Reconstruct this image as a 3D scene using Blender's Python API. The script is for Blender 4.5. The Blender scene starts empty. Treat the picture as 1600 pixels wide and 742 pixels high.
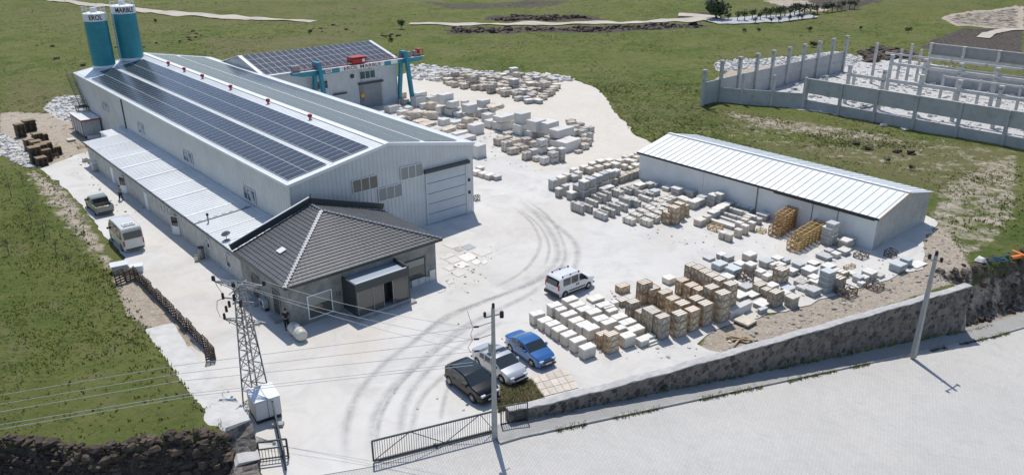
import bpy, bmesh, math, random
import numpy as np
from mathutils import Matrix, Vector, noise
R = math.radians
random.seed(7); rng = np.random.default_rng(7)
C = bpy.context.scene.collection
sc = bpy.context.scene
# ------------------------------------------------------------------ camera
F_PX, PITCH, ROLL, CAMH = 1214.0, 0.393, -0.003, 30.0
cp, sp_ = math.cos(PITCH), math.sin(PITCH)
cr, sr = math.cos(ROLL), math.sin(ROLL)
r0, u0, d0 = Vector((1, 0, 0)), Vector((0, sp_, cp)), Vector((0, cp, -sp_))
rt = r0 * cr + u0 * sr; up = u0 * cr - r0 * sr
cam = bpy.data.objects.new('camera', bpy.data.cameras.new('camera')); C.objects.link(cam)
cam.matrix_world = Matrix(((rt.x, up.x, -d0.x, 0), (rt.y, up.y, -d0.y, 0), (rt.z, up.z, -d0.z, CAMH), (0, 0, 0, 1)))
cam.data.sensor_width = 36; cam.data.lens = 36 * F_PX / 1600; cam.data.clip_end = 6000; cam.data.clip_start = 0.5
sc.camera = cam
# ------------------------------------------------------------------ light
SUN = Vector((-0.098, 0.51, 1.0)).normalized()
w = bpy.data.worlds.new("World"); sc.world = w; w.use_nodes = True
nt = w.node_tree; bg = nt.nodes['Background']
sky = nt.nodes.new('ShaderNodeTexSky'); sky.sky_type = 'NISHITA'; sky.sun_disc = False
sky.sun_elevation = math.asin(SUN.z); sky.sun_rotation = math.atan2(SUN.x, SUN.y)
sky.altitude = 1200; sky.air_density = 1.0; sky.dust_density = 1.2
nt.links.new(sky.outputs[0], bg.inputs[0]); bg.inputs[1].default_value = 0.14
sl = bpy.data.lights.new('sun', 'SUN'); sl.energy = 3.6; sl.angle = R(0.5); sl.color = (1.0, 0.955, 0.885)
so = bpy.data.objects.new('sun', sl); C.objects.link(so); so.rotation_euler = SUN.to_track_quat('Z', 'Y').to_euler()
so.location = (0, 60, 80)
sc.view_settings.view_transform = 'Standard'; sc.view_settings.look = 'None'
sc.view_settings.exposure = 0.03; sc.view_settings.gamma = 1.0; sc.view_settings.use_curve_mapping = False

# ------------------------------------------------------------------ pixel -> ground and terrain height
def G(px, py, z=0.0):
    x, y = px - 800.0, py - 371.0
    x, y = x * cr + y * sr, -x * sr + y * cr
    dx, dy, dz = x, F_PX * cp - y * sp_, -F_PX * sp_ - y * cp
    t = (z - CAMH) / dz
    return (dx * t, dy * t, z)
def crop(a, x, y): return a[0] + x / a[2], a[1] + y / a[2]
OW = np.array([-19.989, 66.130])
ANG = 2.288; Ux, Uy = math.cos(ANG), math.sin(ANG); Vx, Vy = math.sin(ANG), -math.cos(ANG)
ROT = ANG - math.pi / 2                       # local x = V (right), local y = U (away)
def LW(v, u, z=0.0): return (OW[0] + u * Ux + v * Vx, OW[1] + u * Uy + v * Vy, z)
def WL(x, y): return ((x - OW[0]) * Vx + (y - OW[1]) * Vy, (x - OW[0]) * Ux + (y - OW[1]) * Uy)
W0 = np.array([-1.0, 40.9]); E_ = np.array([0.904, 0.428]); E_ /= np.linalg.norm(E_); N_ = np.array([E_[1], -E_[0]])
def ts(x, y): return (x - W0[0]) * E_[0] + (y - W0[1]) * E_[1], (x - W0[0]) * N_[0] + (y - W0[1]) * N_[1]
def TS(t, s, z=0.0): return (W0[0] + t * E_[0] + s * N_[0], W0[1] + t * E_[1] + s * N_[1], z)
def sstep(a, b, x):
    q = np.clip((x - a) / (b - a), 0, 1); return q * q * (3 - 2 * q)
def road_z(t): return -0.093 * np.clip(t - 1.0, 0, 46) - 0.03 * np.maximum(t - 47, 0)
LB = np.array([(-140, 190), (-64, 100), (-60.5, 96.5), (-52.9, 86.8), (-42.6, 73.6), (-38.6, 67.6), (-31.5, 58.5), (-26.9, 52.3), (-19.5, 42.3), (-15.8, 38.2), (-15.3, 30)], float)
def left_d(x, y):                              # >0 : left of the yard edge
    xe = np.interp(y, LB[::-1, 1], LB[::-1, 0]); return (xe - x) * 0.78
def vnoise(x, y, s, seed=0):
    x = np.asarray(x, float) / s + seed * 17.3; y = np.asarray(y, float) / s - seed * 9.1
    xi, yi = np.floor(x), np.floor(y); fx, fy = x - xi, y - yi
    fx, fy = fx * fx * (3 - 2 * fx), fy * fy * (3 - 2 * fy)
    def h(a, b):
        q = np.sin(a * 127.1 + b * 311.7) * 43758.5453; return q - np.floor(q)
    return (h(xi, yi) * (1 - fx) + h(xi + 1, yi) * fx) * (1 - fy) + (h(xi, yi + 1) * (1 - fx) + h(xi + 1, yi + 1) * fx) * fy
YH = None
def yard_mask(x, y):
    global YH
    if YH is None: YH = [G(a, b)[:2] for a, b in [(40, 262), (90, 215), (70, 150), (140, 125), (240, 95), (420, 70), (600, 62), (640, 92), (760, 104), (910, 116), (965, 150), (1000, 190), (1040, 205), (1420, 275), (1500, 345), (1540, 470), (1200, 600), (700, 760)]]
    x, y = np.broadcast_arrays(np.asarray(x, float), np.asarray(y, float)); sh = x.shape
    Q = np.stack([x.ravel(), y.ravel()], 1); a = np.zeros(len(Q))
    for i in range(8):
        an = i * 2.4; q = 3.0 * math.sqrt(i / 8); a += inside(Q + np.array([math.cos(an) * q, math.sin(an) * q]), YH)
    return (a / 8).reshape(sh)
def field_h(y): return np.interp(y, [36, 40, 47, 53, 60, 70], [2.35, 2.25, 1.35, 0.6, 0.18, 0.12])
def bank_y(x): return 35.4 + 0.6 * np.sin(x * 0.6) + 0.04 * (x + 16)
def terrain(x, y):
    x = np.asarray(x, float); y = np.asarray(y, float)
    t, s = ts(x, y)
    z = -0.06 + 0 * x
    # hills
    far = sstep(150, 330, y + 0.15 * np.abs(x))
    z = z + far * (7.5 * (vnoise(x, y, 95, 1) - 0.45) + 3.2 * (vnoise(x, y, 38, 2) - 0.5))
    z = z + sstep(330, 900, y) * 40 * vnoise(x, y, 330, 3) * (0.4 + 0.6 * sstep(-50, -300, x) + 0.5 * sstep(150, 420, x))
    bump = (vnoise(x, y, 7, 4) - 0.5) * 0.7 + (vnoise(x, y, 2.6, 5) - 0.5) * 0.28
    grass = np.maximum(sstep(1.5, 6, left_d(x, y)) * 0.6, sstep(112, 150, y)) 
    rightf = sstep(52, 60, t) * sstep(-4, -7, s)
    z = z + bump * np.clip(grass + rightf * 0.8, 0, 1) * (0.5 + far) * (1 - yard_mask(x, y))
    # left raised field
    ld = left_d(x, y)
    hf = field_h(y) * sstep(0.0, 1.1, ld) * sstep(0, 1, (y - bank_y(x)) / 1.5)
    z = z + np.where(y < 110, hf, 0)
    # in front of the perimeter wall: the road level
    rz = road_z(t) - 0.08
    k = sstep(-0.35, 0.0, s) * sstep(-1.5, 0.5, t)
    bankr = sstep(-3.6, -0.9, s + 0.5 * (vnoise(x, y, 1.4, 6) - 0.5)) * sstep(45.0, 45.6, t)
    z = z * (1 - np.maximum(k, bankr)) + rz * np.maximum(k, bankr)
    z = np.where((t <= 0.5) & (y < 37) & (ld < 0.3), -0.06, z)
    return z
def TZ(x, y): return float(terrain(x, y))
def GT(px, py, dz=0.0):
    z = 0.0
    for _ in range(30):
        p = G(px, py, z); z = 0.6 * z + 0.4 * TZ(p[0], p[1])
    return (p[0], p[1], TZ(p[0], p[1]) + dz)

# ------------------------------------------------------------------ materials
MATS = {}
def mat(name, col, rough=0.7, metal=0.0, var=0.0, nscale=1.0, bump=0.0, bscale=20.0, objvar=0.0, col2=None, stain=None, spec=None, coords='Object', island=0.0):
    if name in MATS: return MATS[name]
    m = bpy.data.materials.new(name); m.use_nodes = True; n = m.node_tree.nodes; l = m.node_tree.links
    b = n['Principled BSDF']; b.inputs['Roughness'].default_value = rough; b.inputs['Metallic'].default_value = metal
    if spec is not None: b.inputs['Specular IOR Level'].default_value = spec
    b.inputs['Base Color'].default_value = (*col, 1)
    tc = n.new('ShaderNodeTexCoord'); out = tc.outputs[coords]
    cur = None
    def rgb(c):
        q = n.new('ShaderNodeRGB'); q.outputs[0].default_value = (*c, 1); return q.outputs[0]
    def mix(f, a, c, mode='MIX'):
        q = n.new('ShaderNodeMix'); q.data_type = 'RGBA'; q.blend_type = mode
        if isinstance(f, float): q.inputs[0].default_value = f
        else: l.new(f, q.inputs[0])
        l.new(a, q.inputs[6]); l.new(c, q.inputs[7]); return q.outputs[2]
    if var or col2 or stain or objvar or island:
        cur = rgb(col)
        if var or col2:
            t = n.new('ShaderNodeTexNoise'); t.inputs['Scale'].default_value = nscale; t.inputs['Detail'].default_value = 6
            l.new(out, t.inputs['Vector'])
            mr = n.new('ShaderNodeMapRange'); mr.inputs[1].default_value = 0.35; mr.inputs[2].default_value = 0.65
            l.new(t.outputs['Fac'], mr.inputs[0])
            c2 = col2 if col2 else tuple(c * (1 - var) for c in col)
            cur = mix(mr.outputs[0], cur, rgb(c2))
        if stain:
            sc_, scol, lo, hi = stain
            t = n.new('ShaderNodeTexNoise'); t.inputs['Scale'].default_value = sc_; t.inputs['Detail'].default_value = 8; t.inputs['Roughness'].default_value = 0.65
            l.new(out, t.inputs['Vector'])
            mr = n.new('ShaderNodeMapRange'); mr.inputs[1].default_value = lo; mr.inputs[2].default_value = hi
            l.new(t.outputs['Fac'], mr.inputs[0]); cur = mix(mr.outputs[0], cur, rgb(scol))
        if objvar or island:
            if objvar:
                oi = n.new('ShaderNodeObjectInfo'); src = oi.outputs['Random']; amt = objvar
            else:
                oi = n.new('ShaderNodeNewGeometry'); src = oi.outputs['Random Per Island']; amt = island
            mr = n.new('ShaderNodeMapRange'); mr.inputs[3].default_value = 1 - amt; mr.inputs[4].default_value = 1 + amt * 0.6
            l.new(src, mr.inputs[0])
            hv = n.new('ShaderNodeHueSaturation'); l.new(mr.outputs[0], hv.inputs['Value']); l.new(cur, hv.inputs['Color']); cur = hv.outputs[0]
        l.new(cur, b.inputs['Base Color'])
    if bump:
        t = n.new('ShaderNodeTexNoise'); t.inputs['Scale'].default_value = bscale; t.inputs['Detail'].default_value = 5
        l.new(out, t.inputs['Vector'])
        bp = n.new('ShaderNodeBump'); bp.inputs['Strength'].default_value = bump; bp.inputs['Distance'].default_value = 0.05
        l.new(t.outputs['Fac'], bp.inputs['Height']); l.new(bp.outputs[0], b.inputs['Normal'])
    MATS[name] = m; return m

# ------------------------------------------------------------------ mesh builder
class MB:
    def __init__(s): s.v = []; s.f = []
    def add(s, vs, fs):
        o = len(s.v); s.v += [tuple(p) for p in vs]; s.f += [tuple(i + o for i in q) for q in fs]; return s
    def box(s, x0, x1, y0, y1, z0, z1):
        return s.add([(x0, y0, z0), (x1, y0, z0), (x1, y1, z0), (x0, y1, z0), (x0, y0, z1), (x1, y0, z1), (x1, y1, z1), (x0, y1, z1)],
                     [(3, 2, 1, 0), (4, 5, 6, 7), (0, 1, 5, 4), (1, 2, 6, 5), (2, 3, 7, 6), (3, 0, 4, 7)])
    def bar(s, p, q, w, h=None, upv=(0, 0, 1)):
        h = h or w; p, q = Vector(p), Vector(q); d = (q - p)
        if d.length < 1e-6: return s
        d.normalize(); a = d.cross(Vector(upv))
        if a.length < 1e-3: a = d.cross(Vector((0, 1, 0)))
        a.normalize(); b = a.cross(d)
        c = [(-1, -1), (1, -1), (1, 1), (-1, 1)]
        vs = [p + a * (i * w / 2) + b * (j * h / 2) for i, j in c] + [q + a * (i * w / 2) + b * (j * h / 2) for i, j in c]
        return s.add(vs, [(3, 2, 1, 0), (4, 5, 6, 7), (0, 1, 5, 4), (1, 2, 6, 5), (2, 3, 7, 6), (3, 0, 4, 7)])
    def tube(s, p, q, r, r2=None, n=8):
        r2 = r if r2 is None else r2; p, q = Vector(p), Vector(q); d = (q - p).normalized()
        a = d.cross(Vector((0, 0, 1)))
        if a.length < 1e-3: a = Vector((1, 0, 0))
        a.normalize(); b = d.cross(a)
        vs = [p + (a * math.cos(i * 2 * math.pi / n) + b * math.sin(i * 2 * math.pi / n)) * r for i in range(n)]
        vs += [q + (a * math.cos(i * 2 * math.pi / n) + b * math.sin(i * 2 * math.pi / n)) * r2 for i in range(n)]
        fs = [(i, (i + 1) % n, n + (i + 1) % n, n + i) for i in range(n)] + [tuple(range(n))[::-1], tuple(range(n, 2 * n))]
        return s.add(vs, fs)
    def path(s, pts, r, n=5):
        for a, b in zip(pts[:-1], pts[1:]): s.tube(a, b, r, n=n)
        return s
    def quad(s, *p): return s.add(p, [tuple(range(len(p)))])
    def prism(s, poly, z0, z1):
        n = len(poly)
        return s.add([(x, y, z0) for x, y in poly] + [(x, y, z1) for x, y in poly],
                     [tuple(range(n))[::-1], tuple(range(n, 2 * n))] + [(i, (i + 1) % n, n + (i + 1) % n, n + i) for i in range(n)])
    def loft(s, rings, close=True, caps=True):
        n = len(rings[0]); vs = [p for r_ in rings for p in r_]; fs = []
        for k in range(len(rings) - 1):
            for i in range(n if close else n - 1):
                j = (i + 1) % n; fs.append((k * n + i, k * n + j, (k + 1) * n + j, (k + 1) * n + i))
        if caps: fs += [tuple(range(n))[::-1], tuple(range((len(rings) - 1) * n, len(rings) * n))]
        return s.add(vs, fs)
    def sphere(s, c, r, n=10, m=6, sz=1.0):
        rings = []
        for k in range(1, m):
            th = math.pi * k / m
            rings.append([(c[0] + r * math.sin(th) * math.cos(2 * math.pi * i / n), c[1] + r * math.sin(th) * math.sin(2 * math.pi * i / n), c[2] - r * sz * math.cos(th)) for i in range(n)])
        return s.loft(rings)
    def build(s, name, m, parent=None, smooth=False, loc=None, bevel=0.0):
        me = bpy.data.meshes.new(name); me.from_pydata(s.v, [], s.f); me.materials.append(m)
        if smooth or bevel:
            bm = bmesh.new(); bm.from_mesh(me)
            if bevel:
                bmesh.ops.remove_doubles(bm, verts=bm.verts, dist=1e-4)
                bmesh.ops.bevel(bm, geom=bm.edges[:] , offset=bevel, segments=1, affect='EDGES', profile=0.5)
            if smooth:
                bmesh.ops.remove_doubles(bm, verts=bm.verts, dist=1e-4)
                bmesh.ops.recalc_face_normals(bm, faces=bm.faces)
                for f in bm.faces: f.smooth = True
                for e in bm.edges:
                    if len(e.link_faces) == 2 and e.calc_face_angle(0) > R(smooth if smooth is not True else 40): e.smooth = False
            bm.to_mesh(me); bm.free()
        o = bpy.data.objects.new(name, me); C.objects.link(o)
        if parent is not None: o.parent = parent
        if loc is not None: o.location = loc
        return o
def tag(o, label=None, cat=None, group=None, kind=None):
    if label: o['label'] = label
    if cat: o['category'] = cat
    if group: o['group'] = group
    if kind: o['kind'] = kind
    return o
def thing(name, label, cat, loc=(0, 0, 0), rz=0.0, group=None):
    o = bpy.data.objects.new(name, None); C.objects.link(o); o.location = loc; o.rotation_euler = (0, 0, rz)
    o.empty_display_size = 0.3
    return tag(o, label, cat, group)
KIDS = {}
def kids(o):
    if o.name not in KIDS: KIDS[o.name] = [c for c in bpy.data.objects if c.parent == o]
    return KIDS[o.name]
def dup(root, loc, rz=0.0, scale=(1, 1, 1), label=None, group=None, cat=None, tilt=(0, 0)):
    r = root.copy(); C.objects.link(r); r.location = loc; r.rotation_euler = (tilt[0], tilt[1], rz); r.scale = scale
    if label: r['label'] = label
    if group: r['group'] = group
    if cat: r['category'] = cat
    for ch in kids(root):
        c = ch.copy(); C.objects.link(c); c.parent = r
        for g in kids(ch):
            d = g.copy(); C.objects.link(d); d.parent = c
    return r
def poly_area(px_poly, z=0.0): return [G(x, y, z)[:2] for x, y in px_poly]
def inside(P, poly):
    x, y = P[:, 0], P[:, 1]; c = np.zeros(len(P), bool); n = len(poly)
    for i in range(n):
        x1, y1 = poly[i]; x2, y2 = poly[(i + 1) % n]
        k = ((y1 > y) != (y2 > y)) & (x < (x2 - x1) * (y - y1) / (y2 - y1 + 1e-12) + x1); c ^= k
    return c
def text_mesh(body, size, extrude=0.01, spacing=1.0, bold=0.0):
    cu = bpy.data.curves.new('t', 'FONT'); cu.body = body; cu.size = size; cu.extrude = extrude; cu.offset = bold
    cu.align_x = 'CENTER'; cu.align_y = 'CENTER'; cu.space_character = spacing; cu.resolution_u = 3
    o = bpy.data.objects.new('t', cu); C.objects.link(o); bpy.context.view_layer.update()
    me = bpy.data.meshes.new_from_object(o.evaluated_get(bpy.context.evaluated_depsgraph_get()))
    bpy.data.objects.remove(o); bpy.data.curves.remove(cu); return me
def text_obj(name, body, size, m, parent, fn, spacing=1.0, bold=0.0, sx=1.0, cut=0):
    me = text_mesh(body, size, spacing=spacing, bold=bold)
    if cut:
        bm = bmesh.new(); bm.from_mesh(me)
        bmesh.ops.triangulate(bm, faces=bm.faces[:])
        for _ in range(cut): bmesh.ops.subdivide_edges(bm, edges=[e for e in bm.edges if e.calc_length() > 0.15], cuts=1)
        bm.to_mesh(me); bm.free()
    for v in me.vertices: v.co = fn(v.co.x * sx, v.co.y, v.co.z)
    me.materials.clear(); me.materials.append(m)
    o = bpy.data.objects.new(name, me); C.objects.link(o); o.parent = parent; return o
ORD = ['zeroth', 'first', 'second', 'third', 'fourth', 'fifth', 'sixth', 'seventh', 'eighth', 'ninth', 'tenth', 'eleventh', 'twelfth', 'thirteenth', 'fourteenth', 'fifteenth', 'sixteenth', 'seventeenth', 'eighteenth', 'nineteenth', 'twentieth']
def ordn(i):
    if i <= 20: return ORD[i]
    s = {1: 'st', 2: 'nd', 3: 'rd'}.get(i % 10 if i % 100 not in (11, 12, 13) else 0, 'th'); return f'{i}{s}'

# materials in use
M_clad = mat('grey_cladding', (0.60, 0.62, 0.63), 0.5, 0.08, var=0.1, nscale=0.5)
M_cladL = mat('silver_cladding', (0.66, 0.655, 0.64), 0.5, 0.08, var=0.1, nscale=0.4)
M_white = mat('white_sheet', (0.78, 0.79, 0.80), 0.5, var=0.08, nscale=0.4)
M_roofw = mat('white_roof_sheet', (0.74, 0.76, 0.76), 0.45, 0.1, var=0.10, nscale=0.25, stain=(1.2, (0.6, 0.59, 0.55), 0.58, 0.8))
M_seam = mat('seam_grey', (0.60, 0.64, 0.67), 0.5)
M_dark = mat('dark_metal', (0.035, 0.04, 0.045), 0.45, 0.3)
M_anth = mat('anthracite', (0.045, 0.055, 0.06), 0.4, 0.2)
M_glass = mat('window_glass', (0.02, 0.028, 0.03), 0.06, spec=0.9)
M_glassb = mat('bronze_glass', (0.09, 0.085, 0.075), 0.08, spec=0.8)
M_frame = mat('white_frame', (0.75, 0.76, 0.77), 0.4)
M_blind = mat('grey_blind', (0.30, 0.31, 0.29), 0.7)
M_teal = mat('teal_paint', (0.015, 0.25, 0.31), 0.42, var=0.14, nscale=0.6, stain=(0.9, (0.04, 0.31, 0.36), 0.55, 0.8))
M_tealc = mat('crane_teal_paint', (0.03, 0.27, 0.36), 0.45, var=0.15, nscale=1.0)
M_red = mat('red_paint', (0.42, 0.02, 0.02), 0.5, var=0.15)
M_redd = mat('red_vent', (0.35, 0.01, 0.02), 0.4)
M_black = mat('black_plastic', (0.012, 0.012, 0.013), 0.5)
M_conc = mat('weathered_concrete', (0.30, 0.30, 0.28), 0.85, var=0.3, nscale=0.8, bump=0.3, bscale=6, stain=(1.6, (0.17, 0.17, 0.16), 0.5, 0.72))
M_prec = mat('precast_concrete', (0.47, 0.47, 0.46), 0.8, var=0.14, nscale=0.3, bump=0.15, stain=(0.7, (0.3, 0.29, 0.27), 0.52, 0.75))
M_precc = mat('column_concrete', (0.60, 0.58, 0.54), 0.8, var=0.2, nscale=0.8, bump=0.15)
M_wood = mat('crate_wood', (0.55, 0.35, 0.16), 0.75, var=0.3, nscale=5, objvar=0.25)
M_woodg = mat('weathered_wood', (0.52, 0.39, 0.24), 0.85, var=0.3, nscale=5, objvar=0.2)
M_woodb = mat('brown_old_wood', (0.16, 0.12, 0.09), 0.85, var=0.35, nscale=4, objvar=0.2)
M_stone = mat('pale_limestone', (0.64, 0.57, 0.47), 0.7, var=0.14, nscale=2.5, bump=0.1, objvar=0.12, stain=(5, (0.45, 0.40, 0.33), 0.6, 0.85))
M_stoneg = mat('grey_stone_tile', (0.50, 0.49, 0.465), 0.7, var=0.25, nscale=3, bump=0.2, objvar=0.2)
M_stonet = mat('stone_top_sheet', (0.80, 0.765, 0.70), 0.6, var=0.08, nscale=2, objvar=0.05)
M_strap = mat('pale_strap', (0.55, 0.51, 0.44), 0.6)
M_marble = mat('marble_block', (0.70, 0.68, 0.64), 0.65, var=0.14, nscale=0.8, bump=0.25, bscale=8, objvar=0.1, stain=(1.4, (0.42, 0.37, 0.30), 0.58, 0.8))
M_rock = mat('rough_travertine', (0.72, 0.63, 0.51), 0.9, var=0.28, nscale=1.5, bump=0.8, bscale=7, objvar=0.12, stain=(2.2, (0.40, 0.29, 0.19), 0.56, 0.75))
M_rub = mat('rubble_white', (0.70, 0.68, 0.64), 0.9, var=0.2, nscale=2, bump=0.5, bscale=8, island=0.22)
M_darkrock = mat('basalt_rock', (0.115, 0.085, 0.062), 0.9, var=0.5, nscale=1.5, bump=0.8, bscale=5, island=0.45)
M_tyre = mat('tyre_rubber', (0.015, 0.015, 0.016), 0.8)
M_rim = mat('alloy_rim', (0.35, 0.36, 0.38), 0.3, 0.8)
M_lamp = mat('red_lens', (0.45, 0.01, 0.01), 0.25)
M_hl = mat('clear_lens', (0.6, 0.62, 0.64), 0.12)
M_galv = mat('galvanised_steel', (0.30, 0.31, 0.32), 0.5, 0.5, var=0.2, nscale=4)
M_pole = mat('pole_concrete', (0.40, 0.40, 0.38), 0.8, var=0.15, nscale=2, bump=0.15)
M_wire = mat('wire_aluminium', (0.60, 0.61, 0.58), 0.35, 0.2)
M_kerb = mat('kerb_concrete', (0.42, 0.41, 0.39), 0.85, var=0.25, nscale=2, bump=0.3)
M_trunk = mat('bark', (0.12, 0.09, 0.07), 0.9)
M_leaf = mat('dark_leaves', (0.06, 0.09, 0.04), 0.8, island=0.4)
M_leafg = mat('grey_green_leaves', (0.07, 0.095, 0.05), 0.8, island=0.4)
M_skin = mat('skin', (0.45, 0.27, 0.19), 0.6)
# ------------------------------------------------------------------ ground sheets
def soft(P, poly, r=0.8, n=9):
    a = np.zeros(len(P))
    bb = (min(p[0] for p in poly) - 3, max(p[0] for p in poly) + 3, min(p[1] for p in poly) - 3, max(p[1] for p in poly) + 3)
    k = (P[:, 0] > bb[0]) & (P[:, 0] < bb[1]) & (P[:, 1] > bb[2]) & (P[:, 1] < bb[3]); Q = P[k]
    if len(Q) == 0: return a
    acc = np.zeros(len(Q)); rr = r * (1 + Q[:, 1] / 120)
    for i in range(n):
        an = i * 2.4; q = rr * math.sqrt(i / n)
        acc += inside(Q + np.stack([np.cos(an) * q, np.sin(an) * q], 1), poly)
    a[k] = acc / n; return a
def zpoly(pts): return [GT(x, y)[:2] for x, y in pts]
ys = list(np.arange(16, 76, 0.4)); st = 0.4
while ys[-1] < 3200: st *= 1.0135; ys.append(ys[-1] + st)
ys = np.array(ys); NC = 430
fr = np.linspace(-1, 1, NC)
X = fr[None, :] * (0.80 * ys[:, None] + 48); Y = np.repeat(ys[:, None], NC, 1)
Z = terrain(X, Y); P = np.stack([X.ravel(), Y.ravel()], 1)
me = bpy.data.meshes.new('grass_land'); nr = len(ys)
co = np.stack([X.ravel(), Y.ravel(), Z.ravel()], 1)
idx = np.arange(nr * NC).reshape(nr, NC)
q = np.stack([idx[:-1, :-1], idx[:-1, 1:], idx[1:, 1:], idx[1:, :-1]], -1).reshape(-1, 4)
me.vertices.add(len(co)); me.vertices.foreach_set('co', co.ravel()); me.loops.add(q.size); me.loops.foreach_set('vertex_index', q.ravel())
me.polygons.add(len(q)); me.polygons.foreach_set('loop_start', np.arange(len(q)) * 4); me.polygons.foreach_set('loop_total', np.full(len(q), 4))
me.polygons.foreach_set('use_smooth', np.ones(len(q), bool)); me.update(); me.validate()
za = np.zeros((len(P), 4)); zb = np.zeros((len(P), 4))
DIRT = [([(1085, 540), (1125, 508), (1200, 493), (1250, 478), (1385, 435), (1430, 400), (1452, 362), (1475, 345), (1492, 380), (1515, 440), (1530, 470), (1140, 560)], 1),
        ([(1452, 300), (1448, 350), (1490, 420), (1560, 380), (1600, 330), (1600, 235), (1530, 250)], 0.50),
        ([(60, 262), (110, 298), (160, 368), (190, 420), (215, 430), (175, 440), (120, 380), (70, 320), (35, 270)], 0.62),
        ([(180, 432), (213, 423), (275, 497), (335, 570), (300, 575), (240, 520), (205, 490)], 1.3),
        ([(85, 178), (132, 168), (165, 232), (60, 264), (30, 250), (0, 215), (0, 175)], 1),
        ([(1116, 125), (1150, 104), (1235, 92), (1300, 96), (1150, 165)], 1),
        ([(1100, 168), (1160, 175), (1400, 210), (1440, 225), (1330, 222), (1180, 200)], 0.5),
        ([(1470, 28), (1520, 18), (1600, 8), (1600, 48), (1530, 42), (1490, 40)], 1.1),
        ([(1180, 0), (1350, 0), (1290, 18), (1235, 22), (1215, 8)], 0.9),
        ([(1490, 560), (1520, 520), (1600, 505), (1600, 520), (1530, 530)], 0.9),
        ([(480, 100), (560, 60), (300, 60), (0, 120), (0, 150), (120, 140)], 0.12), ([(1000, 225), (1100, 210), (1400, 270), (1470, 300), (1600, 260), (1600, 235), (1160, 180), (1020, 215)], 0.40)]
WHT = [([(122, 148), (85, 152), (68, 170), (95, 188), (150, 200), (160, 170)], 1), ([(636, 104), (700, 106), (760, 114), (860, 118), (905, 127), (905, 140), (690, 135), (640, 130)], 1),
       ([(1165, 160), (1200, 118), (1312, 100), (1400, 92), (1600, 125), (1600, 228), (1300, 178)], 1.2), ([(1118, 98), (1160, 94), (1260, 88), (1310, 80), (1340, 90), (1320, 104), (1230, 100), (1120, 112)], 1.2),
       ([(0, 205), (40, 225), (70, 262), (40, 262), (0, 240)], 0.8)]
DRK = [([(1470, 28), (1520, 18), (1600, 8), (1600, 48), (1530, 42), (1490, 40)], 0.52), ([(690, 45), (800, 44), (1100, 38), (1110, 44), (960, 52), (700, 54)], 1), ([(755, 31), (770, 24), (850, 24), (930, 27), (955, 32), (860, 34)], 1.2),
       ([(1430, 75), (1500, 45), (1600, 46), (1600, 90), (1520, 80)], 0.9), ([(640, 0), (900, 0), (870, 12), (700, 16)], 0.6), ([(1050, 28), (1100, 18), (1140, 30), (1080, 34)], 1),
       ([(1340, 80), (1420, 78), (1450, 90), (1380, 100)], 1), ([(1250, 0), (1400, 0), (1330, 18), (1280, 16)], 0.7)]
DRY = [([(300, 60), (560, 55), (560, 66), (330, 95)], 0.9), ([(0, 110), (140, 140), (120, 165), (60, 180), (0, 180)], 0.9), ([(1000, 215), (1600, 230), (1600, 330), (1460, 300), (1100, 215)], 0.8),
       ([(1100, 165), (1600, 240), (1600, 262), (1440, 240), (1110, 190)], 0.9), ([(0, 0), (700, 0), (600, 30), (0, 50)], 0.5), ([(1100, 0), (1600, 0), (1600, 40), (1200, 45)], 0.4)]
for pl, wt in DIRT: za[:, 0] = np.maximum(za[:, 0], wt * soft(P, zpoly(pl)))
for pl, wt in WHT: za[:, 1] = np.maximum(za[:, 1], wt * soft(P, zpoly(pl)))
for pl, wt in DRK: za[:, 2] = np.maximum(za[:, 2], wt * soft(P, zpoly(pl)))
for pl, wt in DRY: zb[:, 0] = np.maximum(zb[:, 0], wt * soft(P, zpoly(pl), 3.0, 15))
t_, s_ = ts(P[:, 0], P[:, 1])
za[:, 0] = np.maximum(za[:, 0], 1.0 * (sstep(-2.9, -2.2, s_) * sstep(44.5, 45.2, t_)) * (s_ < 0.5)); za[:, 2] = np.maximum(za[:, 2], .55 * (sstep(-3.9, -3.2, s_) * sstep(45.0, 45.6, t_)) * (s_ < -0.6))
za[:, 2] = np.maximum(za[:, 2], (P[:, 1] < bank_y(P[:, 0]) + 1.2) * (P[:, 0] < -14) * 1.0)
za[:, 3] = 1; zb[:, 3] = 1
for nm, arr in (('zone', za), ('zone_dry', zb)):
    at = me.color_attributes.new(nm, 'FLOAT_COLOR', 'POINT'); at.data.foreach_set('color', arr.astype(np.float32).ravel())
mg = bpy.data.materials.new('grass_land'); mg.use_nodes = True; n = mg.node_tree.nodes; l = mg.node_tree.links; b = n['Principled BSDF']
b.inputs['Roughness'].default_value = 0.95; b.inputs['Specular IOR Level'].default_value = 0.1
tc = n.new('ShaderNodeTexCoord'); OBJ = tc.outputs['Object']
def nz(sc_, det=6, rough=0.6, src=None, dist=0.0):
    t = n.new('ShaderNodeTexNoise'); t.inputs['Scale'].default_value = sc_; t.inputs['Detail'].default_value = det; t.inputs['Roughness'].default_value = rough; t.inputs['Distortion'].default_value = dist
    l.new(src or OBJ, t.inputs['Vector']); return t.outputs['Fac']
def mr(src, a, b_, c=0.0, d=1.0):
    t = n.new('ShaderNodeMapRange'); t.inputs[1].default_value = a; t.inputs[2].default_value = b_; t.inputs[3].default_value = c; t.inputs[4].default_value = d; l.new(src, t.inputs[0]); return t.outputs[0]
def mx(f, a, c):
    t = n.new('ShaderNodeMix'); t.data_type = 'RGBA'
    if isinstance(f, float): t.inputs[0].default_value = f
    else: l.new(f, t.inputs[0])
    for s, i in ((a, 6), (c, 7)):
        if isinstance(s, tuple): t.inputs[i].default_value = (*s, 1)
        else: l.new(s, t.inputs[i])
    return t.outputs[2]
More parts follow.
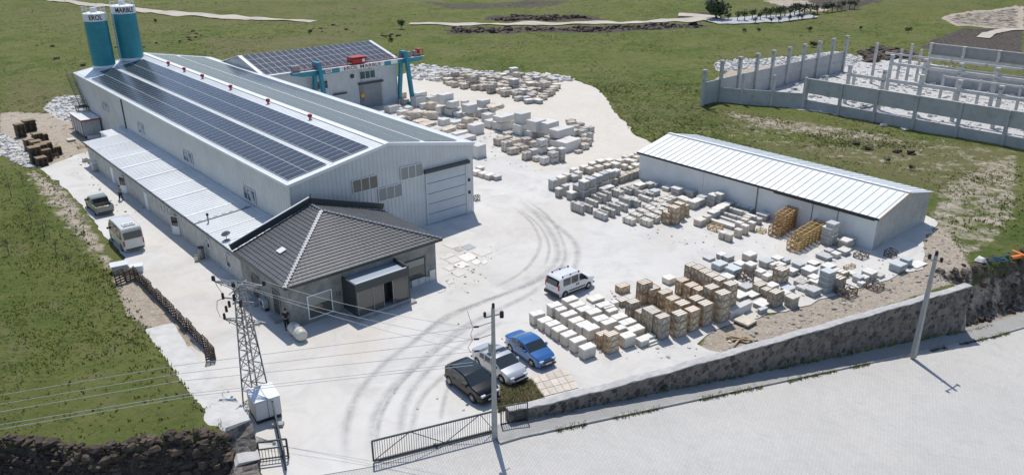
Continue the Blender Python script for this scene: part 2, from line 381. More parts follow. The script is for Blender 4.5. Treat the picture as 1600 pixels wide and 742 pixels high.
def mth(op, a, c):
    t = n.new('ShaderNodeMath'); t.operation = op
    for s, i in ((a, 0), (c, 1)):
        if isinstance(s, float): t.inputs[i].default_value = s
        else: l.new(s, t.inputs[i])
    return t.outputs[0]
g = mx(mr(nz(0.05), 0.38, 0.62), (0.080, 0.120, 0.024), (0.150, 0.165, 0.048))
g = mx(mr(nz(0.30, 8, 0.75, dist=0.6), 0.46, 0.62, 0, .85), g, (0.165, 0.18, 0.055))
g = mx(mr(nz(0.55, 8, 0.75), 0.55, 0.66, 0, .8), g, (0.068, 0.105, 0.022))
g = mx(mr(nz(1.6, 8, 0.7), 0.52, 0.72), g, (0.068, 0.095, 0.03))
g = mx(mr(nz(6.0, 4, 0.8), 0.5, 0.8, 0, 0.6), g, (0.21, 0.21, 0.11))
za_ = n.new('ShaderNodeAttribute'); za_.attribute_name = 'zone'; sep = n.new('ShaderNodeSeparateColor'); l.new(za_.outputs['Color'], sep.inputs[0])
zb_ = n.new('ShaderNodeAttribute'); zb_.attribute_name = 'zone_dry'; sepb = n.new('ShaderNodeSeparateColor'); l.new(zb_.outputs['Color'], sepb.inputs[0])
edge = nz(0.5, 9, 0.75); edge2 = nz(0.12, 6, 0.7)
dry = mr(mth('ADD', mth('MULTIPLY', sepb.outputs[0], 0.9), mth('MULTIPLY', edge2, 1.1)), 0.85, 1.25)
g = mx(mth('MULTIPLY', dry, 0.75), g, (0.17, 0.155, 0.075))
# thin soil patches everywhere in the grass
g = mx(mr(nz(0.22, 9, 0.75, dist=0.5), 0.58, 0.70, 0, 0.75), g, (0.20, 0.17, 0.11))
g = mx(mr(nz(0.11, 7, 0.7, dist=0.8), 0.56, 0.68, 0, 0.6), g, (0.20, 0.20, 0.06))
g = mx(mr(nz(0.16, 8, 0.75, dist=1.0), 0.53, 0.64, 0, 0.7), g, (0.19, 0.17, 0.085))
g = mx(mr(nz(0.018, 7, 0.7, dist=1.5), 0.50, 0.60, 0, 0.5), g, (0.17, 0.16, 0.075))
soil = mx(mr(nz(1.2, 9, 0.75), 0.4, 0.65), (0.50, 0.42, 0.33), (0.35, 0.29, 0.22)); soil = mx(mr(nz(5, 6, 0.85), 0.50, 0.62), soil, (0.62, 0.585, 0.53))
f = mr(mth('ADD', mth('MULTIPLY', sep.outputs[0], 0.9), edge), 0.88, 1.02); g = mx(f, g, soil)
dk = mx(mr(nz(1.5, 9, 0.8), 0.42, 0.62), (0.055, 0.045, 0.04), (0.17, 0.145, 0.125))
f = mr(mth('ADD', mth('MULTIPLY', sep.outputs[2], 0.9), edge), 0.9, 1.05); g = mx(f, g, dk)
vor = n.new('ShaderNodeTexVoronoi'); vor.inputs['Scale'].default_value = 1.6; l.new(OBJ, vor.inputs['Vector'])
wh = mx(mr(nz(2.5, 9, 0.8), 0.38, 0.62), (0.66, 0.645, 0.62), (0.36, 0.34, 0.31)); wh = mx(mr(vor.outputs['Distance'], 0.0, 0.7), wh, (0.62, 0.61, 0.59))
f = mr(mth('ADD', mth('MULTIPLY', sep.outputs[1], 0.9), edge), 0.9, 1.02); g = mx(f, g, wh)
l.new(g, b.inputs['Base Color'])
bp = n.new('ShaderNodeBump'); bp.inputs['Strength'].default_value = 0.9; bp.inputs['Distance'].default_value = 0.35
l.new(mth('ADD', nz(1.3, 10, 0.8), mth('MULTIPLY', nz(0.3, 4, 0.6), 1.5)), bp.inputs['Height']); l.new(bp.outputs[0], b.inputs['Normal'])
me.materials.append(mg); gl = bpy.data.objects.new('ground', me); C.objects.link(gl); tag(gl, kind='structure')

def sheet(name, poly, z, m, zf=None, step=None):
    if name in ('yard_concrete', 'gravel_yard'):
        out = []
        for (ax, ay), (bx_, by_) in zip(poly, poly[1:] + poly[:1]):
            L_ = math.hypot(bx_ - ax, by_ - ay); k = max(1, int(L_ / 1.1))
            for i in range(k):
                f = i / k; px_, py_ = ax + (bx_ - ax) * f, ay + (by_ - ay) * f
                am = 0.0 if ts(px_, py_)[1] > -1.2 and ts(px_, py_)[0] > -12 else .45
                out.append((px_ + am * (noise.noise((px_ * .7, py_ * .7, 3))) * 1.3, py_ + am * noise.noise((px_ * .7, py_ * .7, 9)) * 1.3))
        poly = out
    bm = bmesh.new(); vs = [bm.verts.new((x, y, z)) for x, y in poly]; bm.faces.new(vs)
    bmesh.ops.recalc_face_normals(bm, faces=bm.faces)
    if bm.faces[:][0].normal.z < 0: bmesh.ops.reverse_faces(bm, faces=bm.faces[:])
    bmesh.ops.triangulate(bm, faces=bm.faces[:])
    me = bpy.data.meshes.new(name); bm.to_mesh(me); bm.free(); me.materials.append(m)
    o = bpy.data.objects.new(name, me); C.objects.link(o); return tag(o, kind='structure')
def ground_mat(name, c1, c2, scales, stains, bump=0.25, rough=0.85, brick=None):
    global n, l, OBJ
    m = bpy.data.materials.new(name); m.use_nodes = True; n = m.node_tree.nodes; l = m.node_tree.links; b = n['Principled BSDF']
    b.inputs['Roughness'].default_value = rough; b.inputs['Specular IOR Level'].default_value = 0.2
    tc = n.new('ShaderNodeTexCoord'); OBJ = tc.outputs['Object']
    g = mx(mr(nz(scales[0], 7, 0.65), 0.35, 0.65), c1, c2)
    g = mx(mr(nz(scales[1], 9, 0.75), 0.5, 0.75, 0, 0.6), g, tuple(0.82 * q for q in c2))
    g = mx(mr(nz(9.0, 5, 0.8), 0.45, 0.8, 0, 0.35), g, tuple(0.7 * q for q in c2))
    for sc_, col, lo, hi, am in stains: g = mx(mr(nz(sc_, 8, 0.7, dist=0.8), lo, hi, 0, am), g, col)
    if brick:
        mp = n.new('ShaderNodeMapping'); mp.inputs['Rotation'].default_value = (0, 0, brick[1]); l.new(OBJ, mp.inputs[0])
        bt = n.new('ShaderNodeTexBrick'); bt.inputs['Scale'].default_value = 1.0; bt.inputs['Brick Width'].default_value = brick[0]; bt.inputs['Row Height'].default_value = brick[0] * 0.55
        bt.inputs['Mortar Size'].default_value = 0.018; bt.inputs['Color1'].default_value = (1, 1, 1, 1); bt.inputs['Color2'].default_value = (0.9, 0.9, 0.9, 1); bt.inputs['Mortar'].default_value = (0.72, 0.72, 0.71, 1)
        l.new(mp.outputs[0], bt.inputs['Vector'])
        t = n.new('ShaderNodeMix'); t.data_type = 'RGBA'; t.blend_type = 'MULTIPLY'; t.inputs[0].default_value = 0.8; l.new(g, t.inputs[6]); l.new(bt.outputs[0], t.inputs[7]); g = t.outputs[2]
    l.new(g, b.inputs['Base Color'])
    bp = n.new('ShaderNodeBump'); bp.inputs['Strength'].default_value = bump; bp.inputs['Distance'].default_value = 0.03
    l.new(nz(5, 8, 0.75), bp.inputs['Height']); l.new(bp.outputs[0], b.inputs['Normal']); return m
M_yard = ground_mat('yard_concrete', (0.62, 0.60, 0.56), (0.68, 0.66, 0.62), (0.09, 0.5), [(0.06, (0.56, 0.50, 0.42), 0.48, 0.66, 0.6), (0.25, (0.46, 0.45, 0.43), 0.48, 0.72, 0.7), (0.9, (0.45, 0.42, 0.37), 0.62, 0.76, 0.6), (3.5, (0.40, 0.39, 0.37), 0.70, 0.80, 0.7)])
M_gravel = ground_mat('cream_gravel', (0.68, 0.63, 0.55), (0.62, 0.57, 0.49), (0.15, 0.8), [(0.3, (0.68, 0.66, 0.62), 0.5, 0.7, 0.7), (1.6, (0.42, 0.38, 0.33), 0.62, 0.78, 0.5)], bump=0.7)
M_road = ground_mat('road_pavers', (0.60, 0.58, 0.545), (0.54, 0.525, 0.495), (0.12, 0.6), [(0.16, (0.40, 0.40, 0.40), 0.6, 0.72, 0.5), (0.07, (0.60, 0.57, 0.52), 0.55, 0.7, 0.5)], brick=(0.30, math.atan2(E_[1], E_[0]) + 0.75))
M_pave = ground_mat('pavement_slabs', (0.42, 0.415, 0.40), (0.36, 0.355, 0.34), (0.2, 0.9), [(0.8, (0.24, 0.23, 0.21), 0.6, 0.72, 0.5)], brick=(0.35, math.atan2(E_[1], E_[0])))
YARD = [(420, 760), (400, 720), (388, 692), (310, 598), (275, 545), (300, 540), (318, 552), (275, 497), (213, 424), (196, 408), (184, 390), (150, 348), (105, 296), (62, 264), (100, 250), (150, 232), (138, 215), (150, 190), (240, 120), (400, 110), (600, 150), (700, 178), (760, 205), (800, 240), (845, 268), (900, 258), (1010, 238), (1100, 270), (1360, 340), (1430, 330), (1470, 348), (1445, 372), (1440, 419), (1382, 437), (1330, 452), (1250, 481), (1200, 492), (1120, 512), (1088, 536), (1110, 547), (1130, 551)]
GRAV = [(640, 112), (700, 116), (800, 118), (900, 126), (932, 138), (945, 152), (962, 178), (982, 196), (988, 210), (1012, 218), (1030, 236), (1003, 262), (870, 300), (700, 260), (560, 160), (600, 128)]
yl = poly_area(YARD)
wl = [TS(t, -0.25)[:2] for t in (15.8, 10, 5, 1.0, -0.2)]
gl_ = [G(583, 728)[:2], G(500, 742)[:2], G(455, 756)[:2]]
road_top = [G(583, 728)[:2]]
sheet('yard_concrete', yl + wl + [TS(-0.3, 0.3)[:2]] + gl_, 0.0, M_yard)
sheet('gravel_yard', poly_area(GRAV), -0.012, M_gravel)
# road and pavement follow the fall of the street
def strip(name, s0, s1, tt, m, dz, thick=0.0):
    mb = MB(); ns = 2
    for a, b_ in zip(tt[:-1], tt[1:]):
        za1, zb1 = float(road_z(np.float64(a))) + dz, float(road_z(np.float64(b_))) + dz
        mb.quad(TS(a, s1, za1), TS(b_, s1, zb1), TS(b_, s0, zb1), TS(a, s0, za1))
        if thick: mb.quad(TS(a, s1, za1 - thick), TS(b_, s1, zb1 - thick), TS(b_, s1, zb1), TS(a, s1, za1)); mb.quad(TS(b_, s0, zb1 - thick), TS(a, s0, za1 - thick), TS(a, s0, za1), TS(b_, s0, zb1))
    o = mb.build(name, m); return tag(o, kind='structure')
TT = [-60, -20, -2, 0.0, 1.0] + list(range(3, 49, 2)) + [60, 80, 110]
strip('road', 1.62, 22.0, TT, M_road, -0.03)
strip('road_shoulder', 22.0, 30.0, TT, mat('verge_soil', (0.2, 0.17, 0.1), 0.95, var=0.3), -0.031)
TP = [-0.5, 0.9] + list(range(3, 49, 2)) + [60, 80, 110]
strip('pavement', -0.2, 1.42, TP, M_pave, 0.075)
strip('kerb', 1.42, 1.6, TP, M_kerb, 0.10, 0.15)
# road apron before the gate
ap = [TS(-0.3, 0.32)[:2], TS(2.6, 1.62)[:2], TS(-60, 1.62)[:2], (-60, 36.0), (-16, 36.0), G(455, 756)[:2], G(500, 742)[:2], G(583, 728)[:2]]
sheet('road_apron', ap[:3] + ap[5:], -0.026, M_road)
# worn tyre arcs on the concrete
M_track = bpy.data.materials.new('tyre_track_grime'); M_track.use_nodes = True; n = M_track.node_tree.nodes; l = M_track.node_tree.links; b = n['Principled BSDF']
OBJ = n.new('ShaderNodeTexCoord').outputs['Object']; b.inputs['Base Color'].default_value = (0.33, 0.33, 0.335, 1); b.inputs['Roughness'].default_value = 0.8
uvn = n.new('ShaderNodeUVMap').outputs[0]; sx = n.new('ShaderNodeSeparateXYZ'); l.new(uvn, sx.inputs[0])
edgef = mth('MULTIPLY', mth('SUBTRACT', 1.0, mth('ABSOLUTE', mth('SUBTRACT', mth('MULTIPLY', sx.outputs[0], 2.0), 1.0), 0.0)), 1.6)
endf = mr(sx.outputs[1], 0.0, 0.15); endg = mr(sx.outputs[1], 1.0, 0.85)
al = mth('MULTIPLY', mth('MULTIPLY', mth('MULTIPLY', edgef, endf), endg), mr(nz(0.9, 8, 0.8), 0.3, 0.75, 0.02, 0.34)); l.new(al, b.inputs['Alpha'])
NR = [8]
def ribbon(pts, wd):
    q = [np.array(p) for p in pts]; out = []
    for i in range(len(q) - 1):
        p0, p1, p2, p3 = q[max(i - 1, 0)], q[i], q[i + 1], q[min(i + 2, len(q) - 1)]
        for t in np.linspace(0, 1, NR[0], endpoint=False):
            out.append(0.5 * ((2 * p1) + (-p0 + p2) * t + (2 * p0 - 5 * p1 + 4 * p2 - p3) * t * t + (-p0 + 3 * p1 - 3 * p2 + p3) * t ** 3))
    out.append(q[-1]); return out
tv, tf, tuv = [], [], []
TR = [([(541, 735), (540, 681), (548, 640), (568, 603), (602, 566), (643, 536), (703, 495), (770, 466), (838, 440), (880, 415), (890, 388)], .5), ([(578, 720), (583, 660), (602, 620), (636, 583), (670, 553), (723, 512), (770, 488), (830, 458), (870, 425)], .55),
      ([(588, 700), (594, 655), (616, 612), (650, 575), (700, 535), (750, 500)], .3), ([(624, 690), (632, 633), (656, 593), (693, 559), (737, 529), (790, 500)], .5), ([(641, 680), (656, 627), (690, 590), (740, 552)], .4), ([(688, 657), (696, 617), (706, 600)], .3),
      ([(800, 322), (830, 348), (844, 378), (834, 405), (810, 429), (770, 450)], .35), ([(812, 312), (850, 348), (871, 385), (867, 412), (834, 439), (795, 455)], .6), ([(822, 312), (858, 340), (880, 380), (880, 410), (852, 440)], .35), ([(830, 325), (877, 358), (901, 385), (898, 418), (885, 430)], .55), ([(812, 328), (842, 352), (858, 385), (850, 418)], .3),
      ([(800, 455), (700, 492), (640, 540)], .4)]
for pts, wd in TR:
    c_ = ribbon([G(x, y)[:2] for x, y in pts], wd); b0 = len(tv)
    for i, p in enumerate(c_):
        d = c_[min(i + 1, len(c_) - 1)] - c_[max(i - 1, 0)]; d /= np.linalg.norm(d); nn = np.array([-d[1], d[0]]) * wd * .85
        tv += [(*(p + nn), 0.006), (*(p - nn), 0.006)]; tuv += [(0, i / (len(c_) - 1)), (1, i / (len(c_) - 1))]
    for i in range(len(c_) - 1): tf.append((b0 + 2 * i, b0 + 2 * i + 1, b0 + 2 * i + 3, b0 + 2 * i + 2))
me = bpy.data.meshes.new('tyre_tracks'); me.from_pydata(tv, [], tf); uv = me.uv_layers.new(name='UVMap')
for lp in me.loops: uv.data[lp.index].uv = tuv[lp.vertex_index]
me.materials.append(M_track); tt_ = bpy.data.objects.new('tyre_tracks', me); C.objects.link(tt_); tag(tt_, kind='structure')
# dirt roads on the hills
def trail(name, pts, wd, m, zup=0.15):
    NR[0] = 24
    q = ribbon([GT(x, y)[:2] for x, y in pts], wd); mb = MB(); L_, R_ = [], []
    for i, p in enumerate(q):
        d = q[min(i + 1, len(q) - 1)] - q[max(i - 1, 0)]; d /= np.linalg.norm(d); nn = np.array([-d[1], d[0]]) * wd / 2
        L_.append((*(p + nn), TZ(*(p + nn)) + zup)); R_.append((*(p - nn), TZ(*(p - nn)) + zup))
    for i in range(len(q) - 1): mb.quad(L_[i], R_[i], R_[i + 1], L_[i + 1])
    return tag(mb.build(name, m), kind='structure')
M_trail = mat('trail_dust', (0.56, 0.50, 0.42), 0.9, var=0.2, nscale=0.2)
trail('dirt_road', [(60, -3), (150, 9), (260, 21), (340, 27), (420, 31), (490, 34)], 4.5, M_trail, 0.22)
trail('dirt_track', [(640, 38), (700, 39), (800, 39), (900, 38), (1000, 36), (1060, 33), (1100, 29), (1112, 28), (1090, 25), (1060, 24)], 5.0, M_trail, 0.22)
trail('highway', [(1110, 36), (1160, 34), (1210, 31), (1262, 25)], 9.0, mat('highway_asphalt', (0.42, 0.43, 0.45), 0.8), 0.25)
trail('quarry_track', [(1600, 47), (1560, 50), (1535, 60)], 3.0, M_trail, 0.22)
# ------------------------------------------------------------------ cladding helpers
def rib_wall(p0, p1, z0, ztop, m, name, parent, pitch=0.33, depth=0.045, nrm=(0, 1)):
    """ribbed metal sheet from p0 to p1 in plan; ztop(s) gives the height at distance s"""
    p0 = np.array(p0, float); p1 = np.array(p1, float); L = np.linalg.norm(p1 - p0); d = (p1 - p0) / L; nn = np.array(nrm, float)
    ss = [0.0]; off = [0.0]; x = 0.0
    while x < L - 1e-6:
        for f, o in ((0.42, 0), (0.55, 1), (0.85, 1), (1.0, 0)):
            ss.append(min(L, x + f * pitch)); off.append(depth * o)
        x += pitch
    mb = MB(); vs = []
    for s_, o in zip(ss, off):
        q = p0 + d * s_ + nn * o; vs += [(q[0], q[1], z0), (q[0], q[1], ztop(s_))]
    mb.add(vs, [(2 * i, 2 * i + 2, 2 * i + 3, 2 * i + 1) for i in range(len(ss) - 1)])
    return mb.build(name, m, parent)
def window_v(parent, x, y0, y1, z0, z1, dirx, panes=2, name='window', fm=None, gm=None, opened=False):
    """window on a wall whose plane is x = const (normal dirx)"""
    t = 0.06; f = MB()
    def b(a0, a1, c0, c1, d0=0.0, d1=0.09): f.box(min(x, x + dirx * d1), max(x, x + dirx * d1), a0, a1, c0, c1)
    b(y0 - t, y1 + t, z0 - t, z0); b(y0 - t, y1 + t, z1, z1 + t); b(y0 - t, y0, z0, z1); b(y1, y1 + t, z0, z1)
    for k in range(1, panes): yy = y0 + (y1 - y0) * k / panes; b(yy - t / 2, yy + t / 2, z0, z1)
    fo = f.build(name, fm or M_frame, parent)
    g = MB(); g.box(min(x, x + dirx * 0.055), max(x, x + dirx * 0.055), y0, y1, z0, z1); g.build('pane', gm or M_glass, fo); return fo
def window_u(parent, y, x0, x1, z0, z1, diry, panes=2, name='window', fm=None, gm=None, depth=0.09, t=0.06, mull=True):
    f = MB()
    def b(a0, a1, c0, c1): f.box(a0, a1, min(y, y + diry * depth), max(y, y + diry * depth), c0, c1)
    b(x0 - t, x1 + t, z0 - t, z0); b(x0 - t, x1 + t, z1, z1 + t); b(x0 - t, x0, z0, z1); b(x1, x1 + t, z0, z1)
    if mull:
        for k in range(1, panes): xx = x0 + (x1 - x0) * k / panes; b(xx - t / 2, xx + t / 2, z0, z1)
    fo = f.build(name, fm or M_frame, parent)
    g = MB(); g.box(x0, x1, min(y, y + diry * 0.055), max(y, y + diry * 0.055), z0, z1); g.build('pane', gm or M_glass, fo); return fo
M_cell = None
def solar_mat():
    m = bpy.data.materials.new('solar_cells'); m.use_nodes = True; n = m.node_tree.nodes; l = m.node_tree.links; b = n['Principled BSDF']
    b.inputs['Roughness'].default_value = 0.26; b.inputs['Specular IOR Level'].default_value = 0.30; b.inputs['Coat Weight'].default_value = 0.15; b.inputs['Coat Roughness'].default_value = 0.1
    tc = n.new('ShaderNodeTexCoord'); t = n.new('ShaderNodeTexNoise'); t.inputs['Scale'].default_value = 0.12; l.new(tc.outputs['Object'], t.inputs['Vector'])
    r = n.new('ShaderNodeMix'); r.data_type = 'RGBA'; l.new(t.outputs['Fac'], r.inputs[0]); r.inputs[6].default_value = (0.022, 0.026, 0.034, 1); r.inputs[7].default_value = (0.050, 0.056, 0.070, 1)
    l.new(r.outputs[2], b.inputs['Base Color']); return m
M_cell = solar_mat(); M_pframe = mat('panel_frame', (0.72, 0.74, 0.76), 0.35, 0.3)
def solar_field(root, cells, keep=100):
    """cells: list of (origin, ex, ey, n) with w,h ; nearest `keep` are single parts, the rest one part"""
    cache = {}
    rest_c, rest_f = MB(), MB()
    def geo(mbc, mbf, o, ex, ey, nn, wd, hg):
        o, ex, ey, nn = map(Vector, (o, ex, ey, nn)); g = 0.03
        P_ = lambda a, b_, c_: tuple(o + ex * a + ey * b_ + nn * c_)
        mbc.add([P_(g, g, .045), P_(wd - g, g, .045), P_(wd - g, hg - g, .045), P_(g, hg - g, .045)], [(0, 1, 2, 3)])
        mbf.add([P_(0.008, 0.008, .0), P_(wd - .008, 0.008, .0), P_(wd - .008, hg - .008, .0), P_(0.008, hg - .008, .0), P_(0.008, 0.008, .041), P_(wd - .008, 0.008, .041), P_(wd - .008, hg - .008, .041), P_(0.008, hg - .008, .041)],
                [(4, 5, 6, 7), (0, 1, 5, 4), (1, 2, 6, 5), (2, 3, 7, 6), (3, 0, 4, 7)])
    for k, (o, ex, ey, nn, wd, hg) in enumerate(cells):
        if k < keep:
            a, b_ = MB(), MB(); geo(a, b_, o, ex, ey, nn, wd, hg)
            p = b_.build('solar_panel', M_pframe, root); a.build('cell_sheet', M_cell, p)
        else: geo(rest_c, rest_f, o, ex, ey, nn, wd, hg)
    if rest_c.v:
        # one further part holding the many far panels: cells and frames share it through two slots
        me = bpy.data.meshes.new('solar_panels'); me.from_pydata(rest_f.v + rest_c.v, [], rest_f.f + [tuple(i + len(rest_f.v) for i in q) for q in rest_c.f])
        me.materials.append(M_pframe); me.materials.append(M_cell)
        for i, p in enumerate(me.polygons): p.material_index = 1 if i >= len(rest_f.f) else 0
        o = bpy.data.objects.new('solar_panels', me); C.objects.link(o); o.parent = root; tag(o, kind='stuff')

# ------------------------------------------------------------------ big warehouse
WW, WLn, HE, HR = 20.96, 71.9, 7.69, 9.50
wh = thing('warehouse', 'long grey steel warehouse with solar panels covering its pitched roof', 'warehouse', (*OW, 0), ROT)
sl_ = math.atan2(HR - HE, WW / 2); cs, sn = math.cos(sl_), math.sin(sl_)
rib_wall((0, WLn), (0, 0), 0, lambda s: HE - 0.05, M_cladL, 'wall', wh, 0.50, 0.06, (-1, 0))
gab = lambda s: HE - 0.06 + (HR - HE) * (1 - abs(s - WW / 2) / (WW / 2))
rib_wall((0.0, 0), (14.7, 0), 0, gab, M_clad, 'gable_wall', wh, 0.45, 0.035, (0, -1))
rib_wall((14.7, 0), (20.0, 0), 5.75, lambda s: gab(s + 14.7), M_clad, 'gable_wall', wh, 0.45, 0.035, (0, -1))
rib_wall((20.0, 0), (WW, 0), 0, lambda s: gab(s + 20.0), M_clad, 'gable_wall', wh, 0.45, 0.035, (0, -1))
MB().quad((WW, 0, 0), (WW, WLn, 0), (WW, WLn, HE), (WW, 0, HE)).quad((WW, WLn, 0), (0, WLn, 0), (0, WLn, HE), (WW / 2, WLn, HR), (WW, WLn, HE)).build('rear_wall', M_clad, wh)
rf = MB()
ov = 0.12
for k in range(2):
    xa, xb = (-ov, WW / 2) if k == 0 else (WW + ov, WW / 2)
    za_z = HE - ov * math.tan(sl_)
    rf.add([(xa, -ov, za_z), (xb, -ov, HR), (xb, WLn + ov, HR), (xa, WLn + ov, za_z), (xa, -ov, za_z + .1), (xb, -ov, HR + .1), (xb, WLn + ov, HR + .1), (xa, WLn + ov, za_z + .1)], [(3, 2, 1, 0), (4, 5, 6, 7), (0, 1, 5, 4), (1, 2, 6, 5), (2, 3, 7, 6), (3, 0, 4, 7)])
rf.build('roof', M_roofw, wh)
tr = MB()
for (xa, za1, xb, zb1) in ((-ov - .03, HE - .06, WW / 2, HR + .1), (WW + ov + .03, HE - .06, WW / 2, HR + .1)):
    tr.bar((xa, -ov - .05, za1 + .02), (xb, -ov - .05, zb1 - .03), .06, .30); tr.bar((xa, WLn + ov + .05, za1 + .02), (xb, WLn + ov + .05, zb1 - .03), .06, .3)
tr.box(-ov - .12, -ov, -ov, WLn + ov, HE - .12, HE + .1); tr.box(WW + ov, WW + ov + .12, -ov, WLn + ov, HE - .12, HE + .1)
tr.build('roof_trim', M_white, wh)
rc = MB(); rc.bar((WW / 2, -ov, HR + .115), (WW / 2, WLn + ov, HR + .115), .7, .04)
for xx in (WW / 2 - 1.15, WW / 2 + .55):
    for y in np.arange(0.4, WLn, 0.35): pass
rc.build('ridge_cap', M_white, wh)
# roof seams seen on the bare strips
sm = MB()
for y in np.arange(0.5, WLn, 0.5):
    for a, b_ in ((9.15, 10.4), (4.42, 4.88), (0.0, .22)):
        z = lambda x: HE + x * math.tan(sl_) + .115
        sm.bar((a, y, z(a)), (b_, y, z(b_)), .05, .03)
sm.build('roof_rib', M_roofw, wh)
cells = []
pw = 1.055; ph = 2.04
for j in range(66):
    for c0, side in ((0.30, 0), (0.30 + ph, 0), (4.98, 0), (4.98 + ph, 0), (0.45, 1), (0.45 + ph, 1), (5.1, 1), (5.1 + ph, 1)):
        y = 0.75 + j * pw
        if side == 0 and y > 66.3 - (3.2 if c0 < 2 else 0) : continue
        if y > 70.3: continue
        if side == 0: o = (c0 * cs, y, HE + c0 * sn + .16); ex = (cs, 0, sn); nn = (-sn, 0, cs)
        else:
            d = c0; o = (WW / 2 + d * cs, y, HR - d * sn + .16); ex = (cs, 0, -sn); nn = (sn, 0, cs)
        cells.append((o, ex, (0, 1, 0), nn, ph, pw))
solar_field(wh, cells, 96)
# gable windows, sectional door, wall windows
for (a, b_, c, d) in ((6.36, 9.06, 5.50, 6.73), (9.12, 11.80, 3.99, 5.26), (11.82, 14.42, 5.60, 6.85)): window_u(wh, -0.045, a, b_, c, d, -1, 3, gm=M_blind if a > 9 else M_glassb)
dr = MB()
for k in range(5): dr.box(14.86, 19.9, -0.10, -0.03, 0.06 + k * 1.12, 0.06 + k * 1.12 + 1.06)
dro = dr.build('sectional_door', mat('door_panel_grey', (0.52, 0.56, 0.59), 0.45, var=0.06), wh)
dk = MB()
for k in range(1, 5): dk.box(14.86, 19.9, -0.085, -0.04, 0.06 + k * 1.12 - .075, 0.06 + k * 1.12 + .012)
dk.build('door_seal', M_dark, dro)
df = MB(); df.box(14.70, 14.86, -0.16, -0.02, 0, 5.7); df.box(19.9, 20.06, -0.16, -0.02, 0, 5.7); df.build('door_frame', M_clad, wh)
MB().box(14.5, 20.3, -0.42, -0.04, 5.72, 6.05).build('door_hood', M_anth, wh)
for z in (3.6, 2.2): MB().box(20.25, 20.5, -0.13, -0.05, z, z + .32).build('door_control', M_dark, wh)
for y0, y1, z0, z1 in ((56.4, 58.8, 4.3, 5.5), (40.6, 43.1, 4.2, 5.4), (24.4, 27.0, 4.05, 5.2), (7.8, 10.4, 3.8, 5.05)):
    fo = window_v(wh, -0.065, y0, y1, z0, z1, -1, 3)
    MB().add([(-.16, y0 + .05, z0 + .1), (-.42, y0 + .12, z0 + .14), (-.42, y0 + .82, z1 - .1), (-.16, y0 + .8, z1 - .05)], [(0, 1, 2, 3)]).build('sash', M_frame, fo)
MB().box(-.13, 0.0, 48.9, 49.1, 2.9, HE).build('downpipe', M_dark, wh)
MB().box(-.11, 0.0, -.12, .0, 3.0, HE - .1).build('corner_trim', M_cladL, wh)
for i, (y, x) in enumerate(((58.3, 9.75), (51.8, 9.75), (45.0, 9.75), (35.4, 9.7), (24.5, 9.7), (14.2, 9.75))):
    z = HE + x * math.tan(sl_) + .1
    vt = MB(); vt.tube((x, y, z), (x, y, z + .25), .14, n=10); vo = vt.build('roof_vent', M_galv, wh)
    MB().sphere((x, y, z + .42), .27, 12, 8, .85).build('vent_ball', M_redd, vo, smooth=True)

# ------------------------------------------------------------------ silos
def silo(name, v, u, zb, r, h, word, label, group):
    x, y, _ = LW(v, u); t = thing(name, label, 'silo', (x, y, zb), 0, group)
    n_ = 40
    MB().tube((0, 0, 0), (0, 0, .35), r * 1.05, r * 1.0, n_).build('base_skirt', M_white, t, smooth=30)
    tk = MB(); tk.tube((0, 0, .3), (0, 0, h - 1.15), r, n=n_); tk.build('tank', M_teal, t, smooth=30)
    sm = MB()
    for k in range(1, 6): z = .3 + (h - 1.5) * k / 6; sm.tube((0, 0, z - .02), (0, 0, z + .02), r + .012, n=n_)
    sm.build('seam', mat('teal_seam', (0.01, 0.19, 0.25), 0.5), t)
    MB().tube((0, 0, h - 1.15), (0, 0, h - .05), r + .01, n=n_).build('name_band', M_white, t, smooth=30)
    MB().tube((0, 0, h - .06), (0, 0, h + .12), r + .03, r * .6, n=n_).build('roof', M_frame, t)
    rl = MB()
    for i in range(14):
        a = 2 * math.pi * i / 14; rl.tube((r * .98 * math.cos(a), r * .98 * math.sin(a), h - .05), (r * .98 * math.cos(a), r * .98 * math.sin(a), h + .95), .022, n=5)
    for z in (h + .5, h + .95):
        for i in range(28):
            a, b_ = 2 * math.pi * i / 28, 2 * math.pi * (i + 1) / 28
            rl.tube((r * .98 * math.cos(a), r * .98 * math.sin(a), z), (r * .98 * math.cos(b_), r * .98 * math.sin(b_), z), .02, n=4)
    rl.build('top_railing', M_frame, t)
    f = MB(); f.box(-.35, .35, -.35, .35, h + .1, h + .75); f.build('filter_box', M_frame, t)
    # facing the camera side
    a0 = math.atan2(-y, -x) + (0.05 if word == 'EROL' else 0.12)
    def wrap(px_, py_, pz_):
        a = a0 + px_ / r; return Vector(((r + .025) * math.cos(a), (r + .025) * math.sin(a), h - .62 + py_))
    text_obj('lettering', word, .98, M_black, t, wrap, bold=.02, sx=0.80, cut=2)
    return t
s1 = silo('silo', 3.95, 70.2, 8.42, 1.62, 8.1, 'EROL', 'teal silo with a white band lettered EROL, left of the pair', 'teal silos on the warehouse roof end')
s2 = silo('silo', 8.2, 70.4, 9.1, 1.75, 8.2, 'MARBLE', 'teal silo with a white band lettered MARBLE, right of the pair', 'teal silos on the warehouse roof end')
ld = thing('access_ladder', 'thin pale caged ladder standing between the two teal silos', 'ladder', LW(6.1, 69.3, 8.75))
lm = MB()
for dx in (-.2, .2): lm.tube((dx, 0, 0), (dx, 0, 7.6), .03, n=5)
lm.build('stiles', M_frame, ld)
for k in range(24): MB().tube((-.2, 0, .2 + k * .31), (.2, 0, .2 + k * .31), .02, n=4).build('rung', M_frame, ld)

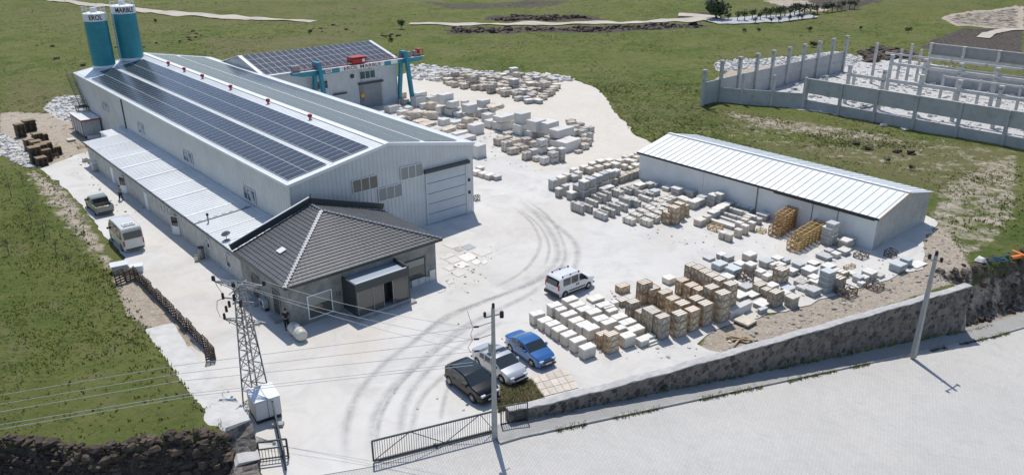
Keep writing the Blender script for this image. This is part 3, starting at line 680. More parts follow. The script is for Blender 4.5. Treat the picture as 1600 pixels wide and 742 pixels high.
# ------------------------------------------------------------------ external stair, generator cabinet
st_ = thing('external_staircase', 'dark steel staircase climbing the far corner of the long warehouse', 'staircase', (*OW, 0), ROT)
a_, b_ = (72.9, 7.5), (68.6, 3.4)
s_m = MB()
for x in (-.25, -1.05): s_m.bar((x, a_[0], a_[1]), (x, b_[0], b_[1]), .06, .22); s_m.bar((x, a_[0], a_[1] + .95), (x, b_[0], b_[1] + .95), .04, .04)
s_m.build('stringer', M_dark, st_)
s_m = MB()
for k in range(20):
    f = k / 19; y, z = a_[0] + (b_[0] - a_[0]) * f, a_[1] + (b_[1] - a_[1]) * f; s_m.box(-1.05, -.25, y - .12, y + .12, z - .02, z + .02)
s_m.build('tread', M_dark, st_)
s_m = MB(); s_m.box(-1.7, -.1, 66.9, 68.6, 3.3, 3.38)
for x in (-1.65, -.2):
    for y in (66.95, 68.5): s_m.bar((x, y, 0), (x, y, 3.3), .09)
s_m.build('landing', M_dark, st_); s_m = MB()
for x in np.linspace(-1.68, -.3, 6): s_m.bar((x, 66.95, 3.38), (x, 66.95, 4.4), .035)
for y in np.linspace(66.95, 70.5, 9): s_m.bar((-1.68, y, 3.38), (-1.68, y, 4.4), .035)
s_m.bar((-1.68, 66.95, 4.4), (-.3, 66.95, 4.4), .05); s_m.bar((-1.68, 66.95, 4.4), (-1.68, 70.5, 4.4), .05); s_m.build('railing', M_dark, st_)
gn = thing('generator_cabinet', 'grey generator cabinet with red roof trim beside the stairs', 'generator', (*OW, 0), ROT)
M_gen = mat('cabinet_grey', (0.46, 0.47, 0.46), 0.5, var=0.1, nscale=1)
MB().box(-2.75, -.35, 61.3, 67.6, .3, 2.55).build('body', M_gen, gn)
MB().box(-2.85, -.25, 61.2, 67.7, 2.64, 2.72).build('roof', M_roofw, gn)
q = MB(); q.box(-2.9, -.2, 61.12, 61.2, 2.5, 2.70); q.box(-2.9, -2.83, 61.2, 67.75, 2.5, 2.70); q.build('roof_trim', mat('trim_red', (0.33, 0.05, 0.03), 0.5), gn)
for k in range(4): MB().box(-2.79, -2.74, 61.55 + k * 1.5, 62.9 + k * 1.5, .5, 2.35).build('door_panel', M_gen, gn)
for k in range(5): MB().box(-2.81, -2.75, 61.42 + k * 1.5, 61.50 + k * 1.5, .32, 2.5).build('door_gap', M_dark, gn)
q = MB()
for a, c in ((-2.2, 2.3), (-1.5, 2.0), (-.9, 1.7), (-1.3, 1.2), (-2.0, .9), (-1.4, .8)): q.box(a, a + .12, 61.27, 61.3, c, c + .08)
q.build('latch', M_black, gn)
q = MB(); [q.box(-2.6, -.5, y, y + .3, 0, .3) for y in (61.6, 64.3, 67.0)]; q.build('skid', M_dark, gn)

# ------------------------------------------------------------------ lean-to annex
an = thing('annex', 'low lean-to annex with ribbed white roof along the warehouse side', 'annex', (*OW, 0), ROT)
AX, AE, AZ, AT = -5.7, -5.95, 3.0, 3.38
rib_wall((AX, 47.0), (AX, -1.8), 0, lambda s: AZ - .08, mat('annex_cladding', (0.58, 0.57, 0.53), 0.6, 0.05, var=0.2, nscale=1.2, stain=(0.8, (0.40, 0.38, 0.34), 0.55, 0.8)), 'wall', an, 0.4, 0.05, (-1, 0))
MB().quad((AX, 47, 0), (AX, 47, AZ - .05), (-.05, 47, AT - .05), (-.05, 47, 0)).quad((-2.9, 51, 0), (-2.9, 47, 0), (-2.9, 47, 3.2), (-2.9, 51, 3.2)).build('end_wall', M_clad, an)
q = MB(); zr = lambda x: AZ + (AT - AZ) * (x - AE) / (-.1 - AE)
q.add([(AE, -1.9, AZ), (-.1, -1.9, AT), (-.1, 47.3, AT), (AE, 47.3, AZ), (AE, -1.9, AZ - .07), (-.1, -1.9, AT - .07), (-.1, 47.3, AT - .07), (AE, 47.3, AZ - .07)], [(0, 1, 2, 3), (7, 6, 5, 4), (4, 5, 1, 0), (5, 6, 2, 1), (6, 7, 3, 2), (7, 4, 0, 3)]); q.build('roof', M_roofw, an)
q = MB(); q.add([(-3.0, 47.3, 3.12), (-.1, 47.3, 3.3), (-.1, 51, 3.3), (-3.0, 51, 3.12)], [(0, 1, 2, 3)]); q.build('canopy_roof', M_roofw, an)
q = MB()
for y in np.arange(-1.7, 47.2, .5): q.bar((AE, y, zr(AE) + .015), (-.1, y, zr(-.1) + .015), .07, .045)
q.build('roof_rib', M_roofw, an)
q = MB()
for y in (5.4, 11.0, 17.2, 21.0, 26.2, 31.6, 36.0, 42.4): q.bar((AE, y, zr(AE) + .03), (-.1, y, zr(-.1) + .03), .32, .05)
q.build('roof_lap', M_white, an)
q = MB(); q.bar((AE, 8.6, zr(AE) + .05), (-.1, 8.6, zr(-.1) + .05), .12, .08)
for y in (8.9, 11.2):
    for f in np.linspace(.1, .9, 7): x = AE + (-.1 - AE) * f; q.box(x - .18, x + .18, y - .03, y + .03, zr(x) + .03, zr(x) + .06)
q.build('roof_flashing', M_galv, an)
q = MB(); q.box(AE - .12, AE, -1.9, 47.3, AZ - .16, AZ - .03); q.build('gutter', M_dark, an)
q = MB(); q.box(-.35, -.07, -1.9, 51.0, AT, AT + .1); q.build('wall_flashing', M_seam, an)
for y in (36.0, 23.6): q = MB().box(AX - .1, AX - .05, y, y + .95, .05, 2.1); q.build('door', M_frame, an)
for y, z in ((18.3, 1.5), (16.4, 1.5), (20.9, 1.7), (5.9, 1.3)): window_v(an, AX - .052, y, y + .6, z, z + .85, -1, 1, gm=M_glass)
window_v(an, AX - .052, 1.2, 2.0, .9, 2.1, -1, 1)
for y in (14.2, 31.3):                               # doors standing open
    hx, hy = AX - .07, y
    d = MB(); w_ = .95; ang = R(28); ex = (-math.sin(ang) * w_, math.cos(ang) * w_)
    P_ = lambda f, z: (hx + ex[0] * f, hy + ex[1] * f, z)
    for (f0, z0_, f1, z1_) in ((0, .06, 0, 2.1), (1, .06, 1, 2.1), (0, .09, 1, .09), (0, 2.07, 1, 2.07), (0, 1.0, 1, 1.0)): d.bar(P_(f0, z0_), P_(f1, z1_), .07)
    do = d.build('open_door', M_frame, an); MB().quad(P_(.04, .1), P_(.96, .1), P_(.96, 1.0), P_(.04, 1.0)).build('door_panel', M_frame, do)
    MB().quad(P_(.04, 1.02), P_(.96, 1.02), P_(.96, 2.03), P_(.04, 2.03)).build('door_glass', M_glass, do)
    MB().box(AX - .06, AX - .051, y, y + .95, .05, 2.1).build('doorway', M_black, an)
sd = thing('satellite_dish', 'grey satellite dish on the annex roof near the office', 'satellite dish', LW(-5.3, 2.6, zr(-5.3)))
q = MB(); rings = [[(r_ * math.cos(a), r_ * math.sin(a), r_ * r_ * .45) for a in np.linspace(0, 2 * math.pi, 17)[:-1]] for r_ in (.02, .15, .3, .42)]
q.loft(rings, caps=False); d_ = q.build('dish', mat('dish_grey', (0.2, 0.2, 0.2), 0.5), sd, smooth=True); d_.rotation_euler = (R(-55), 0, R(35)); d_.location = (0, 0, .55)
q = MB(); q.tube((0, 0, 0), (0, 0, .55), .03); q.tube((0, 0, .55), (.35, -.25, .8), .015); q.tube((0, 0, .02), (0, 0, .05), .25, n=12); q.build('mast', M_galv, sd)
ch = thing('flue_pipe', 'short flue pipe with cowl on the annex roof', 'flue', LW(-4.9, 7.9, zr(-4.9)))
MB().tube((0, 0, 0), (0, 0, .75), .07, n=10).build('pipe', M_galv, ch); MB().tube((0, 0, .72), (0, 0, .95), .13, .11, n=10).build('cowl', M_dark, ch)

# ------------------------------------------------------------------ office
of = thing('office', 'grey rendered office with a dark hipped metal tile roof', 'office', (*OW, 0), ROT)
x0, x1, y0, y1 = -6.1, 7.8, -11.2, -2.1
q = MB(); Hh = 3.75
q.quad((x0, y1, 0), (x0, y0, 0), (x0, y0, Hh), (x0, y1, Hh)).quad((x0, y0, 0), (x1, y0, 0), (x1, y0, Hh), (x0, y0, Hh)).quad((x1, y0, 0), (x1, y1, 0), (x1, y1, Hh), (x1, y0, Hh)).quad((x1, y1, 0), (x0, y1, 0), (x0, y1, Hh), (0.9, y1, 6.1), (x1, y1, Hh))
q.build('wall', M_conc, of)
ez = 3.8; FLc, FRc, BLc, BRc = (-6.5, -11.5, ez), (8.3, -11.5, ez), (-6.5, -2.0, ez), (8.3, -2.0, ez); AP, RB = (0.9, -4.1, 6.2), (0.9, -2.0, 6.2)
M_tile = mat('black_metal_tile', (0.088, 0.095, 0.105), 0.45, 0.0, var=0.25, nscale=1.2, bump=0.2, bscale=3)
def tile_face(a, b_, c, d, ncourse, parent):
    """courses from eave a-b up to d-c"""
    a, b_, c, d = map(Vector, (a, b_, c, d)); nn = (b_ - a).cross(d - a)
    if nn.length < 1e-6: nn = (b_ - a).cross(c - a)
    nn.normalize(); mb = MB(); lp = .055
    for k in range(ncourse):
        f0, f1 = k / ncourse, (k + 1) / ncourse
        l0, r0_, l1, r1 = a.lerp(d, f0), b_.lerp(c, f0), a.lerp(d, f1), b_.lerp(c, f1)
        mb.quad(l0 + nn * lp, r0_ + nn * lp, r1, l1); mb.quad(l0, r0_, r0_ + nn * lp, l0 + nn * lp)
        nb = int((r0_ - l0).length / .42)
        for j in range(nb):                       # tile joints, staggered
            f = (j + (.5 if k % 2 else 0) + .5) / nb
            p, q_ = l0.lerp(r0_, f), l1.lerp(r1, f)
            if (l1 - r1).length > .3: mb.bar(p + nn * (lp + .006), p.lerp(l1.lerp(r1, ((p - l0).length / max((r0_ - l0).length, .01))), .96) + nn * .012, .03, .02)
    return mb.build('roof_slope', M_tile, parent)
tile_face(FLc, FRc, AP, AP, 21, of); tile_face(BLc, FLc, AP, RB, 21, of); tile_face(FRc, BRc, RB, AP, 21, of)
q = MB(); q.add([(-6.5, -11.5, ez - .16), (8.3, -11.5, ez - .16), (8.3, -2.0, ez - .16), (-6.5, -2.0, ez - .16)], [(3, 2, 1, 0)])
q.box(-6.55, 8.35, -11.56, -11.5, ez - .18, ez + .02); q.box(-6.56, -6.5, -11.56, -2, ez - .18, ez + .02); q.box(8.3, 8.36, -11.56, -2, ez - .18, ez + .02); q.build('eaves', M_anth, of)
q = MB()
for A_, B_ in ((FLc, AP), (FRc, AP), (RB, AP)):
    A_, B_ = Vector(A_) + Vector((0, 0, .05)), Vector(B_) + Vector((0, 0, .05)); L_ = (B_ - A_).length; nk = int(L_ / .36)
    q.bar(A_ + Vector((0, 0, .03)), B_ + Vector((0, 0, .03)), .13, .05)
    for k in range(nk):
        p = A_.lerp(B_, k / nk); p2 = A_.lerp(B_, (k + .5) / nk); q.bar(p + Vector((0, 0, .02)), p2 + Vector((0, 0, .05)), .34, .05)
q.build('hip_cap', mat('hip_cap_grey', (0.22, 0.23, 0.25), 0.4, 0.3), of)
q = MB(); q.bar((-6.7, -1.9, ez + .35), (0.9, -1.9, 6.55), .24, .55); q.bar((8.4, -1.9, ez + .35), (0.9, -1.9, 6.55), .24, .55); q.build('parapet', M_anth, of)
q = MB(); q.bar((-6.7, -1.86, ez + .66), (0.9, -1.86, 6.86), .16, .05); q.build('parapet_cap', M_frame, of)
q = MB(); q.tube((0.9, -2.2, 6.3), (0.9, -2.2, 7.3), .03); q.build('antenna', M_dark, of)
q = MB(); nx = Vector((-2.4, 0, 7.4)).normalized(); c0 = Vector((-4.2, -6.4, ez + (2.4 / 7.4) * 2.3 + .12)); q.bar(c0 - Vector((.3, 0, .1)), c0 + Vector((.3, 0, .1)), .75, .06, upv=(0, 0, 1)); q.build('skylight', M_frame, of)
window_u(of, y0, -4.62, -2.62, .45, 2.33, -1, 1, gm=M_glassb, t=.09); window_u(of, y0, 4.55, 6.55, .75, 2.5, -1, 1, gm=M_glassb, t=.07, fm=M_anth)
q = MB(); q.box(-4.6, -2.7, y0 - .065, y0 - .058, 1.5, 2.3); q.build('blind', mat('blind_fabric', (0.33, 0.33, 0.29), 0.8), of)
q = MB(); q.box(4.6, 6.5, y0 - .065, y0 - .058, 1.9, 2.45); q.build('blind', mat('blind_fabric', (0.33, 0.33, 0.29), 0.8), of)
text_obj('house_number', '12', .5, M_black, of, lambda a, b_, c: Vector((-1.95 + a, y0 - .02, 1.75 + b_)))
for a, b_ in ((-5.5, -4.3), (-9.35, -8.25)):
    q = MB(); q.box(x0 - .05, x0 + .0, a, b_, .45, 2.4); q.build('door', M_black, of)
    q = MB(); [q.box(x0 - .09, x0, yy, yy + .1, .4, 2.45) for yy in (a - .1, b_)]; q.box(x0 - .09, x0, a - .1, b_ + .1, 2.4, 2.5); q.build('door_frame', M_conc, of)
    MB().box(x0 - .7, x0, a - .1, b_ + .1, 0, .25).build('step', M_kerb, of)
q = MB(); [q.box(x, x + .7, y0 - .07, y0 - .02, 0.02, .75 - .12 * (i % 3)) for i, x in enumerate((5.1, 5.85, 6.6))]; q.box(7.0, 7.6, y0 - .12, y0 - .06, 0.02, 1.05); q.build('stone_slab', M_marble, of)
ac = thing('air_conditioner', 'small white air conditioner unit on the office side wall', 'air conditioner', LW(x0 - .25, -6.6, .3), ROT)
MB().box(-.2, .2, -.45, .45, 0, .7).build('casing', M_gen, ac); MB().tube((-.2, .05, .35), (-.23, .05, .35), .26, n=16).build('fan_grille', M_dark, ac)
q = MB(); q.box(-.1, .25, -.4, -.35, -.28, 0); q.box(-.1, .25, .35, .4, -.28, 0); q.build('bracket', M_dark, ac)
# porch
px0, px1, py0 = -1.55, 3.55, -13.35
q = MB(); q.box(px0 - .25, px1 + .25, py0 - .55, y0, 0, .16); q.box(px0, px1, py0 - .1, y0, .16, .32); q.build('plinth', M_kerb, of)
q = MB(); q.box(px0, px0 + .14, py0, y0, .32, 3.12); q.box(px1 - .14, px1, py0, y0, .32, 3.12); q.box(px0 + .14, px1 - .14, py0, py0 + .16, 2.45, 3.12); q.box(px1 - .14, px1, py0, y0 - 0.0, 3.12, 3.3)
q.build('porch_frame', M_anth, of)
q = MB(); q.box(px0 + .14, px1 - .14, py0 + .16, y0, 2.9, 2.97); q.build('porch_roof', mat('porch_roof_sheet', (0.35, 0.40, 0.46), 0.4, 0.2), of)
q = MB(); q.box(px0 + .14, px1 - .14, py0 + .10, py0 + .2, 3.13, 3.17); q.build('porch_flashing', M_frame, of)
for a, b_ in ((px0 + .14, .05), (.13, 1.0), (1.95, 3.4)): MB().box(a, b_, py0 + .06, py0 + .09, .36, 2.44).build('porch_glass', M_glassb, of)
[MB().box(a, a + .06, py0 + .03, py0 + .12, .33, 2.45).build('glazing_bar', M_galv, of) for a in (px0 + .15, .06, 1.0, 1.9, 3.34)]
MB().box(1.06, 1.9, py0 + .7, py0 + .73, .33, 2.44).build('dark_entrance', M_black, of)
au = thing('roof_fan_unit', 'boxy white unit with a blue top behind the office roof', 'ventilation unit', LW(8.9, -1.2, 0), ROT)
MB().box(-.9, .9, -.6, .6, 0, 2.3).build('casing', M_frame, au); MB().box(-.95, .95, -.65, .65, 2.3, 2.42).build('cover', mat('blue_cover', (0.15, 0.24, 0.32), 0.5), au)
# ------------------------------------------------------------------ white storage shed
sh = thing('storage_shed', 'low grey storage shed with a white standing seam gable roof', 'shed', (34.807, 68.865, 0), 2.279 - math.pi / 2)
SW, SL, SE_, SR = 11.33, 29.49, 3.38, 4.58
M_shedw = mat('shed_wall_paint', (0.74, 0.755, 0.745), 0.6, var=0.1, nscale=0.5, stain=(0.5, (0.62, 0.61, 0.57), 0.55, 0.8))
q = MB()
for a, b_ in ((0, 3.9), (3.93, 6.6), (6.63, 12.9), (12.93, 20.0), (20.03, SL)): q.box(-.02, .06, a, b_, 0, SE_ - .06)
q.build('wall', M_shedw, sh)
sg = lambda s: SE_ - .05 + (SR - SE_) * (1 - abs(s - SW / 2) / (SW / 2))
rib_wall((0, 0), (SW, 0), 0, sg, mat('shed_gable_metal', (0.48, 0.48, 0.47), 0.45, 0.1, var=0.15, nscale=0.8), 'gable_wall', sh, 0.55, .05, (0, -1))
MB().quad((SW, 0, 0), (SW, SL, 0), (SW, SL, SE_), (SW, 0, SE_)).quad((SW, SL, 0), (0, SL, 0), (0, SL, SE_), (SW / 2, SL, SR), (SW, SL, SE_)).build('rear_wall', M_shedw, sh)
q = MB(); sl2 = (SR - SE_) / (SW / 2); o_ = .3
for xa in (-o_, SW + o_):
    za_ = SE_ - o_ * sl2
    q.add([(xa, -.25, za_), (SW / 2, -.25, SR), (SW / 2, SL + .25, SR), (xa, SL + .25, za_), (xa, -.25, za_ + .07), (SW / 2, -.25, SR + .07), (SW / 2, SL + .25, SR + .07), (xa, SL + .25, za_ + .07)], [(3, 2, 1, 0), (4, 5, 6, 7), (0, 1, 5, 4), (1, 2, 6, 5), (2, 3, 7, 6), (3, 0, 4, 7)])
q.build('roof', M_roofw, sh)
q = MB()
for y in np.arange(.1, SL, .82):
    for xa in (-o_, SW + o_): q.bar((xa, y, SE_ - o_ * sl2 + .09), (SW / 2, y, SR + .09), .05, .07)
q.build('roof_seam', M_seam, sh)
q = MB(); q.bar((SW / 2, -.25, SR + .13), (SW / 2, SL + .25, SR + .13), .42, .05); q.build('ridge_cap', M_white, sh)
q = MB(); q.box(-o_ - .06, -o_, -.25, SL + .25, SE_ - .2, SE_ + .02); q.box(-o_ - .02, 0, .2, 11.0, SE_ - .34, SE_ - .22); q.build('door_rail', M_dark, sh)
q = MB(); q.bar((-.06, 13.0, SE_ - .3), (-.06, 13.0, .1), .06, .06); q.bar((-.06, 6.6, SE_ - .3), (-.06, 6.6, .1), .05, .05); q.bar((-.06, 3.9, SE_ - .3), (-.06, 3.9, .1), .04, .04); q.build('door_edge', M_anth, sh)
q = MB(); q.bar((-.35, -.3, SE_ + .03), (SW / 2, -.3, SR + .08), .05, .1); q.build('verge_board', M_wood, sh)

# ------------------------------------------------------------------ second hall behind, with solar roof
BU, BV, BW, BD, BE, BR = 50.95, 21.13, 23.69, 16.62, 7.50, 9.48
ox_, oy_, _ = LW(BV, BU)
wb = thing('processing_hall', 'smaller grey metal hall behind the crane with a solar panel roof', 'warehouse', (ox_, oy_, 0), ROT)
rib_wall((0, 0), (BW - 7.5, 0), 0, lambda s: BE - .05, M_clad, 'front_wall', wb, .5, .04, (0, -1)); rib_wall((BW - 7.5, 0), (BW - 3.2, 0), 4.1, lambda s: BE - .05, M_clad, 'front_wall', wb, .5, .04, (0, -1)); rib_wall((BW - 3.2, 0), (BW, 0), 0, lambda s: BE - .05, M_clad, 'front_wall', wb, .5, .04, (0, -1))
gz = lambda s: BE - .05 + (BR - BE) * (1 - abs(s - BD / 2) / (BD / 2))
rib_wall((0, BD), (0, 0), 0, gz, M_clad, 'gable_wall', wb, .5, .04, (-1, 0)); rib_wall((BW, 0), (BW, BD), 0, gz, M_clad, 'gable_wall', wb, .5, .04, (1, 0))
MB().quad((BW, BD, 0), (0, BD, 0), (0, BD, BE), (BW, BD, BE)).build('rear_wall', M_clad, wb)
s3 = math.atan2(BR - BE, BD / 2); q = MB()
for ya, sg_ in ((-.2, 1), (BD + .2, -1)):
    za_ = BE - .2 * math.tan(s3)
    q.add([(-.2, ya, za_), (-.2, BD / 2, BR), (BW + .2, BD / 2, BR), (BW + .2, ya, za_), (-.2, ya, za_ + .08), (-.2, BD / 2, BR + .08), (BW + .2, BD / 2, BR + .08), (BW + .2, ya, za_ + .08)], [(0, 1, 2, 3), (7, 6, 5, 4), (4, 5, 1, 0), (5, 6, 2, 1), (6, 7, 3, 2), (7, 4, 0, 3)])
q.build('roof', M_roofw, wb)
q = MB(); [q.bar((x, -.2, BE), (x, BD / 2, BR + .06), .25, .14) for x in (-.25, BW + .25)]; [q.bar((x, BD + .2, BE), (x, BD / 2, BR + .06), .25, .14) for x in (-.25, BW + .25)]; q.build('verge_trim', M_white, wb)
cells = []
for j in range(4):
    for i in range(22):
        d = .12 + j * 2.06
        cells.append(((.25 + i * 1.055, d * math.cos(s3), BE + d * math.sin(s3) + .14), (1, 0, 0), (0, math.cos(s3), math.sin(s3)), (0, -math.sin(s3), math.cos(s3)), 1.055, 2.06))
solar_field(wb, cells, 100)
window_u(wb, -.05, BW - 7.2, BW - 4.4, 4.9, 6.1, -1, 3, gm=mat('green_glass', (0.03, 0.09, 0.085), 0.1)); window_u(wb, -.05, 8.2, 10.4, 4.3, 5.5, -1, 2)
MB().box(BW - 7.45, BW - 3.3, -.12, -.04, 0, 4.0).build('roller_door', mat('roller_door_grey', (0.30, 0.32, 0.34), 0.5, 0.3, var=.15), wb)
MB().box(BW - 7.7, BW - 3.0, -.45, -.05, 4.02, 4.32).build('door_hood', M_anth, wb); MB().box(11.2, 13.6, -.5, -.05, 3.0, 3.2).build('door_canopy', M_anth, wb)
for x, z in ((15.0, 5.6), (BW - 5.3, 7.0 - .2)): MB().tube((x, -.05, z), (x, -.12, z), .38, n=14).build('wall_fan', M_anth, wb)

# ------------------------------------------------------------------ gantry crane
CU, VL, VR = 49.0, 29.0, 45.15
gc = thing('gantry_crane', 'teal gantry crane lettered EROL MARBLE with a red hoist trolley', 'gantry crane', LW(0, CU), ROT)
BZ0, BZ1 = 7.0, 7.85
q = MB(); q.add([(VL - 4.4, -.35, BZ1), (VR + 3.7, -.35, BZ1), (VR + 3.7, -.35, BZ0 + .35), (VR + 3.0, -.35, BZ0), (VL - 2.6, -.35, BZ0), (VL - 4.4, -.35, BZ0 + .4),
                 (VL - 4.4, .35, BZ1), (VR + 3.7, .35, BZ1), (VR + 3.7, .35, BZ0 + .35), (VR + 3.0, .35, BZ0), (VL - 2.6, .35, BZ0), (VL - 4.4, .35, BZ0 + .4)],
                [(5, 4, 3, 2, 1, 0), (6, 7, 8, 9, 10, 11), (0, 1, 7, 6), (1, 2, 8, 7), (2, 3, 9, 8), (3, 4, 10, 9), (4, 5, 11, 10), (5, 0, 6, 11)]); q.build('girder', M_tealc, gc)
q = MB(); q.box(VL - 4.4, VR + 3.7, -.75, -.35, BZ1 - .06, BZ1); q.build('walkway', M_frame, gc)
q = MB(); q.bar((VL - 3.7, 0, BZ1 + .06), (VR + 4.2, 0, BZ1 + .06), .08, .12); q.build('trolley_rail', M_red, gc)
for vx in (VL, VR):
    for sgn in (-1, 1): MB().bar((vx, sgn * .62, 8.8), (vx, sgn * 2.1, .45), .62, .55, upv=(1, 0, 0)).build('leg', M_tealc, gc)
    MB().box(vx - .3, vx + .3, -.75, .75, 8.6, 8.95).build('leg_head', M_tealc, gc)
    q = MB(); q.box(vx - .22, vx + .22, -2.95, 2.95, .2, .6); q.build('bogie_beam', M_tealc, gc)
    for sgn in (-1, 1): MB().tube((vx - .1, sgn * 2.6, .22), (vx + .1, sgn * 2.6, .22), .22, n=12).build('wheel', M_dark, gc)
q = MB(); M_rail = mat('railing_red', (0.30, 0.05, 0.05), 0.5)
q.tube((VL - 4.3, -.75, BZ1 + .95), (VR + 3.6, -.75, BZ1 + .95), .03, n=4); q.tube((VL - 4.3, -.75, BZ1 + .45), (VR + 3.6, -.75, BZ1 + .45), .02, n=4)
for x in np.linspace(VL - 4.3, VR + 3.6, 14): q.tube((x, -.75, BZ1), (x, -.75, BZ1 + .95), .03, n=4)
q.build('railing', M_rail, gc)
q = MB(); q.box(34.9, 37.4, -.9, .9, BZ1 + .25, BZ1 + .95); q.box(34.8, 37.5, -1.0, 1.0, BZ1 + 1.15, BZ1 + 1.22)
[q.box(x, x + .1, y, y + .1, BZ1 + .9, BZ1 + 1.2) for x in (34.9, 37.3) for y in (-.9, .8)]; tr_ = q.build('trolley', M_red, gc)
MB().box(36.6, 37.1, -.95, -.9, BZ1 + .4, BZ1 + .85).build('trolley_panel', M_frame, tr_)
q = MB(); q.tube((36.5, -.1, BZ0), (36.5, -.1, 2.9), .025, n=4); q.tube((36.9, .1, BZ0), (36.9, .1, 2.9), .025, n=4); q.build('hoist_rope', M_dark, gc)
q = MB(); q.box(36.4, 37.0, -.2, .2, 2.35, 2.95); q.build('hook_block', mat('hook_yellow', (0.6, 0.32, 0.02), 0.5), gc)
q = MB(); q.path([(36.7, 0, 2.35), (36.7, 0, 2.1), (36.9, 0, 1.9), (36.75, 0, 1.75), (36.55, 0, 1.85)], .06); q.build('hook', M_dark, gc)
MB().box(32.7, 41.0, -.42, -.36, BZ0 + .05, BZ1 - .08).build('name_board', M_white, gc)
M_letter = mat('letter_red', (0.28, 0.02, 0.03), 0.5)
text_obj('lettering', 'EROL MARBLE', .78, M_letter, gc, lambda a, b_, c: Vector((36.85 + a, -.435, (BZ0 + BZ1) / 2 - .01 + b_)), sx=1.36, spacing=1.05, bold=.012)
MB().box(30.2, 31.3, -.42, -.36, BZ0 + .15, BZ1 - .2).build('notice_board', M_white, gc); MB().box(42.3, 43.6, -.42, -.36, BZ0 + .12, BZ1 - .12).build('notice_board', M_white, gc)
q = MB(); q.box(30.3, 31.2, -.44, -.42, BZ0 + .3, BZ0 + .4); q.box(30.4, 31.1, -.44, -.42, BZ0 + .45, BZ0 + .53); q.build('notice_mark', M_letter, gc)
q = MB(); q.box(VL - 4.3, VL - 3.0, -.3, .3, BZ1 + .1, BZ1 + .95); q.box(VR + .6, VR + 1.3, -.3, .3, BZ1, BZ1 + .9); q.box(VR + 1.9, VR + 2.5, -.3, .3, BZ1, BZ1 + .95); q.build('control_box', M_galv, gc)
q = MB(); [q.bar((VR + 2.7 + a, -.3 + b_, BZ1), (VR + 2.7 + a, -.3 + b_, BZ1 + 1.1), .08) for a in (0, .9) for b_ in (0, .8)]; q.box(VR + 2.7, VR + 3.6, .45, .5, BZ1 + .3, BZ1 + 1.1); q.box(VR + 2.7, VR + 3.6, -.33, .53, BZ1 + 1.1, BZ1 + 1.16); q.build('end_cage', M_red, gc)
for i, vv in enumerate((45.1, 29.2)):
    rl = thing('crane_rail', ('crane rail along the marble blocks in the open yard' if i == 0 else 'crane rail running along the side of the long warehouse'), 'rail', LW(vv, 12 if i == 0 else 26), ROT, 'crane rails')
    MB().box(-.25, .25, 0, 37 if i == 0 else 24, 0, .10).build('sleeper_beam', M_kerb, rl); MB().box(-.06, .06, 0, 37 if i == 0 else 24, .10, .20).build('rail_head', M_tealc, rl)

# ------------------------------------------------------------------ precast frame building site
pc = thing('unfinished_building', 'unfinished precast concrete building of posts, beams and wall panels', 'building site', (*OW, 0), ROT)
def post(v, u, h, m=M_precc, w=.42, corbel=0):
    q = MB(); q.box(v - w / 2, v + w / 2, u - w / 2, u + w / 2, -.1, h)
    if corbel:
        for zc in ((h - .25), (h - 1.6)): q.box(v - w / 2 - (.0 if corbel > 0 else .35), v + w / 2 + (.35 if corbel > 0 else 0), u - w / 2 + .03, u + w / 2 - .03, zc - .25, zc)
        q.box(v - w / 2 - .12, v + w / 2 + .12, u - w / 2 - .1, u + w / 2 + .1, h, h + .1)
    return q.build('column', m, pc)
vs_ = [81.6, 86.4, 91.8, 97.2, 102.4, 107.8, 113.2, 118.8, 124.2, 129.7]
for i, v in enumerate(vs_): post(v, 14.0 + .35 * (i % 2) * 0, 7.0 if i else 6.0, M_prec, .5, 1)
for a, b_ in zip(vs_[:-1], vs_[1:]):
    if a < 82: MB().box(a + .28, b_ - .28, 14.1, 14.3, -.1, 3.9).build('wall_panel', M_prec, pc)
    else: MB().box(a + .26, b_ - .26, 14.1, 14.3, -.1, 1.95).build('wall_panel', M_prec, pc); MB().box(a + .26, b_ - .26, 14.1, 14.3, 1.98, 3.95).build('wall_panel', M_prec, pc)
lp_ = [(88.0, 10.6), (90.3, 6.2), (92.5, 1.7)]
for v, u in lp_: post(v, u, 5.2)
for (v0, u0_), (v1, u1_) in zip([(86.4, 13.9)] + lp_[:-1], lp_):
    MB().bar((v0, u0_ - .1, 1.2), (v1, u1_ + .15, 1.2), .16, 2.6).build('wall_panel', M_prec, pc)
us_ = [1.5, -4.4, -10.2, -16.2, -22.4, -28.6, -34.8, -41.0, -47]
for u in us_: post(92.8, u, 4.95, M_prec, .45)
for a, b_ in zip(us_[:-1], us_[1:]):
    MB().box(92.75, 92.95, b_ + .25, a - .25, 2.6, 4.9).build('wall_panel', M_prec, pc); MB().box(92.75, 92.95, b_ + .25, a - .25, -.3, 1.5).build('wall_panel', M_prec, pc)
    MB().box(92.68, 93.02, b_ + .23, a - .23, 4.9, 5.0).build('coping', M_precc, pc)
ui = [-1.0, -6.9, -12.8, -18.5, -24.3, -30.2, -36, -42]
for v, h, z in ((101.6, 6.4, 5.0), (117.2, 6.4, 5.0)):
    for u in ui: post(v, u, h, M_precc, .5, 1)
    for a, b_ in zip(ui[:-1], ui[1:]): MB().box(v - .22, v + .22, b_ + .26, a - .26, z - .35, z + .15).build('beam', M_precc, pc)
for v, z in ((110.5, 5.1),):
    for u in ui[2:]: post(v, u, 5.3, M_precc, .36)
    for a, b_ in zip(ui[2:-1], ui[3:]): MB().box(v - .16, v + .16, b_ + .2, a - .2, z - .15, z + .12).build('beam', M_precc, pc)
for v, u, h in ((121.5, 4.0, 7.6), (125.0, -1.0, 7.6), (123.5, 1.7, 5.4), (128.5, 2.2, 5.9), (130.0, -.8, 6.0), (113.0, 3.4, 3.4), (104.5, 4.3, 3.6)): post(v, u, h, M_precc, .42)
ub = [-2.4, -8.3, -14.2, -20.0, -26, -32, -38, -44, -50]
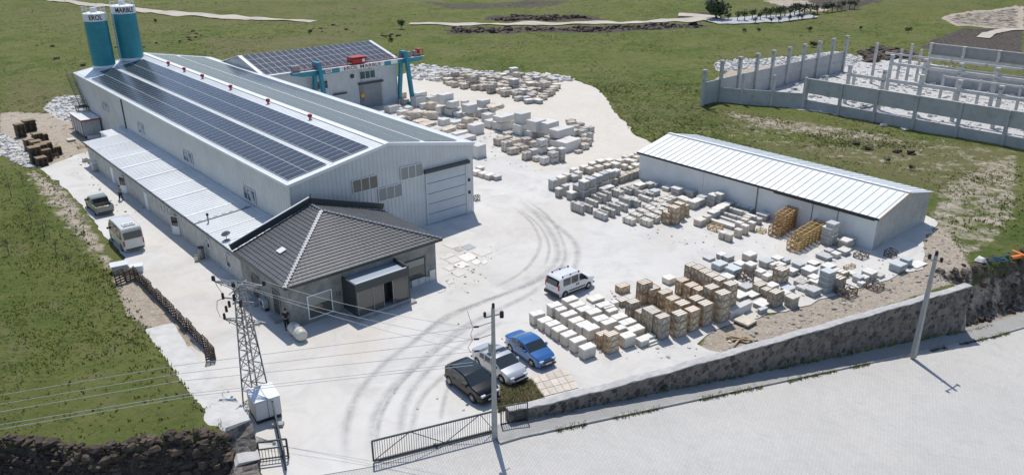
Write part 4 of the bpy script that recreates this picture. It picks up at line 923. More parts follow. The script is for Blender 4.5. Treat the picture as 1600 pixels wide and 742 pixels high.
for u in ub: post(130.2, u, 7.3, M_precc, .5, -1)
for a, b_ in zip(ub[:-1], ub[1:]):
    MB().box(130.3, 130.5, b_ + .25, a - .25, 5.4, 7.2).build('wall_panel', mat('back_panel_concrete', (0.33, 0.32, 0.30), 0.85, var=.15), pc); MB().box(130.0, 130.4, b_ + .25, a - .25, 4.75, 5.3).build('beam', M_precc, pc)
    MB().box(130.3, 130.5, b_ + .25, a - .25, -.1, 3.3).build('wall_panel', M_prec, pc); MB().box(130.25, 130.55, b_ + .25, a - .25, 7.22, 7.36).build('coping', M_precc, pc)
for a, b_ in zip([4.0] + ub[1:5], ub[1:6]): MB().box(124.9, 125.2, b_ + .2, a - .2, 5.2, 5.55).build('beam', M_precc, pc)
for i in range(6):
    x, y, z = GT(1345 + 9 * i, 170 - 2 * i); pl_ = tag(MB().box(-.2, .2, -2.2, 2.2, 0, .3).build('concrete_beam', M_precc, None, loc=(x, y, .02)), 'grey concrete beam lying on the rubble inside the unfinished building', 'beam', 'loose concrete beams on the building site'); pl_.rotation_euler = (0, 0, R(-60 + 9 * (i % 3)))

# ------------------------------------------------------------------ stone perimeter wall and left retaining wall
def stone_mat():
    m = bpy.data.materials.new('rubble_masonry'); m.use_nodes = True; n = m.node_tree.nodes; l = m.node_tree.links; b = n['Principled BSDF']; b.inputs['Roughness'].default_value = 0.9
    tc = n.new('ShaderNodeTexCoord'); ns = n.new('ShaderNodeTexNoise'); ns.inputs['Scale'].default_value = 2.0; l.new(tc.outputs['Object'], ns.inputs['Vector'])
    ma = n.new('ShaderNodeVectorMath'); ma.operation = 'MULTIPLY_ADD'; l.new(ns.outputs['Color'], ma.inputs[0]); ma.inputs[1].default_value = (.25, .25, .25); l.new(tc.outputs['Object'], ma.inputs[2])
    v = n.new('ShaderNodeTexVoronoi'); v.inputs['Scale'].default_value = 2.3; l.new(ma.outputs[0], v.inputs['Vector'])
    v2 = n.new('ShaderNodeTexVoronoi'); v2.feature = 'DISTANCE_TO_EDGE'; v2.inputs['Scale'].default_value = 2.3; l.new(ma.outputs[0], v2.inputs['Vector'])
    sepc = n.new('ShaderNodeSeparateColor'); l.new(v.outputs['Color'], sepc.inputs[0])
    cr_ = n.new('ShaderNodeValToRGB'); cr_.color_ramp.elements[0].color = (0.05, 0.046, 0.044, 1); cr_.color_ramp.elements[1].color = (0.21, 0.18, 0.155, 1); l.new(sepc.outputs[0], cr_.inputs[0])
    mp = n.new('ShaderNodeMapRange'); mp.inputs[1].default_value = 0.0; mp.inputs[2].default_value = 0.07; l.new(v2.outputs['Distance'], mp.inputs[0])
    mm = n.new('ShaderNodeMix'); mm.data_type = 'RGBA'; l.new(mp.outputs[0], mm.inputs[0]); mm.inputs[6].default_value = (0.22, 0.20, 0.18, 1); l.new(cr_.outputs[0], mm.inputs[7]); l.new(mm.outputs[2], b.inputs['Base Color'])
    bp = n.new('ShaderNodeBump'); bp.inputs['Strength'].default_value = 1.0; bp.inputs['Distance'].default_value = 0.15; l.new(v2.outputs['Distance'], bp.inputs['Height']); l.new(bp.outputs[0], b.inputs['Normal']); return m
M_mason = stone_mat(); M_cap = mat('mortar_cap', (0.52, 0.51, 0.49), 0.9, var=0.2, nscale=1.5, bump=0.5, bscale=5)
pw_ = thing('stone_wall', 'long dark rubble stone wall with pale mortar top beside the road', 'wall')
q, c_ = MB(), MB(); rings = []; crings = []
for t in np.arange(0.9, 45.3, .35):
    zt = .32 + .55 * math.exp(-max(t - 1, 0) / 5) + .03 * math.sin(t * 1.3) + .04 * random.random(); zb_ = float(road_z(np.float64(t))) - .3
    j = lambda: random.uniform(-.035, .035)
    rings.append([TS(t, .03 + j(), zb_), TS(t, -.02 + j(), zb_ * .5 + zt * .5), TS(t, -.05 + j(), zt), TS(t, -.62 + j(), zt), TS(t, -.62, min(-.3, zb_))])
    crings.append([TS(t, -.02 + j(), zt), TS(t, -.02 + j(), zt + .08 + j()), TS(t, -.35, zt + .1 + j()), TS(t, -.66 + j(), zt + .08 + j()), TS(t, -.66, zt)])
q.loft(rings); q.build('masonry', M_mason, pw_); c_.loft(crings); c_.build('cap', M_cap, pw_)
# left retaining wall with a wide white mortared top
rw = thing('retaining_wall', 'stone retaining wall with a wide white mortar top beside the field', 'wall')
WR = [(-26.7, 53.9), (-24.3, 50.2), (-21.5, 46.4), (-19.0, 43.3), (-17.0, 40.6), (-15.7, 38.7)]; wz = lambda y: float(np.interp(y, [38, 40, 44, 48, 54], [2.25, 2.1, 1.45, .95, .35]))
WLf = [(-28.6, 52.7), (-26.3, 48.8), (-24.0, 45.0), (-21.8, 41.6), (-19.6, 39.2), (-16.8, 37.6)]
q, c_ = MB(), MB(); rings = []; crings = []; wd_ = [(a, b_) for a, b_ in zip(WR, WLf)]
for k in range(len(wd_) - 1):
    for f in np.linspace(0, 1, 6, endpoint=(k == len(wd_) - 2)):
        r_ = np.array(wd_[k][0]) * (1 - f) + np.array(wd_[k + 1][0]) * f; l_ = np.array(wd_[k][1]) * (1 - f) + np.array(wd_[k + 1][1]) * f
        z = wz(r_[1]); j = lambda s=.06: random.uniform(-s, s)
        rings.append([(r_[0] + j(), r_[1] + j(), -.3), (r_[0] + j(), r_[1] + j(), z), (l_[0], l_[1], z), (l_[0], l_[1], -.3)])
        m1 = l_ * .66 + r_ * .34; m2 = l_ * .33 + r_ * .67
        crings.append([(r_[0] + .05, r_[1] + .05, z - .02), (r_[0] + .05 + j(), r_[1] + .05 + j(), z + .09 + j(.03)), (m2[0], m2[1], z + .14 + j(.05)), (m1[0], m1[1], z + .16 + j(.05)), (l_[0] + j(.25), l_[1] + j(.25), z + .10 + j(.03)), (l_[0], l_[1], z - .02)])
q.loft(rings); q.build('masonry', M_mason, rw); c_.loft(crings); c_.build('mortar_top', mat('white_mortar', (0.60, 0.585, 0.55), 0.95, var=.14, nscale=1.2, bump=1.0, bscale=3, stain=(.9, (0.42, 0.40, 0.36), 0.55, 0.75)), rw, smooth=50)
# end of that wall dropping to the gate
we = thing('wall_end', 'short ragged stone wall end with pale top beside the small gate', 'wall')
q = MB(); rings = []
for f in np.linspace(0, 1, 14):
    x, y = -15.9 + 1.35 * f, 38.6 - 3.4 * f; z = 2.1 - 1.3 * min(1, f * 2.2); j = lambda: random.uniform(-.08, .08)
    rings.append([(x + .35 + j(), y + .1, -.3), (x + .35 + j(), y + .1 + j(), z + j()), (x - .9 + j(), y - .4 + j(), z + j()), (x - 1.5 + j(), y - .7, -.3)])
q.loft(rings); q.build('masonry', M_mason, we)
q = MB(); rings = [[(-15.5 + .5 * f, 37.4 - 1.1 * f, .86), (-15.0 + .5 * f, 37.5 - 1.1 * f, 1.02), (-16.1 + .5 * f, 37.1 - 1.1 * f, 1.04), (-16.3 + .5 * f, 37.0 - 1.1 * f, .86)] for f in (0, .4, .8)]
q.loft(rings); q.build('mortar_top', M_cap, we)
# rock faces under the field edges: many boulders in one bank
def rocks_mesh(name, pts, m, parent=None, smin=.25, smax=.7, flat=.7):
    base = MB(); base.sphere((0, 0, 0), 1, 6, 4); bv = np.array(base.v); vs, fs = [], []
    for (x, y, z), s in pts:
        j = 1 + rng.uniform(-.35, .35, (len(bv), 1)); sc3 = np.array([rng.uniform(.7, 1.3), rng.uniform(.7, 1.3), rng.uniform(flat * .7, flat * 1.3)]) * s
        a = rng.uniform(0, 6.28); p = bv * j * sc3; p = np.stack([p[:, 0] * math.cos(a) - p[:, 1] * math.sin(a), p[:, 0] * math.sin(a) + p[:, 1] * math.cos(a), p[:, 2]], 1) + np.array([x, y, z])
        o = len(vs); vs += [tuple(q) for q in p]; fs += [tuple(i + o for i in f) for f in base.f]
    me = bpy.data.meshes.new(name); me.from_pydata(vs, [], fs); me.materials.append(m); o = bpy.data.objects.new(name, me); C.objects.link(o); o.parent = parent; return o
pts = []
for i in range(4200):
    x = rng.uniform(-60, -15.6); yb = float(bank_y(x)); f = rng.uniform(-.2, 1.15); y = yb + 1.5 * f
    pts.append(((x, y, max(-.1, TZ(x, y)) + rng.uniform(-.15, .12)), rng.choice([.08, .14, .22, .38], p=[.35, .35, .2, .1])))
tag(rocks_mesh('rock_bank', pts, M_darkrock), kind='stuff')
pts = []
for i in range(520):
    t = rng.uniform(45.6, 75); s = rng.uniform(-3.9, -.6); x, y, _ = TS(t, s); pts.append(((x, y, TZ(x, y) + rng.uniform(-.15, .1)), rng.choice([.08, .14, .22, .4], p=[.4, .3, .2, .1])))
tag(rocks_mesh('earth_bank_rocks', pts, M_darkrock), kind='stuff')
def scatter_rocks(name, polys, nper, m, s0, s1, flat=.6):
    pts = []
    for pl in polys:
        pw = zpoly(pl); xs_ = [p[0] for p in pw]; ys_ = [p[1] for p in pw]; k = 0; tries = 0
        while k < nper and tries < nper * 20:
            tries += 1; p = (rng.uniform(min(xs_), max(xs_)), rng.uniform(min(ys_), max(ys_)))
            if inside(np.array([p]), pw)[0]:
                s = s0 + (s1 - s0) * rng.random() ** 3; pts.append(((p[0], p[1], TZ(*p) + s * .2), s)); k += 1
    return tag(rocks_mesh(name, pts, m, flat=flat), kind='stuff')
scatter_rocks('white_rubble', [[(122, 148), (90, 152), (75, 170), (95, 186), (148, 196), (160, 170)], [(0, 210), (36, 228), (62, 262), (40, 262), (0, 243)]], 420, M_rub, .12, .5)
scatter_rocks('white_rubble_heaps', [[(636, 104), (700, 106), (760, 113), (860, 118), (900, 126), (860, 130), (690, 128), (640, 124)]], 900, M_rub, .2, .9)
scatter_rocks('site_rubble', [[(1118, 97), (1160, 94), (1260, 88), (1310, 82), (1360, 92), (1320, 104), (1230, 100), (1120, 112)], [(1180, 160), (1240, 118), (1312, 104), (1400, 95), (1500, 105), (1600, 130), (1600, 228), (1300, 178)]], 1000, M_rub, .15, .55)
scatter_rocks('dark_rock_piles', [[(1345, 84), (1372, 76), (1400, 78), (1430, 88), (1360, 98)], [(765, 30), (800, 25), (860, 25), (928, 30), (860, 33)], [(700, 44), (900, 43), (1100, 38), (1090, 44), (960, 50), (705, 52)]], 330, M_darkrock, .3, 1.3)
scatter_rocks('field_stones', [[(10, 60), (120, 40), (300, 80), (100, 110)], [(480, 40), (540, 38), (560, 52), (500, 56)], [(590, 52), (630, 56), (600, 62)], [(300, 48), (330, 58), (280, 66)], [(1140, 195), (1250, 215), (1440, 240), (1420, 246), (1160, 205)]], 26, M_darkrock, .12, .7)
scatter_rocks('dirt_stones', [[(1450, 350), (1490, 365), (1515, 440), (1470, 450), (1430, 420)], [(1130, 548), (1250, 490), (1440, 430), (1500, 440), (1150, 545)], [(1400, 200), (1600, 250), (1600, 330), (1500, 330)], [(70, 270), (110, 300), (150, 350), (110, 345)]], 170, mat('soil_stones', (0.42, 0.37, 0.31), 0.9, island=.35), .04, .2)
# ------------------------------------------------------------------ vehicles
def lerp_tab(tab, x): return float(np.interp(x, [a for a, _ in tab], [b for _, b in tab]))
def vehicle(name, label, cat, x, y, head, sp):
    t = thing(name, label, cat, (x, y, sp.get('z', 0.0)), R(head))
    wr = sp['wr']; wb = sp['wb'] / 2; xs = set()
    for a, _ in sp['top'] + sp['w']: xs.add(round(a, 3))
    for w_ in (-wb, wb):
        for dx in (-1, -.86, -.5, 0, .5, .86, 1): xs.add(round(w_ + dx * (wr + .05), 3))
    for a, b_ in sp['glass']: xs.add(a); xs.add(b_)
    for a, b_, *_ in sp['top_glass']: xs.add(a); xs.add(b_)
    lo, hi = sp['top'][0][0], sp['top'][-1][0]
    xs = sorted(x_ for x_ in xs if lo <= x_ <= hi)
    ring = []
    for x_ in xs:
        W = lerp_tab(sp['w'], x_); zt = lerp_tab(sp['top'], x_); zb = sp['zb']
        for w_ in (-wb, wb):
            d = abs(x_ - w_); 
            if d <= wr + .05: zb = max(zb, wr + math.sqrt(max(0, (wr + .05) ** 2 - d * d)) * 1.0)
        belt = min(sp['belt'], zt - .10); tm = sp.get('tumble', .28); yw = W * (1 - tm * max(0, (zt - belt - .1)) / 1.0 * .55)
        mid = max(zb + .02, sp['belt'] * .62); mid = min(mid, belt - .01)
        pts = [(0, sp['zb'] + .02), (W * .55, sp['zb'] + .02), (W * .97, zb if zb > sp['zb'] + .05 else sp['zb']), (W, max(zb + .01, min(mid, sp['zb'] + .22))), (W * 1.005, mid), (W * .985, belt), (yw, zt - .07), (yw - .07, zt - .005), (W * .45, zt + .015), (0, zt + .02)]
        if zb > sp['zb'] + .05: pts[1] = (W * .55, zb); pts[0] = (0, sp['zb'] + .02)
        ring.append([(x_, p, z) for p, z in pts])
    NB = 10; parts = {'body': MB(), 'side_window': MB(), 'side_window#': MB(), 'windshield': MB(), 'rear_window': MB(), 'roof_panel': MB()}
    def fclass(k, i):
        xm = (xs[k] + xs[k + 1]) / 2
        if i == 5:
            for a, b_ in sp['glass']:
                if a - 1e-6 <= xm <= b_ + 1e-6: return 'side_window'
        if i >= sp.get('tgi', 6):
            for a, b_, nm in sp['top_glass']:
                if a - 1e-6 <= xm <= b_ + 1e-6: return nm
        return 'body'
    for sgn in (1, -1):
        for k in range(len(xs) - 1):
            for i in range(NB - 1):
                a, b_, c, d = ring[k][i], ring[k + 1][i], ring[k + 1][i + 1], ring[k][i + 1]
                f = [(p[0], p[1] * sgn, p[2]) for p in (a, b_, c, d)]
                if sgn < 0: f = f[::-1]
                fc = fclass(k, i); parts[fc + '#' if fc == 'side_window' and sgn < 0 else fc].quad(*f[::-1])
        for k, e in ((0, 0), (len(xs) - 1, 1)):
            f = [(p[0], p[1] * sgn, p[2]) for p in ring[k]]
            for i in range(1, NB - 2): 
                g_ = [f[0], f[i], f[i + 1]]; parts['body'].quad(*g_)
            parts['body'].quad(f[0], f[NB - 2], f[NB - 1])
    for nm, mb in parts.items():
        if mb.v: mb.build(nm.strip('#'), sp['paint'] if nm == 'body' else (sp.get('roofm', M_glass) if nm == 'roof_panel' else M_glass), t, smooth=32)
    W = max(b_ for _, b_ in sp['w'])
    for wx in (-wb, wb):
        for sgn in (1, -1):
            q = MB(); q.tube((wx, sgn * (W - .22), wr), (wx, sgn * (W - .01), wr), wr, n=20); wo = q.build('wheel', M_tyre, t, smooth=40)
            q = MB(); q.tube((wx, sgn * (W - .012), wr), (wx, sgn * (W + .004), wr), wr * .28, n=10)
            for i in range(7):
                a = i * 2 * math.pi / 7; q.bar((wx + .05 * math.cos(a), sgn * (W - .0), wr + .05 * math.sin(a)), (wx + wr * .66 * math.cos(a), sgn * (W - .0), wr + wr * .66 * math.sin(a)), .07, .02, upv=(0, 1, 0))
            q.build('rim', sp.get('rim', M_rim), wo)
    xf, xr = hi, lo
    for sgn in (1, -1):
        We = lerp_tab(sp['w'], xf - .12); Wr = lerp_tab(sp['w'], xr + .06); q = MB(); q.box(xf - .2, xf - .02, sgn * (We - .16) - .17, sgn * (We - .16) + .17, sp['hlz'] - .07, sp['hlz'] + .07); q.build('headlight', M_hl, t, bevel=.02)
        a, h_ = sp.get('tlh', (.1, .1)); q = MB(); q.box(xr - .012, xr + .1, sgn * (Wr - a) - a, sgn * (Wr - a) + a, sp['tlz'] - h_, sp['tlz'] + h_); q.build('tail_light', M_lamp, t, bevel=.02)
        mxx = sp['mirror']; q = MB(); q.box(mxx - .1, mxx + .08, sgn * (W + .02), sgn * (W + .2), sp['belt'] - .0, sp['belt'] + .17); q.bar((mxx, sgn * (W - .1), sp['belt'] + .03), (mxx, sgn * (W + .1), sp['belt'] + .08), .06); q.build('mirror', sp.get('mirm', sp['paint']), t, bevel=.02)
    q = MB(); q.box(xf - .05, xf + .02, -W * .5, W * .5, sp['hlz'] - .14, sp['hlz'] + .03); q.build('grille', M_black, t)
    q = MB(); q.box(xf - .02, xf + .03, -W * .8, W * .8, sp['zb'] + .05, sp['zb'] + .18); q.box(xr - .03, xr + .02, -W * .85, W * .85, sp['zb'] + .05, sp['zb'] + .18); q.build('bumper_trim', M_black, t)
    q = MB(); q.box(xf + .02, xf + .035, -.26, .26, sp['zb'] + .2, sp['zb'] + .31); q.box(xr - .035, xr - .015, -.26, .26, sp.get('plz', .6), sp.get('plz', .6) + .11); q.build('number_plate', M_frame, t)
    for dx in sp.get('handles', ()):
        for sgn in (1, -1): MB().box(dx - .09, dx + .09, sgn * W * 1.0 - .02, sgn * W * 1.0 + .03, sp['belt'] - .14, sp['belt'] - .10).build('door_handle', sp['paint'], t)
    if 'cladding' in sp:
        q = MB(); [q.box(-wb + wr + .06, wb - wr - .06, sgn * W * .985 - .03, sgn * W * .985 + .035, sp['zb'] - .0, sp['zb'] + .12) for sgn in (1, -1)]; q.build('sill_trim', M_black, t)
    return t
def paint(name, c, r_=.25, mt=.0):
    m = mat(name, c, r_, mt); m.node_tree.nodes['Principled BSDF'].inputs['Coat Weight'].default_value = .8 if c[0] > .02 else .0; return m
def mid(p, q): return ((p[0] + q[0]) / 2, (p[1] + q[1]) / 2)
def from_right_wheels(pr, pf, W):                     # visible side is the right hand side of the car
    a, b_ = G(*pr), G(*pf); h = math.atan2(b_[1] - a[1], b_[0] - a[0]); m_ = mid(a, b_); return m_[0] - math.sin(h) * W, m_[1] + math.cos(h) * W, math.degrees(h)
x, y, h = from_right_wheels((702, 601), (738, 629), .9)
suv = vehicle('parked_car', 'glossy black hatchback SUV with dark glass roof beside the sliding gate', 'car', x, y, h, dict(
    wr=.35, wb=2.70, zb=.24, belt=1.02, w=[(-2.12, .70), (-1.9, .88), (-1.2, .93), (1.2, .93), (1.9, .86), (2.2, .72), (2.3, .60)],
    top=[(-2.12, .95), (-2.05, 1.12), (-1.72, 1.46), (-1.5, 1.56), (-.9, 1.63), (0, 1.64), (.42, 1.57), (1.22, 1.13), (1.75, 1.02), (2.1, .88), (2.24, .70), (2.3, .55)],
    glass=[(-1.55, -.95), (-.88, .02), (.1, 1.02)], top_glass=[(-2.05, -1.72, 'rear_window'), (-1.2, -.52, 'roof_panel'), (-.48, .28, 'roof_panel'), (.42, 1.22, 'windshield')], tgi=7, paint=paint('black_car_paint', (.004, .004, .005), .22), hlz=.80, tlz=.95, tlh=(.16, .05), mirror=.85, handles=(-.7, .3), cladding=1, plz=.72))
x, y, h = from_right_wheels((746, 571), (783, 599), .9)
sed = vehicle('parked_car', 'silver sedan with a black glass roof between the two other parked cars', 'car', x, y, h + 1, dict(
    wr=.34, wb=2.90, zb=.20, belt=.94, w=[(-2.38, .66), (-2.2, .82), (-1.5, .92), (1.4, .92), (2.0, .86), (2.3, .70), (2.38, .58)],
    top=[(-2.38, .72), (-2.34, .98), (-1.75, 1.06), (-.95, 1.38), (-.5, 1.44), (.1, 1.44), (.42, 1.38), (1.28, 1.0), (1.9, .88), (2.2, .74), (2.38, .52)],
    glass=[(-1.15, -.62), (-.55, .1), (.18, 1.0)], top_glass=[(-1.7, -.95, 'rear_window'), (-.5, .02, 'roof_panel'), (.42, 1.28, 'windshield')], tgi=7, paint=paint('silver_car_paint', (.55, .56, .58), .25, .45), hlz=.66, tlz=.82, tlh=(.18, .05), mirror=.82, handles=(-.6, .35), plz=.5))
x, y, h = from_right_wheels((797, 547), (829, 574), .86)
blu = vehicle('parked_car', 'metallic blue sedan nearest the rows of stone pallets', 'car', x, y, h + 4, dict(
    wr=.31, wb=2.62, zb=.20, belt=.94, w=[(-2.2, .66), (-2.0, .80), (-1.4, .87), (1.3, .87), (1.8, .82), (2.1, .68), (2.2, .56)],
    top=[(-2.2, .70), (-2.15, 1.0), (-1.55, 1.04), (-.9, 1.36), (-.4, 1.43), (.1, 1.42), (.35, 1.37), (1.05, 1.0), (1.7, .88), (2.05, .74), (2.2, .5)],
    glass=[(-1.1, -.55), (-.48, .1), (.18, .82)], top_glass=[(-1.5, -.9, 'rear_window'), (.35, 1.05, 'windshield')], tgi=7, paint=paint('blue_car_paint', (.025, .13, .36), .2, .25), hlz=.66, tlz=.85, tlh=(.15, .06), mirror=.68, handles=(-.6, .3), plz=.5))
a = G(884, 465); b_ = G(913, 453); x, y, h = from_right_wheels((880, 466), (918, 451), .86)
van = vehicle('parked_van', 'small white passenger van with roof bars standing in the open yard', 'van', x + .1, y + .05, h, dict(
    wr=.32, wb=2.75, zb=.24, belt=1.12, tumble=.15, w=[(-2.1, .84), (-2.0, .90), (1.3, .91), (1.9, .85), (2.15, .70), (2.24, .6)],
    top=[(-2.1, 1.02), (-2.08, 1.20), (-1.98, 1.74), (-1.85, 1.84), (0, 1.88), (.55, 1.80), (1.25, 1.26), (1.45, 1.16), (2.0, 1.02), (2.2, .82), (2.24, .55)],
    glass=[(-1.6, -.75), (-.68, .15), (.25, 1.05)], top_glass=[(-2.08, -1.98, 'rear_window'), (.55, 1.25, 'windshield')], tgi=7, paint=paint('white_van_paint', (.72, .73, .74), .3), hlz=.84, tlz=1.08, tlh=(.07, .24), mirror=1.0, handles=(), cladding=1, plz=.75, mirm=M_black))
q = MB(); q.box(-2.14, -2.09, -.68, .68, 1.16, 1.66); q.build('rear_glass', M_glass, van); q = MB(); q.box(-2.2, -2.06, -.9, .9, .24, .5); q.build('rear_bumper', M_black, van)
for s_ in (1, -1):
    q = MB(); q.tube((-1.5, s_ * .66, 1.95), (.35, s_ * .66, 1.93), .022, n=6); [q.box(a - .06, a + .06, s_ * .66 - .04, s_ * .66 + .04, 1.84, 1.97) for a in (-1.5, -.6, .35)]; q.build('roof_bar', M_black, van)
q = MB(); [q.box(a, a + .09, -.935, -.91, .82, 1.02) for a in (-.12, .10)]; q.build('side_emblem', M_black, van); q = MB(); q.box(-.95, .95, -.95, -.90, .52, .60); q.build('side_moulding', M_black, van)
c2 = (120, 290, 6.743)
a = G(*crop(c2, 475, 690)); b_ = G(*crop(c2, 352, 562)); h = math.atan2(b_[1] - a[1], b_[0] - a[0]); 
mx_, my_ = a[0] + math.cos(h) * 1.2, a[1] + math.sin(h) * 1.2
mini = vehicle('minibus', 'white high roof minibus with dark rear glass parked along the drive', 'minibus', mx_ + math.sin(h) * .98 + math.cos(h) * .55, my_ - math.cos(h) * .98 + math.sin(h) * .55, math.degrees(h), dict(
    wr=.36, wb=3.55, zb=.28, belt=1.25, tumble=.12, w=[(-2.85, .90), (-2.75, .97), (2.0, .98), (2.6, .9), (2.85, .76)],
    top=[(-2.85, 1.1), (-2.84, 1.35), (-2.72, 2.40), (-2.6, 2.50), (0, 2.56), (1.2, 2.5), (1.45, 2.35), (2.15, 1.5), (2.35, 1.36), (2.75, 1.15), (2.85, .7)],
    glass=[(-2.5, -1.6), (-1.52, -.5), (-.42, .7), (.8, 1.9)], top_glass=[(-2.84, -2.72, 'body'), (1.45, 2.15, 'windshield')], tgi=7, paint=paint('cream_white_paint', (.66, .66, .62), .35), hlz=.9, tlz=1.05, tlh=(.07, .28), mirror=1.9, handles=(), plz=.6, mirm=M_black))
q = MB(); q.box(-2.86, -2.80, -.82, .82, 1.42, 2.1); q.build('rear_glass', M_glass, mini)
q = MB(); q.box(-2.3, -1.5, -.55, .55, 2.52, 2.66); q.build('roof_unit', mini_m := mat('roof_unit_white', (.7, .7, .68), .4), mini, bevel=.03); q = MB(); q.box(-2.1, -1.95, -.42, -.05, 2.66, 2.68); q.box(-2.1, -1.95, .05, .42, 2.66, 2.68); q.build('air_vent', M_black, mini)
a = G(*crop(c2, 190, 312)); b_ = G(*crop(c2, 80, 245)); h = math.atan2(b_[1] - a[1], b_[0] - a[0]); h = R(131)
pk = vehicle('pickup_truck', 'grey green double cab pickup with boards in its open bed', 'pickup', a[0] + math.sin(h) * .9 + math.cos(h) * 1.45, a[1] - math.cos(h) * .9 + math.sin(h) * 1.45, math.degrees(h), dict(
    wr=.37, wb=2.95, zb=.34, belt=1.08, w=[(-2.5, .86), (-2.4, .90), (1.6, .91), (2.2, .86), (2.45, .74), (2.52, .64)],
    top=[(-2.5, .62), (-2.42, .66), (-.98, .66), (-.95, 1.10), (-.88, 1.60), (-.75, 1.72), (.2, 1.75), (.55, 1.66), (1.15, 1.18), (1.9, 1.08), (2.3, .95), (2.5, .7), (2.52, .6)],
    glass=[(-.75, -.12), (-.04, .95)], top_glass=[(.55, 1.15, 'windshield'), (-.95, -.88, 'rear_window')], tgi=6, paint=paint('grey_green_paint', (.20, .22, .19), .4), hlz=.85, tlz=.85, tlh=(.05, .14), mirror=.95, handles=(-.45, .35), cladding=1, plz=.62, mirm=M_black))
q = MB(); [q.box(-2.5, -.95, s_ * .87 - .05, s_ * .87 + .05, .66, 1.14) for s_ in (1, -1)]; q.build('bed_side', pk.children[0].data.materials[0], pk)
q = MB(); q.box(-2.54, -2.46, -.84, .84, .62, 1.12); q.build('tailgate', pk.children[0].data.materials[0], pk); q = MB(); q.box(-2.45, -.98, -.8, .8, .685, .70); q.build('bed_liner', M_black, pk)
bd = thing('timber_boards', 'loose pale boards lying in the bed of the pickup', 'boards', tuple(pk.location), h)
for i in range(5): MB().box(-2.35 + .12 * i, -1.25 + .1 * i, -.6 + .24 * i, -.42 + .24 * i, .715 + .03 * (i % 2), .76 + .03 * (i % 2)).build('board', M_wood, bd)

# ------------------------------------------------------------------ people
def skin_mesh(name, nodes, edges, m, parent, sub=2):
    me = bpy.data.meshes.new(name); me.from_pydata([n_[0] for n_ in nodes], edges, []); o = bpy.data.objects.new(name, me); C.objects.link(o)
    sk = o.modifiers.new('s', 'SKIN'); sk.use_smooth_shade = True
    for i, n_ in enumerate(nodes):
        v = me.skin_vertices[0].data[i]; r_ = n_[1]; v.radius = r_ if isinstance(r_, tuple) else (r_, r_); v.use_root = (i == 0)
    sb = o.modifiers.new('b', 'SUBSURF'); sb.levels = sub; bpy.context.view_layer.update()
    m2 = bpy.data.meshes.new_from_object(o.evaluated_get(bpy.context.evaluated_depsgraph_get())); bpy.data.objects.remove(o)
    m2.materials.clear(); m2.materials.append(m); o = bpy.data.objects.new(name, m2); C.objects.link(o); o.parent = parent; return o
def person(label, x, y, rz, shirt, trousers, stride=.12, armbend=1.0):
    t = thing('person', label, 'person', (x, y, 0), rz)
    H_ = [((0, 0, .95), (.15, .11)), ((0, 0, 1.12), (.135, .10)), ((0, .0, 1.36), (.165, .11)), ((0, 0, 1.47), .07), ((0, .01, 1.54), .055), ((0, .02, 1.60), (.075, .085)), ((0, .02, 1.70), (.078, .095)), ((0, .01, 1.76), .055)]
    E = [(i, i + 1) for i in range(7)]
    for s_ in (1, -1):
        b = len(H_); st_ = stride * s_
        H_ += [((.10 * s_, 0, .88), .095), ((.11 * s_, st_ * .5 + .02, .50), .065), ((.11 * s_, st_, .10), .042), ((.12 * s_, st_ + .14, .04), (.045, .035))]
        E += [(0, b), (b, b + 1), (b + 1, b + 2), (b + 2, b + 3)]
        b = len(H_)
        H_ += [((.20 * s_, 0, 1.41), .055), ((.25 * s_, -.04, 1.15), .042), ((.20 * s_, .20 * armbend, 1.06 + .06 * armbend), .032), ((.17 * s_, .28 * armbend, 1.08 + .07 * armbend), (.035, .02))]
        E += [(2, b), (b, b + 1), (b + 1, b + 2), (b + 2, b + 3)]
    skin_mesh('body', H_, E, M_skin, t)
    S = [((0, 0, .93), (.172, .13)), ((0, 0, 1.12), (.155, .12)), ((0, 0, 1.36), (.185, .13)), ((0, 0, 1.46), .085)]; SE = [(0, 1), (1, 2), (2, 3)]
    for s_ in (1, -1):
        b = len(S); S += [((.20 * s_, 0, 1.41), .072), ((.24 * s_, -.03, 1.22), .06)]; SE += [(2, b), (b, b + 1)]
    skin_mesh('shirt', S, SE, shirt, t)
    S = [((0, 0, .96), (.168, .125))]; SE = []
    for s_ in (1, -1):
        b = len(S); S += [((.10 * s_, 0, .86), .112), ((.11 * s_, stride * s_ * .5 + .02, .50), .085), ((.11 * s_, stride * s_, .12), .066)]; SE += [(0, b), (b, b + 1), (b + 1, b + 2)]
    skin_mesh('trousers', S, SE, trousers, t)
    q = MB(); q.sphere((0, -.005, 1.73), .105, 12, 8, 1.0); q.build('hair', M_black, t, smooth=True)
    for s_ in (1, -1): MB().box(.12 * s_ - .05, .12 * s_ + .05, stride * s_ - .08, stride * s_ + .20, 0, .08).build('shoe', M_black, t, bevel=.02)
    return t
p = G(190, 313); person('person in a light tan shirt and dark trousers walking past the annex doors', p[0], p[1], R(150), mat('tan_shirt', (.36, .30, .22), .9), mat('dark_trousers', (.03, .03, .04), .9), .16)
p = G(449, 514); person('person in dark clothes standing at the office corner near the tank', p[0], p[1], R(200), mat('navy_shirt', (.02, .022, .03), .9), mat('black_trousers', (.015, .015, .018), .9), .03)

